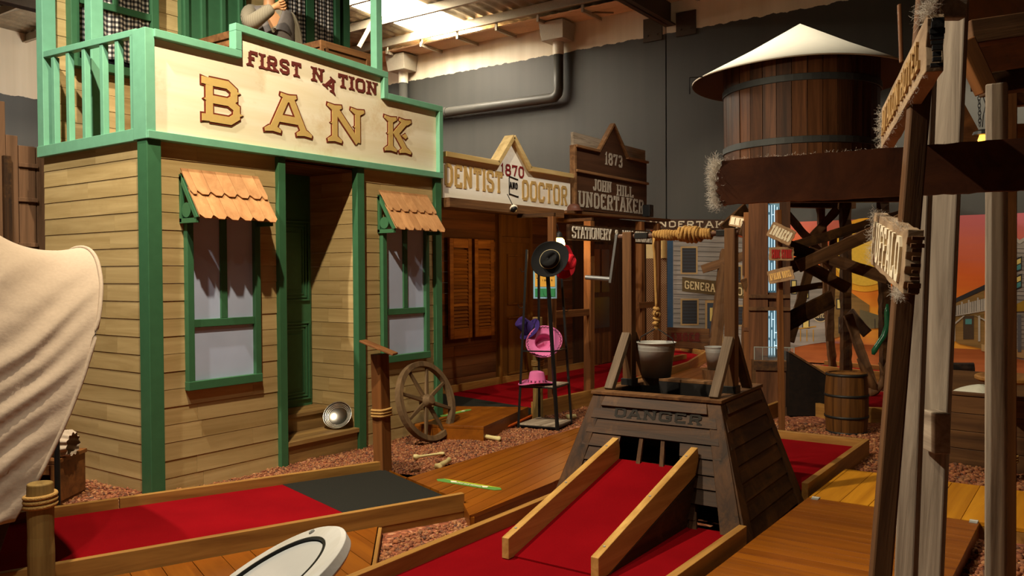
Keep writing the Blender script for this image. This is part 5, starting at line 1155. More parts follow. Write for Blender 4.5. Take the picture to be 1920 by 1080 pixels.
def mtext(bm, txt, px0, py0, px1, py1, h_px, off, mi, t_=.14, serif=.6):
    a, b_ = mp(px0, py0, off), mp(px1, py1, off); h = (mp(px0, py0 - h_px, off) - a).length; L_ = (b_ - a).length
    letters(bm, txt, a, b_ - a, (0, 0, 1), h, h * t_, .002, width=L_, serif=serif, gap=.14, mi=mi)
# the general store on the left
bm = NB(); mpoly(bm, [(1262, 636), (1262, 440), (1300, 432), (1322, 446), (1345, 430), (1388, 445), (1418, 452), (1418, 660)], .008, 0)
for k, y in enumerate(np.arange(452, 630, 9)): mpoly(bm, [(1263, y), (1416, y + 4), (1416, y + 4.6), (1263, y + .6)], .0105, 1)
for x0, y0, x1, y1 in ((1276, 462, 1308, 514), (1376, 497, 1392, 533), (1276, 560, 1310, 610), (1376, 572, 1396, 612)):
    mrect(bm, x0, y0, x1, y1, .011, 2); mrect(bm, x0 + 3, y0 + 3, x1 - 3, y1 - 3, .013, 1)
    for q in np.arange(y0 + 7, y1 - 5, 6): mrect(bm, x0 + 4, q, x1 - 4, q + 1, .0145, 3)
mrect(bm, 1322, 563, 1356, 652, .011, 2); mrect(bm, 1326, 568, 1352, 652, .013, 3); mrect(bm, 1331, 577, 1341, 602, .0145, 4)
mpoly(bm, [(1279, 519), (1416, 536), (1416, 562), (1279, 546)], .013, 5); mtext(bm, 'GENERAL', 1284, 541, 1350, 549, 15, .0155, 6); mtext(bm, 'STORE', 1363, 551, 1412, 557, 15, .0155, 6)
obj('general_store', bm, [PG, PD, PT, plain('painted_slate_blind', (58, 66, 78), .7, bump=0), PY_, PSB, LET], mural)
bm = NB(); mpoly(bm, [(1247, 452), (1262, 446), (1262, 636), (1247, 632)], .008); obj('blue_gable', bm, PB, mural)
# hotel row in the middle distance
bm = NB(); mpoly(bm, [(1468, 656), (1468, 500), (1520, 512), (1560, 520), (1560, 640), (1520, 645)], .008, 0); mpoly(bm, [(1560, 522), (1612, 560), (1630, 572), (1630, 612), (1560, 636)], .008, 1); mpoly(bm, [(1612, 580), (1660, 595), (1660, 614), (1612, 618)], .010, 7)
for x0, y0, x1, y1 in ((1483, 525, 1494, 552), (1505, 538, 1517, 560), (1483, 586, 1494, 625), (1504, 588, 1518, 616), (1568, 560, 1580, 580), (1572, 594, 1592, 625)):
    mrect(bm, x0, y0, x1, y1, .011, 2); mrect(bm, x0 + 2, y0 + 2, x1 - 2, y1 - 2, .013, 4)
for x in (1485, 1500, 1512, 1524): mrect(bm, x, 618, x + 1.6, 640, .012, 3)
mpoly(bm, [(1483, 617), (1530, 611), (1530, 613), (1483, 619)], .0125, 3)
for x in (1640, 1650, 1659): mrect(bm, x, 598, x + 1.2, 616, .0125, 2)
c = mp(1538, 592, .012); prism(bm, [c + V((0, .125 * math.cos(a), .11 * math.sin(a))) for a in np.linspace(0, 2*math.pi, 31)[:-1]], (.002, 0, 0), 6); c = mp(1538, 592, .014); prism(bm, [c + V((0, .11 * math.cos(a), .095 * math.sin(a))) for a in np.linspace(0, 2*math.pi, 31)[:-1]], (.002, 0, 0), 2)
mtext(bm, 'HOTEL', 1528, 596, 1549, 596, 8, .0165, 6)
obj('hotel_row', bm, [PG, PBR, PD, plain('painted_yellow_rail', (176, 132, 40), .7, bump=0), PY_, PSB, LET, plain('painted_olive_front', (104, 96, 70), .7, bump=0)], mural)
# balcony house and tall grey house on the right
bm = NB(); mpoly(bm, [(1788, 638), (1788, 562), (1846, 538), (1846, 655), (1800, 645)], .008, 0); mpoly(bm, [(1786, 562), (1848, 533), (1848, 542), (1786, 570)], .012, 1)
mrect(bm, 1806, 592, 1826, 636, .012, 2); mrect(bm, 1810, 598, 1822, 608, .014, 3)
mpoly(bm, [(1786, 575), (1852, 558), (1852, 582), (1786, 594)], .014, 4)
for x in np.arange(1788, 1852, 4.2): mrect(bm, x, 575 - (x - 1786) * .26, x + .8, 592 - (x - 1786) * .18, .016, 1)
for x in (1787, 1802, 1815, 1832, 1848): mrect(bm, x, 570 - (x - 1786) * .26, x + 3, 594 - (x - 1786) * .18, .017, 4)
for x in (1787, 1834): mrect(bm, x, 592, x + 4, 640, .017, 4)
mpoly(bm, [(1791, 604), (1806, 592), (1809, 592), (1791, 608)], .018, 4); mpoly(bm, [(1826, 590), (1850, 600), (1850, 604), (1830, 592)], .018, 4)
obj('balcony_house', bm, [PBR, PD, plain('painted_door_brown', (66, 50, 34), .7, bump=0), PTL, PW], mural)
bm = NB(); mpoly(bm, [(1848, 660), (1848, 492), (1888, 470), (1890, 435), (1912, 455), (1935, 440), (1990, 470), (1990, 690)], .006, 0); mpoly(bm, [(1888, 438), (1912, 458), (1935, 441), (1935, 436), (1912, 450), (1888, 432)], .010, 4)
for y in np.arange(465, 650, 8): mpoly(bm, [(1890, y), (1990, y + 3), (1990, y + 3.6), (1890, y + .6)], .0085, 5)
for y0 in (482, 515):
    mpoly(bm, [(1898, y0 + 6), (1916, y0 - 2), (1916, y0 + 24), (1898, y0 + 31)], .010, 1); mpoly(bm, [(1900, y0 + 8), (1914, y0 + 2), (1914, y0 + 11), (1900, y0 + 17)], .012, 6); mpoly(bm, [(1900, y0 + 19), (1914, y0 + 13), (1914, y0 + 22), (1900, y0 + 28)], .012, 3)
mpoly(bm, [(1886, 580), (1930, 558), (1960, 556), (1960, 580), (1886, 586)], .014, 7); mrect(bm, 1892, 592, 1906, 640, .012, 5); mrect(bm, 1896, 596, 1903, 610, .014, 6); mrect(bm, 1908, 590, 1915, 660, .016, 5)
mpoly(bm, [(1840, 645), (1860, 650), (1920, 656), (1920, 672), (1840, 658)], .013, 2)
obj('tall_grey_house', bm, [PG, PD, PT, PTL, PW, plain('painted_slate', (84, 84, 88), .7, bump=0), PY_, plain('painted_straw_roof', (150, 118, 34), .7, bump=0)], mural)

t = thing('undertakers_board', 'long brown board with cream capitals above the left end of the painted backdrop', 'sign', (14.86, 6.3, 2.45))
a, b_ = onx(1210, 431, 14.86), onx(1418, 434, 14.86)
bm = NB(); h = .21; prism(bm, [a, b_, b_ + V((0, 0, h)), a + V((0, 0, h))], (.03, 0, 0)); obj('board', bm, wood('undertakers_board_timber', '3a2416', '593a24', 'y', .6, .2), t)
bm = NB(); a2, b2 = onx(1219, 426, 14.86), onx(1412, 428, 14.86); letters(bm, 'UNDERTAKERS', a2, b2 - a2, (0, 0, 1), .125, .024, .008, width=(b2 - a2).length, serif=.9, gap=.22); obj('lettering', bm, plain('pale_board_letters', (204, 192, 166), .6), t)
t = thing('danger_board', 'weathered plank board with faded red lettering standing at the foot of the backdrop', 'sign', onx(1266, 650, 14.5))
p0, p1 = onx(1203, 648, 14.5), onx(1330, 650, 14.5); bm = NB()
for k in range(3): z0_ = .18 + k * .13; box(bm, (14.48, p1.y, z0_), (14.52, p0.y, z0_ + .125))
obj('planks', bm, brw('y'), t); bm = NB(); a2, b2 = onx(1246, 640, 14.48), onx(1312, 640, 14.48); letters(bm, 'DANGER', a2, b2 - a2, (0, 0, 1), .16, .04, .004, width=(b2 - a2).length, serif=.6); obj('lettering', bm, plain('faded_red_paint', (98, 34, 24), .8, var=.5, scale=40), t)
for y in (p0.y - .2, p1.y + .2):
    bm = NB(); box(bm, (14.52, y - .03, 0), (14.56, y + .03, .56)); obj('stake', bm, brw('z'), t)
t = thing('woven_screen', 'woven brown screen below a cream panel, past the undertaker porch', 'screen', onx(1230, 620, 14.3))
a, b_ = onx(1208, 620, 14.3), onx(1250, 620, 14.3)
def weave():
    m, N, L, b = newmat('woven_cane'); tc = N.new('ShaderNodeTexCoord'); ck = N.new('ShaderNodeTexChecker'); ck.inputs['Scale'].default_value = 45; ck.inputs['Color1'].default_value = lin((70, 48, 30)); ck.inputs['Color2'].default_value = lin((150, 112, 72)); L.new(tc.outputs['Object'], ck.inputs['Vector']); L.new(ck.outputs[0], b.inputs['Base Color']); return m
bm = NB(); box(bm, (14.30, b_.y, .03), (14.33, a.y, 1.86)); obj('cane_panel', bm, weave(), t)
bm = NB(); box(bm, (14.30, b_.y, 1.86), (14.33, a.y, 2.22)); obj('cream_panel', bm, plain('cream_card', (214, 192, 140), .7), t)
bm = NB(); q = onx(1244, 470, 14.28); tube(bm, [(14.26, q.y, 1.86), (14.26, q.y, 2.25)], .06, 14); obj('bamboo_post', bm, plain('bamboo', (204, 172, 110), .6), t)

# ------------------------------------------------------------------ water tower and its timber
tw = thing('water_tower', 'tall water tower with a wooden tank, iron bands and a cream cone roof', 'water tower', (11.9, 3.42, 0))
tc_ = at(1500, 330, 11.6); tx, ty = tc_.x, tc_.y
R0 = 1.03
bm = NB(); n = 34
for k in range(n):
    a0, a1 = 2*math.pi*k/n + .004, 2*math.pi*(k+1)/n - .004; pts = []
    rj = R0 + random.uniform(-.006, .006)
    lo = [(math.cos(a) * r, math.sin(a) * r) for a, r in ((a0, rj), (a1, rj), (a1, rj - .05), (a0, rj - .05))]
    hexa(bm, [(tx + x * .985, ty + y * .985, 2.62) for x, y in lo] + [(tx + x, ty + y, 4.42) for x, y in lo])
obj('staves', bm, tkw('z'), tw)
bm = NB(); lathe(bm, [(.98, 2.66), (.98, 2.70)], T(tx, ty, 0), 34); obj('tank_floor', bm, brw('x'), tw)
IRB = plain('dull_iron_band', (74, 76, 74), .6, .3, var=.3, scale=6)
for z in (4.02, 3.23):
    bm = NB(); k = .985 + .015 * (z - 2.62) / 1.8; lathe(bm, [(R0 * k + .006, z), (R0 * k + .018, z + .005), (R0 * k + .018, z + .085), (R0 * k + .006, z + .09)], T(tx, ty, 0), 60, closed=False); obj('iron_band', bm, IRB, tw, smooth=False)
bm = NB(); RR = 1.46; n = 72
rim_ = [V((tx + RR * math.cos(2*math.pi*k/n), ty + RR * math.sin(2*math.pi*k/n), 4.235 + .008 * math.sin(k * .35))) for k in range(n)]
mid = [V((tx + .75 * math.cos(2*math.pi*k/n), ty + .75 * math.sin(2*math.pi*k/n), 4.60 + .006 * math.sin(k * .44))) for k in range(n)]
ap_ = V((tx, ty, 5.02))
for z, rv in ((0, False), (-.02, True)):
    A = [bm.verts.new(p + V((0, 0, z))) for p in rim_]; Bm = [bm.verts.new(p + V((0, 0, z))) for p in mid]; P_ = bm.verts.new(ap_ + V((0, 0, z)))
    for k in range(n):
        for f_ in ((A[k], A[(k+1) % n], Bm[(k+1) % n], Bm[k]), (Bm[k], Bm[(k+1) % n], P_)): bm.faces.new(f_).material_index = int(rv)
    if not rv: A0 = A
for k in range(n): bm.faces.new((A0[k], A0[(k+1) % n], A[(k+1) % n], A[k]))
obj('cone_roof', bm, [plain('cream_roof_cloth', (240, 232, 208), .75, var=.05, bump=.05, scale=5), plain('brown_roof_underside', (72, 46, 26), .8)], tw, smooth=True)  # underside faces take a dark brown, the top stays cream
bm = NB(); p = at(1293, 150, 11.2); tube(bm, [V((tx, ty, 4.23)) + (V((p.x, p.y, 4.22)) - V((tx, ty, 4.23))).normalized() * 1.44, V((p.x, p.y, 4.20)), V((p.x, p.y, 3.98))], .008, 6); obj('hanging_cord', bm, BLACK, tw)
for (xa_, ya_, da), (xb_, yb_, db), w, m in (((1420, 392, 11.0), (1400, 748, 10.6), .17, brw('x')), ((1585, 388, 12.1), (1586, 716, 12.15), .13, dkw('x')), ((1537, 388, 12.3), (1562, 712, 12.9), .10, brw('x')), ((1655, 392, 11.4), (1662, 735, 11.2), .13, dkw('x'))):
    p, q = at(xb_, yb_, db), at(xa_, ya_, da); q.z = 2.66; p.z = 0.0; board('leg', p, q, w, w, m, tw, up=CF, rough=.008)
for a, b_ in (((1375, 388, 11.2), (1690, 380, 11.2)), ((1420, 392, 11.9), (1600, 392, 12.4))):
    p, q = at(*a), at(*b_); p.z = q.z = 2.58; board('bearer', p, q, .12, .12, dkw('x'), tw)
# the jumble of broken boards leaning in the tower: each board is a thing
jum = [('broken board pointing left at the top, over the tobacco sign', (1389, 428, 9.9), (1530, 482, 9.9), .155),
       ('board falling right across the sun towards the near signpost', (1515, 472, 10.3), (1665, 522, 10.0), .14),
       ('board rising right past the dark tower leg to the near sign', (1496, 500, 9.7), (1690, 412, 9.7), .14),
       ('dark board rising right behind the tobacco sign', (1486, 462, 10.6), (1690, 402, 10.8), .12),
       ('broken board pointing left at the bottom, beside the hotel sign', (1393, 537, 9.9), (1512, 487, 10.0), .16),
       ('dark board falling right in front of the dark tower leg', (1506, 494, 10.2), (1590, 542, 10.2), .14),
       ('rough slab board rising right below the hotel sign', (1472, 606, 9.6), (1560, 560, 9.9), .20),
       ('thin board lying almost level below the hotel sign', (1474, 545, 9.8), (1540, 535, 10.0), .07),
       ('board sloping down right to the driftwood, right of the dark leg', (1590, 590, 11.4), (1642, 738, 11.0), .12),
       ('short board stub sticking out right of the dark leg', (1592, 585, 11.6), (1626, 626, 11.4), .14),
       ('board leaning left under the hotel sign, behind the slab', (1480, 640, 10.4), (1518, 505, 10.6), .12),
       ('upright thin board behind the dark leg', (1556, 640, 12.0), (1562, 440, 12.0), .10),
       ('pale board sloping under the tank, above the small hanging sign', (1356, 432, 10.4), (1400, 392, 10.6), .16),
       ('grey board end falling right below the big dark arrow board', (1385, 396, 10.8), (1425, 425, 10.8), .18),
       ('board crossing steeply under the tank', (1500, 470, 11.6), (1570, 392, 11.6), .11),
       ('board crossing the other way under the tank', (1470, 395, 11.3), (1560, 500, 11.8), .11),
       ('rough board behind the well post at far left of the tower', (1316, 505, 11.6), (1395, 480, 11.4), .12),
       ('leaning log between the well posts and the bucket stump', (1338, 668, 11.2), (1362, 470, 11.6), .15)]
for k, (lb, a, b_, w) in enumerate(jum):
    p, q = at(*a), at(*b_)
    o = board('broken_board', p, q, .045 if k != 17 else .13, w, brw('x') if k % 3 else dkw('x'), None, up=(0, 0, 1) if abs((q - p).normalized().z) < .8 else CR, rough=.006, label=lb, cat='board', group='broken boards in the tower')

# lit display column on a cabinet
lc = thing('display_cabinet', 'dark timber cabinet with a tall column and a slot of cold white light', 'cabinet', at(1440, 760, 9.1).to_2d().to_3d())
c0 = at(1447, 700, 9.3); Ly = V((c0.x, c0.y, 0)).normalized(); Lx = V((Ly.y, -Ly.x, 0))
Mc = basis((c0.x, c0.y, 0), Lx, Ly, (0, 0, 1))
def cbox(bm, a, b_, mi=0): 
    s = len(bm.verts); box(bm, a, b_, mi); bm.verts.ensure_lookup_table()
    for v in bm.verts[s:]: v.co = Mc @ v.co
bm = NB(); cbox(bm, (-.17, .02, 0), (.22, .5, .60)); obj('cabinet_body', bm, tkw('z'), lc, bevel=.004)
bm = NB(); cbox(bm, (-.19, .0, .54), (.24, .52, .615)); obj('cabinet_top', bm, brw('x'), lc, bevel=.004)
bm = NB(); cbox(bm, (-.19, -.01, .0), (.25, .03, .10)); obj('plinth', bm, dkw('x'), lc)
bm = NB(); cbox(bm, (-.19, -.005, .50), (.25, .02, .60)); obj('fascia', bm, dkw('x'), lc)
bm = NB(); cbox(bm, (-.25, .16, .60), (-.04, .45, 2.4)); cbox(bm, (.085, .16, .60), (.20, .45, 2.4)); cbox(bm, (-.04, .19, 1.19), (.085, .45, 1.36)); cbox(bm, (-.04, .40, .60), (.085, .45, 2.4)); obj('column', bm, tkw('z'), lc, bevel=.003)
bm = NB(); cbox(bm, (-.25, .13, 1.16), (.20, .17, 1.20)); cbox(bm, (-.25, .13, 1.30), (.20, .17, 1.34)); obj('column_moulding', bm, brw('x'), lc)
bm = NB(); cbox(bm, (-.04, .36, .62), (.085, .39, 1.19)); cbox(bm, (-.04, .36, 1.36), (.085, .39, 2.38)); obj('light_panel', bm, emit('cold_light_panel', (86, 118, 130), .38), lc)
bm = NB()
for x in (-.028, .0, .03, .06):
    for z0_, z1_ in ((.64, 1.17), (1.38, 2.36)):
        zz = z0_
        while zz < z1_ - .05:
            ln = random.uniform(.12, .5); e_ = min(zz + ln, z1_); s = len(bm.verts); tube(bm, [(x, .33, zz), (x, .33, e_)], .0045, 6); bm.verts.ensure_lookup_table()
            for v in bm.verts[s:]: v.co = Mc @ v.co
            zz = e_ + .03
for z in (.75, .9, 1.05, 1.5, 1.75, 2.0, 2.25):
    x = random.choice((-.028, .0, .03)); s = len(bm.verts); tube(bm, [(x, .33, z), (x + .03, .33, z)], .0045, 6); bm.verts.ensure_lookup_table()
    for v in bm.verts[s:]: v.co = Mc @ v.co
obj('light_tubes', bm, emit('cold_white_tube', (206, 232, 240), .9), lc)
gl, N_, L_, b__ = newmat('clear_acrylic'); b__.inputs['Base Color'].default_value = (.85, .9, .88, 1); b__.inputs['Roughness'].default_value = .05; b__.inputs['Transmission Weight'].default_value = .9; b__.inputs['Alpha'].default_value = .35
bm = NB()
for a, b_ in (((-.19, .0, .615), (.24, .006, .76)), ((-.19, .006, .615), (-.184, .16, .76)), ((.234, .006, .615), (.24, .16, .76))): cbox(bm, a, b_)
obj('acrylic_tray', bm, gl, lc)
bm = NB()
for a, b_ in (((-.19, -.002, .755), (.24, .008, .763)), ((-.19, -.002, .615), (-.182, .008, .76)), ((-.10, -.002, .615), (-.095, .008, .76)), ((.232, -.002, .615), (.24, .008, .76)), ((.18, -.002, .615), (.185, .008, .76))): cbox(bm, a, b_)
obj('tray_edges', bm, plain('pale_acrylic_edge', (150, 156, 146), .3), lc)
# board-framed panel left of the column
t = thing('panelled_post', 'reddish panelled timber post left of the lit column', 'post', at(1400, 740, 9.9).to_2d().to_3d())
a = at(1402, 700, 9.9); Mc = basis((a.x, a.y, 0), Lx, Ly, (0, 0, 1)); bm = NB(); cbox(bm, (-.045, 0, 0), (.045, .06, 2.3)); obj('post', bm, rdw('z'), t, bevel=.004)
bm = NB(); cbox(bm, (-.06, -.012, 1.55), (-.04, 0, 2.2)); cbox(bm, (.04, -.012, .6), (.06, 0, 2.2)); cbox(bm, (-.06, -.012, .9), (.06, 0, .94)); obj('moulding', bm, tkw('z'), t)
# dark ramp wall
t = thing('ramp_side', 'near-black timber wall sloping down right from the lit cabinet towards the barrel', 'obstacle', at(1540, 740, 9.3).to_2d().to_3d())
P = [at(1480, 660, 9.15), at(1612, 742, 9.15), at(1612, 772, 9.15), at(1480, 772, 9.15)]; P[2].z = P[3].z = .02; P[2].x, P[2].y = P[1].x, P[1].y; P[3].x, P[3].y = P[0].x, P[0].y
bm = NB(); prism(bm, P, Fg * .5); obj('panel', bm, wood('near_black_timber', '120b06', '22160c', 'x', .7, .2), t)
bm = NB(); obox(bm, P[0] + V((0, 0, .005)), P[1] + V((0, 0, .005)), .04, .02); obj('top_edge', bm, brw('x'), t)
# red lane by the ramp wall
t = thing('minigolf_lane', 'red mini golf lane running behind the barrel below the dark ramp wall', 'mini golf lane', (9.3, 2.4, 0))
q = [gnd(1420, 792, .02), gnd(1478, 768, .02), gnd(1560, 785, .02), gnd(1720, 792, .02), gnd(1720, 740, .02), gnd(1420, 735, .02)]
bm = NB(); poly_slab(bm, [(p.x, p.y) for p in q], 0, .05); obj('red_carpet', bm, CARPET, t)
for a, b_ in zip(q[:3], q[1:4]): curb(a, b_, 0, .16, .045, t)
t = thing('minigolf_lane', 'distant red mini golf lane along the foot of the painted street', 'mini golf lane', (13.5, 2.2, 0))
a, b_, c, d = gnd(1500, 690, .08), gnd(1935, 735, .08), gnd(1935, 700, .08), gnd(1500, 676, .08)
q = [V((13.3, 3.9)), V((12.2, .4)), V((12.9, .2)), V((14.0, 3.7))]
bm = NB(); poly_slab(bm, q, 0, .08); obj('red_carpet', bm, CARPET, t)
curb(q[0], q[1], 0, .15, .05, t); curb(q[3], q[2], 0, .15, .05, t)

def barrel(name, label, x, y, r, h, bulge=.09):
    t = thing(name, label, 'barrel', (x, y, 0)); n = 16; bm = NB(); rf = lambda q: r * (1 - bulge) + r * bulge * math.sin(math.pi * q)
    for k in range(n):
        a0, a1 = 2*math.pi*k/n + .006, 2*math.pi*(k+1)/n - .006; prev = None
        lev = [(rf(i / 10), h * i / 10) for i in range(11)]
        ring = lambda rr, z: [bm.verts.new((x + rr * math.cos(a), y + rr * math.sin(a), z)) for a in (a0, (a0 + a1) / 2, a1)] + [bm.verts.new((x + (rr - .02) * math.cos(a), y + (rr - .02) * math.sin(a), z)) for a in (a1, a0)]
        rs = [ring(*l) for l in lev]
        for A, Bq in zip(rs, rs[1:]):
            for i in range(5): bm.faces.new((A[i], A[(i+1) % 5], Bq[(i+1) % 5], Bq[i]))
        bm.faces.new(rs[0]); bm.faces.new(rs[-1])
    obj('staves', bm, tkw('z') if False else wood('barrel_oak', '3e2510', '744a20', 'z', .45, .2, .25, .7), t)
    for q0 in (.015, .27, .62, .955):
        bm = NB(); lathe(bm, [(rf(q0) + .002, h * q0), (rf(q0) + .007, h * q0 + .003), (rf(q0 + .04) + .007, h * (q0 + .04)), (rf(q0 + .04) + .002, h * (q0 + .04))], T(x, y, 0), 44, closed=False); obj('hoop', bm, IRON, t, smooth=True)
    bm = NB(); lathe(bm, [(rf(1) - .018, h - .03), (rf(1) - .018, h - .012)], T(x, y, 0), 40); obj('head', bm, wood('barrel_head', '5e3c1c', '8e622f', 'x', .5, .2), t)
    return t
b0 = gnd(1587, 812); barrel('oak_barrel', 'dark oak barrel with black iron hoops on the gravel behind the well', b0.x + .0, b0.y, .205, .60)

# middle signpost
t = thing('signpost', 'slim reddish signpost behind the well with three small name boards', 'signpost', (8.20, 2.575, 0))
board('post', (8.20, 2.575, 0), (8.17, 2.60, 2.20), .045, .075, rdw('x'), t, up=Fg, bevel=.004)
def fray(bm, p, d, spread, n, ln, r=.00022):
    for _ in range(n):
        s = V(p) + V(spread) * random.uniform(-1, 1) + V((random.uniform(-.006, .006), random.uniform(-.006, .006), random.uniform(-.006, .006)))
        v = (V(d).normalized() + V((random.uniform(-.9, .9), random.uniform(-.9, .9), random.uniform(-.9, .9)))).normalized() * ln * random.uniform(.4, 1); k = V((random.uniform(-1, 1), random.uniform(-1, 1), random.uniform(-1, 1))) * ln * .4
        pts = [s]
        for q_ in range(5): v = (v + V((random.uniform(-1, 1), random.uniform(-1, 1), random.uniform(-1, 1))) * v.length * .8).normalized() * ln * .3; pts.append(pts[-1] + v)
        tube(bm, pts, r, 3, caps=False)
def words(name, parent, mat, txt, O, U, W_, h, t, depth, width, serif, gap=.16, space=.45):
    O, U = V(O), V(U).normalized(); adv = [(G[c][0] if c != ' ' else space) for c in txt]; k = width / (sum(adv) + gap * (len(txt) - 1)); x = 0; i = 0
    for wd in txt.split(' '):
        ws = sum(G[c][0] for c in wd) + gap * (len(wd) - 1); bm = NB(); letters(bm, wd, O + U * x * k, U, W_, h, t, depth, width=ws * k, serif=serif, gap=gap); obj(name, bm, mat, parent); x += ws + 2 * gap + space
def nameboard(parent, a, b_, h, txt, letmat, boardmat, th=.03, out=None, hgt_=.5, t_=.13, mi=0, end=None, edge=True):
    """board from a (left end, mid height) to b_ (right end); the lettered face looks towards out"""
    a, b_ = V(a), V(b_); u = (b_ - a).normalized(); n = V(out); n = (n - u * n.dot(u)).normalized(); w = n.cross(u).normalized()
    if w.z < 0: w = -w
    L_ = (b_ - a).length; bm = NB(); N_ = 9; top = []; bot = []
    prof = [(0, -.40), (.015, -.48)] + [(i / N_, -.5 + random.uniform(-.02, .02)) for i in range(1, N_)] + [(.985, -.47), (1.0, -.30), (.975, -.1), (1.01, .12), (.98, .3), (.99, .47)] + [(i / N_, .5 + random.uniform(-.02, .02)) for i in range(N_ - 1, 0, -1)] + [(.01, .46), (0, .3), (.012, .1), (-.01, -.15)]
    prism(bm, [a + u * L_ * x + w * h * y for x, y in prof], -n * th); o = obj('name_board', bm, boardmat, parent, bevel=.002)
    hh = h * hgt_; words('lettering', o, letmat, txt, a + u * L_ * .08 - w * hh / 2, u, w, hh, hh * t_, .005, L_ * .82, .6); return o
out = -Fg * .9 - Rg * .2
SB = wood('signboard_timber', '7a5c3c', 'b3906a', 'x', .7, .2, .1, .8); IVO = plain('ivory_letters', (236, 222, 188), .6); REDL = plain('red_letters', (168, 44, 40), .6)
nameboard(t, at(1443, 428, 8.08), at(1487, 448, 8.0), .155, 'TOBACCO', IVO, SB, out=out, hgt_=.62, t_=.15)
nameboard(t, at(1443, 476, 8.05), at(1489, 476, 8.05), .13, 'SHOE STORE', REDL, SB, out=out, hgt_=.66, t_=.12)
nameboard(t, at(1440, 521, 8.1), at(1488, 511, 8.0), .13, 'AVALON HOTEL', plain('gold_letters', (226, 180, 104), .6), SB, out=out, hgt_=.5, t_=.12)
t2 = thing('hanging_sign', 'small cream-lettered sign board hung from the grey boards above the right well post', 'sign', at(1385, 418, 10.2))
nameboard(t2, at(1368, 413, 10.2), at(1399, 418, 10.1), .13, 'RUN DUN WAY', IVO, SB, out=out, hgt_=.7, t_=.16)

# second bucket on a stump
s0 = gnd(1340, 735, 0); st = at(1340, 692, 10.2); sx_, sy_ = st.x, st.y
t = thing('tree_stump', 'rough brown stump carrying the smaller bucket behind the well', 'stump', (sx_, sy_, 0)); bm = NB()
lathe(bm, [(.17, 0), (.15, .1), (.14, .3), (.15, st.z - .005)], T(sx_, sy_, 0), 18)
for v in bm.verts: v.co += (v.co - V((sx_, sy_, v.co.z))).normalized() * .02 * noise.noise(v.co * 9)
obj('trunk', bm, brw('z'), t)
t = thing('small_bucket', 'smaller dull zinc bucket standing on the stump right of the hanging one', 'bucket', (sx_, sy_, st.z), 'metal buckets'); bucket(t, sx_, sy_, st.z, st.z + .275, .085, .118, False)

# ------------------------------------------------------------------ right background
t = thing('driftwood', 'twisted dark driftwood branch on the gravel behind the barrel', 'branch', at(1642, 738, 10.4)); bm = NB()
d_ = 10.4
tube(bm, [at(1622, 742, d_), at(1640, 732, d_), at(1652, 722, d_), at(1658, 700, d_), at(1648, 680, d_)], [.05, .06, .045, .03, .015], 10); tube(bm, [at(1642, 735, d_), at(1632, 712, d_), at(1618, 690, d_), at(1608, 672, d_)], [.055, .045, .035, .02], 10); tube(bm, [at(1655, 705, d_), at(1668, 672, d_), at(1672, 640, d_), at(1666, 600, d_)], [.03, .026, .02, .012], 8)
for v in bm.verts: v.co += V((noise.noise(v.co * 14), noise.noise(v.co * 14 + V((5, 0, 0))), 0)) * .02
obj('limb', bm, brw('z'), t, smooth=True)
bm = NB(); tube(bm, [at(1664, 570, 10.3), at(1663, 585, 10.3), at(1664, 610, 10.3), at(1657, 630, 10.3), at(1645, 648, 10.3), at(1639, 658, 10.3), at(1637, 665, 10.3)], [.015, .032, .036, .036, .034, .036, .018], 14); obj('green_snake', bm, plain('glossy_dark_green', (34, 96, 62), .25, var=.3, scale=60), smooth=True, label='dark green rubber snake draped on the driftwood branch', cat='toy snake')
# trough with rock
A = gnd(1762, 868); Bq = gnd(1893, 886); ux = (Bq - A).normalized(); uy = V((-ux.y, ux.x, 0)); uy = uy if uy.dot(Fg) > 0 else -uy
t = thing('timber_trough', 'brown plank trough behind the grey posts with a white rock inside', 'trough', A)
Mt = basis(A, ux, uy, (0, 0, 1)); TL = (Bq - A).length
def tbox(bm, a, b_):
    s = len(bm.verts); box(bm, a, b_); bm.verts.ensure_lookup_table()
    for v in bm.verts[s:]: v.co = Mt @ v.co
TRW = wood('trough_timber', '432a16', '74502e', 'x', .6, .2, .2, .6)
bm = NB()
for k in range(4): s = len(bm.verts); box(bm, (-.28, 0, k * .145), (TL + .1, .03, (k + 1) * .145 - .004))
obj('front_planks', bm, TRW, t, M=Mt, bevel=.003)
bm = NB(); box(bm, (-.28, .55, 0), (TL + .1, .58, .72)); obj('back_planks', bm, TRW, t, M=Mt)
bm = NB(); box(bm, (-.28, .03, 0), (-.25, .55, .58)); obj('end_planks', bm, TRW, t, M=Mt); bm = NB(); box(bm, (TL + .07, .03, 0), (TL + .1, .55, .58)); obj('end_planks', bm, TRW, t, M=Mt)
bm = NB(); box(bm, (-.25, .03, .30), (TL + .07, .55, .33)); obj('trough_bed', bm, plain('dark_gravel_bed', (70, 48, 36), .95), t, M=Mt)
bm = NB(); box(bm, (-.30, -.012, .58), (TL + .12, .05, .605)); obj('top_rail', bm, TRW, t, M=Mt, bevel=.003)
bm = NB(); bmesh.ops.create_icosphere(bm, subdivisions=4, radius=1)
rc_ = Mt @ V((TL * .55, .28, .475))
for v in bm.verts: n_ = 1 + .12 * noise.noise(v.co * 1.4); v.co = rc_ + ux * v.co.x * .28 * n_ + uy * v.co.y * .18 * n_ + V((0, 0, v.co.z * .14 * n_ + (.03 if v.co.x < 0 else -.01)))
obj('white_rock', bm, plain('white_rock', (206, 204, 186), .8, var=.1, scale=8), smooth=True, label='smooth white rock lying in the plank trough', cat='rock')
c = at(1803, 692, 10.2); t = thing('dark_log', 'dark split log lying behind the trough', 'log', c); bm = NB(); tube(bm, [at(1776, 693, 10.2), at(1826, 693, 10.1)], .085, 10)
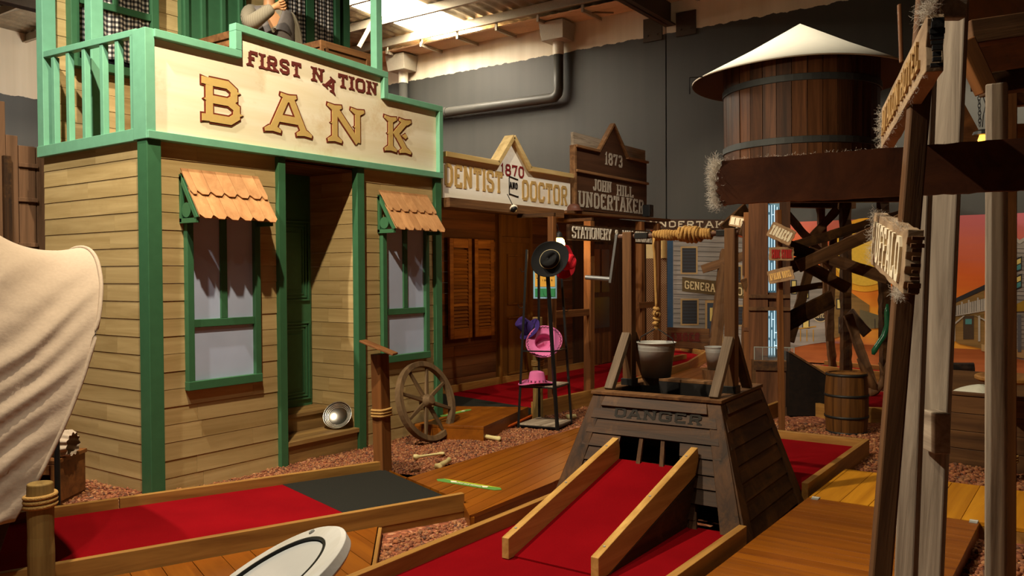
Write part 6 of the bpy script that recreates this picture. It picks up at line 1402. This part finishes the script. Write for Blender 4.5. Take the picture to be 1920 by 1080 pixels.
for v in bm.verts: v.co += V((0, 0, noise.noise(v.co * 12) * .03))
obj('log_body', bm, wood('charred_log', '120c08', '33241a', 'x', .8, .4), t)
bm = NB(); a = at(1776, 706, 10.2); b_ = at(1826, 706, 10.1); box(bm, (min(a.x, b_.x) - .05, min(a.y, b_.y), 0), (max(a.x, b_.x) + .05, max(a.y, b_.y), a.z - .03)); obj('log_bed', bm, dkw('x'), t)
c = at(1893, 704, 6.35); t = thing('round_table', 'round timber table top on a rope-bound post beside the trough, behind the right grey post', 'table', (c.x, c.y, 0))
bm = NB(); lathe(bm, [(.215, c.z - .045), (.235, c.z - .03), (.235, c.z - .008), (.225, c.z)], T(c.x, c.y, 0), 40); obj('table_top', bm, wood('pale_table_timber', '8a5a26', 'c08c4a', 'x', .5, .1), t, bevel=.003)
bm = NB(); lathe(bm, [(.05, 0), (.047, c.z - .046)], T(c.x, c.y, 0), 20); obj('pedestal', bm, rdw('z'), t, smooth=False); ropewrap((c.x, c.y, at(1897, 868, 6.35).z), .055, 3, .02, .010, parent=t)

# ------------------------------------------------------------------ timber verandah at the right
ver = thing('timber_verandah', 'weathered grey timber posts carrying a dark brown roof at the right edge', 'verandah', (3.1, .2, 0))
def line_post(name, p0, p1, w, h, mat, parent, up=None, z0=None):
    p0, p1 = V(p0), V(p1)
    if z0 is not None: p0 = p1 + (p0 - p1) * ((p1.z - z0) / (p1.z - p0.z))
    return board(name, p0, p1, w, h, mat, parent, up=up or Fg, bevel=.005)
GP = gyw('x')
a = at(1868, 1085, 2.85); b_ = at(1869, 158, 2.85); line_post('grey_post', (a.x, a.y, 0), b_, .064, .05, GP, ver, up=(1, 0, 0))
line_post('grey_post', at(1699, 1085, 2.62), at(1742, -30, 2.62), .055, .085, GP, ver, up=(1, 0, 0), z0=0)
line_post('grey_post', at(1742, 1085, 2.76), at(1791, -30, 2.76), .078, .085, GP, ver, up=(1, 0, 0), z0=0)
p = at(1753, 808, 2.70); board('joint_block', p - Fg * .05, p + Fg * .03, .05, .13, gyw('x'), ver)
p = at(1788, 10, 2.66); bm = NB(); Mj = basis(p, Rg, Fg, (0, 0, 1))
hexa(bm, [Mj @ V(q) for q in ((-.05, -.02, -.045), (.03, -.02, -.045), (.03, .02, -.045), (-.05, .02, -.045), (-.05, -.02, .12), (.055, -.02, .12), (.055, .02, .12), (-.05, .02, .12))]); obj('rail_end', bm, gyw('x'), ver, bevel=.006)
DV = dkw('x')
p, q = at(1810, 66, 3.0), at(1990, 40, 3.0); board('roof_beam', p, q, .09, .085, brw('x'), ver)
p, q = at(1846, 160, 3.05), at(1990, 140, 3.05); board('roof_beam', p, q, .09, .075, DV, ver)
p, q = at(1806, 78, 2.95), at(1850, 172, 2.95); board('knee_brace', p, q, .06, .055, rdw('x'), ver, up=Fg)
bm = NB(); P = [at(1806, -60, 2.9), at(2100, -60, 2.9), at(2100, 150, 4.6), at(1820, 172, 4.6)]; prism(bm, P, (0, 0, .03)); obj('roof_boards', bm, DV, ver)
a = at(1890, 300, 3.3); b_ = at(1888, 165, 3.3); board('inner_post', (a.x, a.y, 0), b_, .05, .06, rdw('x'), ver, up=Fg)
p, q = at(1885, 188, 3.35), at(2000, 176, 3.35); board('roof_beam', p, q, .05, .06, rdw('x'), ver)
P = [at(1806, 190, 3.6), at(1845, 262, 3.6), at(1845, 300, 3.6), at(1806, 300, 3.6)]; bm = NB(); prism(bm, P, Fg * .02); obj('gable_panel', bm, rdw('x'), ver)
p, q = at(1892, 250, 3.32), at(2000, 246, 3.32); board('lit_plank', p, q, .03, .07, wood('golden_plank', 'a86f1c', 'dca23c', 'x', .5, .1), ver, up=(0, 0, 1))
p, q = at(1686, 8, 3.2), at(1690, 118, 3.2); board('thin_stick', p, q, .012, .018, rdw('x'), ver, up=Fg)
t = thing('chain_lantern', 'small lamp hanging on a chain from the verandah brace', 'lamp', at(1842, 262, 3.15)); 
for k in range(9):
    p, q = at(1835.5 + .2 * k, 172 + 7 * k, 3.1), at(1835.7 + .2 * k, 182 + 7 * k, 3.1); mdl = (p + q) / 2; bm = NB(); ax = Rg if k % 2 else Fg; tube(bm, [mdl + ax * .005 * math.cos(a) + V((0, 0, .010 * math.sin(a))) for a in np.linspace(0, 2 * math.pi, 13)], .0014, 5, caps=False); obj('chain_link', bm, IRON, t, smooth=True)
c = at(1842, 238, 3.15); bm = NB(); lathe(bm, [(.035, 0), (.03, .012), (.012, .02)], T(c.x, c.y, c.z - .03), 18); tube(bm, [at(1843, 180, 3.12), at(1848, 196, 3.12), at(1844, 215, 3.12), c], .0018, 5); obj('lamp_cap', bm, IRON, t); bm = NB(); lathe(bm, [(.012, -.07), (.016, -.05), (.010, -.03)], T(c.x, c.y, c.z), 14); obj('bulb', bm, emit('tiny_bulb', (255, 170, 60), 3), t, smooth=True)

# near signpost with its boards
sp_ = thing('signpost', 'near dark brown signpost at right, leaning, with frayed name boards seen edge-on', 'signpost', (2.1, .44, 0))
line_post('post', at(1650, 1085, 2.03), at(1742, -40, 2.03), .046, .042, brw('x'), sp_, up=(.92, .4, 0), z0=0)
SBG = wood('frayed_sign_timber', '7d6348', 'b79a76', 'x', .8, .3, .1, .8); FIB = plain('frayed_fibre', (206, 194, 174), .9)
def fringe(parent, p, d, spread, n, ln):
    bm = NB(); fray(bm, p, d, spread, n, ln); return obj('frayed_fibres', bm, FIB, parent)
def slab_sign(corn_near, corn_far, th, txt, letmat, nlet, hh, tt):
    """board between the far (left) end and the near (right) end; corners are (top, bottom)"""
    tN, bN = V(corn_near[0]), V(corn_near[1]); tF, bF = V(corn_far[0]), V(corn_far[1])
    u = ((tN + bN) / 2 - (tF + bF) / 2); L_ = u.length; u.normalize(); w = (tN - bN); h = w.length; w = (w - u * w.dot(u)).normalized(); n = u.cross(w)
    if n.dot(CO - (tN + tF) / 2) < 0: n = -n
    bm = NB(); N_ = 14; prof = [(i / N_, -.5 + random.uniform(-.02, .02)) for i in range(N_ + 1)] + [(1.0 + random.uniform(-.012, .012), y) for y in np.linspace(-.4, .4, 8)] + [(i / N_, .5 + random.uniform(-.02, .02)) for i in range(N_, -1, -1)] + [(random.uniform(-.01, .01), y) for y in np.linspace(.4, -.4, 5)]
    o0 = (tF + bF) / 2; pts = [o0 + u * L_ * x + w * h * y for x, y in prof]; prism(bm, pts, -n * th); o = obj('name_board', bm, SBG, sp_, bevel=.002)
    words('lettering', o, letmat, txt, o0 + u * L_ * .07 - w * h * hh / 2, u, w, h * hh, tt, .006, L_ * .84, .5)
    return o, o0, u, w, n, L_, h
o, o0, u, w, n, L_, h = slab_sign((at(1700, 432, 1.80), at(1694, 554, 1.80)), (at(1637, 404, 2.30), at(1635, 490, 2.30)), .032, 'BUFFALO', IVO, 7, .72, .014)
bm = NB()
for k in range(9): p = o0 + u * (L_ + .002) - n * .02 + w * h * (-.42 + .1 * k + random.uniform(-.02, .02)); obox(bm, p, p + u * random.uniform(.004, .012), random.uniform(.012, .028), random.uniform(.006, .012), w)
obj('splintered_end', bm, brw('x'), o); fringe(o, o0, -u, w * h * .5, 260, .016); fringe(o, o0 + u * L_ * .9 - w * h * .5, -w, u * .04, 220, .016); fringe(o, o0 + u * L_ * .5 + w * h * .5, w, u * L_ * .5, 200, .008)
o, o0, u, w, n, L_, h = slab_sign((at(1738, 26, 1.76), at(1735, 134, 1.76)), (at(1654, 212, 2.5), at(1651, 272, 2.5)), .034, 'AVALON HOTEL', plain('dull_gold_letters', (170, 132, 76), .6), 12, .56, .011)
bm = NB()
for k in range(9): p = o0 + u * (L_ + .002) - n * .02 + w * h * (-.42 + .1 * k); obox(bm, p, p + u * random.uniform(.004, .014), random.uniform(.014, .03), random.uniform(.007, .013), w)
obj('splintered_end', bm, plain('dark_end', (36, 33, 30), .8), o); fringe(o, o0, -u, w * h * .5, 260, .016); fringe(o, o0 + u * L_ + w * h * .5, w, u * .05, 300, .022); fringe(o, o0 + u * L_ * .5 - w * h * .5, -w, u * L_ * .5, 160, .008)  # splinters at this end coloured near black, darker than the board face
# large board seen from behind
pL, pR = at(1341, 345, 2.32), at(1945, 308, 2.12)
u = (pR - pL).normalized(); L_ = (pR - pL).length; w = V((0, 0, 1)); w = (w - u * w.dot(u)).normalized(); n = u.cross(w); hL, hR = .118, .132
bm = NB(); N_ = 40; P_ = []
lx_ = [.045, .03, .012, .004, .010, .0, .009, .002, .013, .012, .03]
for i in range(N_ + 1):
    f_ = i / N_; hh = hL + (hR - hL) * f_; colm = []
    for q in range(11):
        y_ = (.5 - q / 10) * hh + (random.uniform(-.0015, .0015) if q in (0, 10) else 0); colm.append(pL + u * ((lx_[q] if i == 0 else 0) + L_ * (f_ if i else 0) + (.05 if i == 1 else 0) * 0) + w * y_)
    P_.append(colm)
vv = [[[bm.verts.new(p + n * z_) for p in colm] for colm in P_] for z_ in (0, .03)]
for sd in range(2):
    for i in range(N_):
        for q in range(10): bm.faces.new((vv[sd][i][q], vv[sd][i+1][q], vv[sd][i+1][q+1], vv[sd][i][q+1]))
for i in range(N_):
    for q in (0, 10): bm.faces.new((vv[0][i][q], vv[0][i+1][q], vv[1][i+1][q], vv[1][i][q]))
for i in (0, N_):
    for q in range(10): bm.faces.new((vv[0][i][q], vv[0][i][q+1], vv[1][i][q+1], vv[1][i][q]))
big = obj('large_board', bm, wood('dark_board_timber', '472410', '6b3a1a', 'x', .7, .15, .05, .5), sp_)
fringe(big, pL + u * .012, -u, w * hL * .5, 900, .028); fringe(big, pL + u * L_ * .42 + w * hL * .52, w, u * L_ * .42, 420, .006)
bm = NB()
for k in range(60):
    p = pL + u * random.uniform(.0, .03) + w * random.uniform(-.06, .03); bmesh.ops.create_icosphere(bm, subdivisions=1, radius=random.uniform(.004, .009), matrix=Matrix.Translation(p))
obj('fluff', bm, plain('grey_fluff', (150, 140, 128), 1.0), big, smooth=True)

# ------------------------------------------------------------------ left foreground
# tilted round disc on a post
dc = at(487, 1092, 1.62); nrm = V((.15, -.16, 1)); nrm = (V((0, 0, 1)) * .86 - Fg * .12 + Rg * -.45).normalized()
t = thing('round_sign', 'round white disc with a dark groove, tilted towards the bottom edge of the picture', 'sign', (dc.x, dc.y, 0))
Md = facing(dc, nrm)
WD = wood('white_disc_timber', 'e2d8c4', 'fbf6ea', 'x', .45, .05, 0, .6)
bm = NB(); lathe(bm, [(.001, -.032), (.178, -.032), (.184, -.026), (.184, -.006), (.176, 0), (.142, 0), (.139, -.008), (.139, -.010), (.001, -.010)], Md, 80, closed=False); obj('disc', bm, WD, t, smooth=False, bevel=.001)
bm = NB(); lathe(bm, [(.1415, -.0085), (.1415, .0006), (.136, .0006), (.136, -.0085)], Md, 80, closed=False); obj('groove_ring', bm, BLACK, t)
bm = NB(); lathe(bm, [(.001, -.0098), (.134, -.0098), (.134, -.006), (.001, -.006)], Md, 64, closed=False); obj('face_plate', bm, plain('glossy_white_plate', (232, 232, 226), .12, var=.03, bump=0, spec=.6), t)
q = Md.inverted() @ (CO + ray(585, 998) * ((dc - CO).dot(nrm) / ray(585, 998).dot(nrm))); bm = NB(); lathe(bm, [(.007, 0), (.006, .003), (.002, .0025), (.001, .0005)], Md @ T(q.x, q.y, 0), 16); obj('screw', bm, ZINC, t)
bm = NB(); lathe(bm, [(.06, 0), (.06, dc.z - .05)], T(dc.x, dc.y, 0), 24); obj('post', bm, rdw('z'), t)
p = at(75, 905, 3.85); bollard('rope_bollard', 'round timber post bound with rope at the left edge, in front of the canvas wagon', p.x, p.y, p.z, .056, p.z - .085, lean=(.0, .0))
# covered wagon
wg = thing('covered_wagon', 'covered wagon with a cream canvas hood at the left edge', 'wagon', at(-120, 1000, 4.2).to_2d().to_3d())
P0 = at(148, 464, 4.80); Bt = V((-P0.x, -P0.y, 0)).normalized(); Bt = Matrix.Rotation(math.radians(14), 3, 'Z') @ Bt; Ax = V((-Bt.y, Bt.x, 0)); Ax = Ax if Ax.dot(Rg) > 0 else -Ax; zb_ = .50; ztop = P0.z
def hood(u, v):
    # u along the wagon from its open end to the left, v over the hoop from the near side to the far side
    ph = (v - .5) * 2; a_ = ph * 1.62; sg = 1 if ph > 0 else -1
    yy = -math.sin(a_); zz = math.cos(a_)
    yb = .78 * (abs(yy) ** .80) * (1 if yy > 0 else -1); zr_ = max(zz, -.06)
    hh = (ztop - zb_); z = zb_ + hh * (max(zr_, 0) ** .72) + (zr_ if zr_ < 0 else 0)
    rel = (z - zb_) / hh
    sag = (-.085 * min(1, u / .2) + .06 * math.sin(math.pi * min(u / .2, 1))) * max(rel, 0) ** 1.5
    lean = .46 * (1 - rel) ** 1.5 * (1 - .75 * min(1, u * 2.2))
    x = -2.3 * u - lean + (.0)
    tt_ = rel + 1.5 * u + .10 * noise.noise(V((u * 6, rel * 2.5, 1))); fold = (.017 * (1 - abs(math.sin(math.pi * 3.6 * tt_))) ** 1.5 + .009 * math.sin(2 * math.pi * 7.3 * tt_ + 3 * u) + .004 * noise.noise(V((u * 30, rel * 22, 5)))) * min(1, .25 + u * 8) * (1.15 - .5 * rel)
    return P0 + Ax * x + Bt * (yb + fold * (1 if yb > 0 else -1)) + V((0, 0, z - P0.z - sag + fold * .3 * rel))
bm = NB(); grid(bm, hood, 200, 170); c = obj('canvas_hood', bm, CANVAS, wg, smooth=True); s_ = c.modifiers.new('t', 'SOLIDIFY'); s_.thickness = .006
bm = NB(); tube(bm, [hood(0.0, v) for v in np.linspace(.02, .98, 60)], .011, 8); obj('canvas_hem', bm, CANVAS, c, smooth=True)
bm = NB(); tube(bm, [P0 + (hood(0.03, v) - P0) * .965 - V((0, 0, .03)) for v in np.linspace(.05, .95, 50)], .014, 8); obj('hoop', bm, brw('x'), wg, smooth=True)
bm = NB(); o_ = P0 - V((0, 0, P0.z)); Mw = basis(o_, Ax, -Bt, (0, 0, 1))
hexa(bm, [Mw @ V(q) for q in ((-2.3, -.66, .0), (-.62, -.66, .0), (-.62, .6, .0), (-2.3, .6, .0), (-2.3, -.76, .54), (-.47, -.76, .54), (-.47, .7, .54), (-2.3, .7, .54))]); obj('wagon_bed', bm, wood('wagon_bed_timber', '1e140c', '3c2818', 'x', .7, .2), wg, bevel=.006)
# box with a sack
cx = gnd(104, 955); bxu = Rg; Mb = basis(cx, Rg, Fg, (0, 0, 1))
t = thing('open_box', 'brown open-fronted timber box beside the bank wall with a cloth sack on top', 'box', cx)
bm = NB(); 
for a, b_ in (((-.5, 0, .305), (.01, .42, .335)), ((-.5, 0, 0), (-.01, .42, .03)), ((-.035, 0, .03), (-.005, .42, .305)), ((-.5, 0, .03), (-.47, .42, .305)), ((-.47, .39, .03), (-.035, .42, .305))): 
    s = len(bm.verts); box(bm, a, b_); bm.verts.ensure_lookup_table()
obj('box_body', bm, rdw('x'), t, M=Mb, bevel=.004)
bm = NB(); box(bm, (-.5, -.02, .24), (-.03, 0, .305)); box(bm, (-.5, -.02, .0), (-.03, 0, .06)); obj('front_strip', bm, rdw('x'), t, M=Mb, bevel=.003)
t2 = thing('cloth_sack', 'tied cream cloth sack lying on the open timber box', 'sack', Mb @ V((-.2, .2, .335)))
bm = NB(); pr_ = [.01, .09, .135, .15, .145, .115, .07, .042, .055, .085, .105, .11, .09]
def sack(u, v):
    k = u * (len(pr_) - 1); i = min(int(k), len(pr_) - 2); r_ = pr_[i] + (pr_[i+1] - pr_[i]) * (k - i); th = 2 * math.pi * v
    r_ *= 1 + (.12 * max(0, u - .5) + .04) * math.sin(th * 11 + 3 * u) + .12 * noise.noise(V((u * 4, math.cos(th), math.sin(th))))
    return Mb @ V((-.42 + .46 * u, .17 + r_ * math.cos(th), .335 + max(.0, .10 - .02 * u + r_ * .85 * math.sin(th))))
grid(bm, sack, 60, 90)
obj('sack_body', bm, CANVAS, t2, smooth=True)
bm = NB(); pp = [Mb @ V((-.42 + .46 * .585, .17 + .05 * math.cos(a), .423 + .046 * math.sin(a))) for a in np.linspace(0, 2 * math.pi, 17)]; tube(bm, pp, .008, 6); obj('tie', bm, ROPE, t2, smooth=True)
p, q = at(106, 780, 5.6), at(104, 688, 5.6); bm = NB(); tube(bm, [(p.x, p.y, 0), q], .018, 10); obj('thin_black_pole', bm, BLACK, label='thin black pole standing behind the canvas wagon by the bank wall', cat='pole')
# stockade fence behind
fe = thing('stockade_fence', 'brown board fence with stepped tops left of the bank', 'fence', (3.2, 7.55, 0))
FY = 7.5; FW = wood('fence_timber', '46301c', '74543a', 'z', .7, .25, .25, .6)
for x0, x1, yt in ((-60, 10, 180), (10, 34, 252), (34, 67, 272), (67, 84, 276)):
    a, b_ = ony(x0, yt, FY), ony(x1, yt, FY); bm = NB(); box(bm, (a.x + .004, FY, 0), (b_.x - .004, FY + .03, a.z)); obj('fence_board', bm, FW, fe, bevel=.004)
a, b_ = ony(3, 292, FY), ony(17, 292, FY); bm = NB(); box(bm, (a.x, FY - .04, .2), (b_.x, FY, a.z)); obj('batten', bm, dkw('z'), fe)
for yt in (305, 370, 455): a, b_ = ony(34, yt, FY), ony(70, yt - 2, FY); bm = NB(); box(bm, (a.x, FY - .02, a.z - .035), (b_.x, FY, a.z)); obj('cross_piece', bm, FW, fe, bevel=.003)
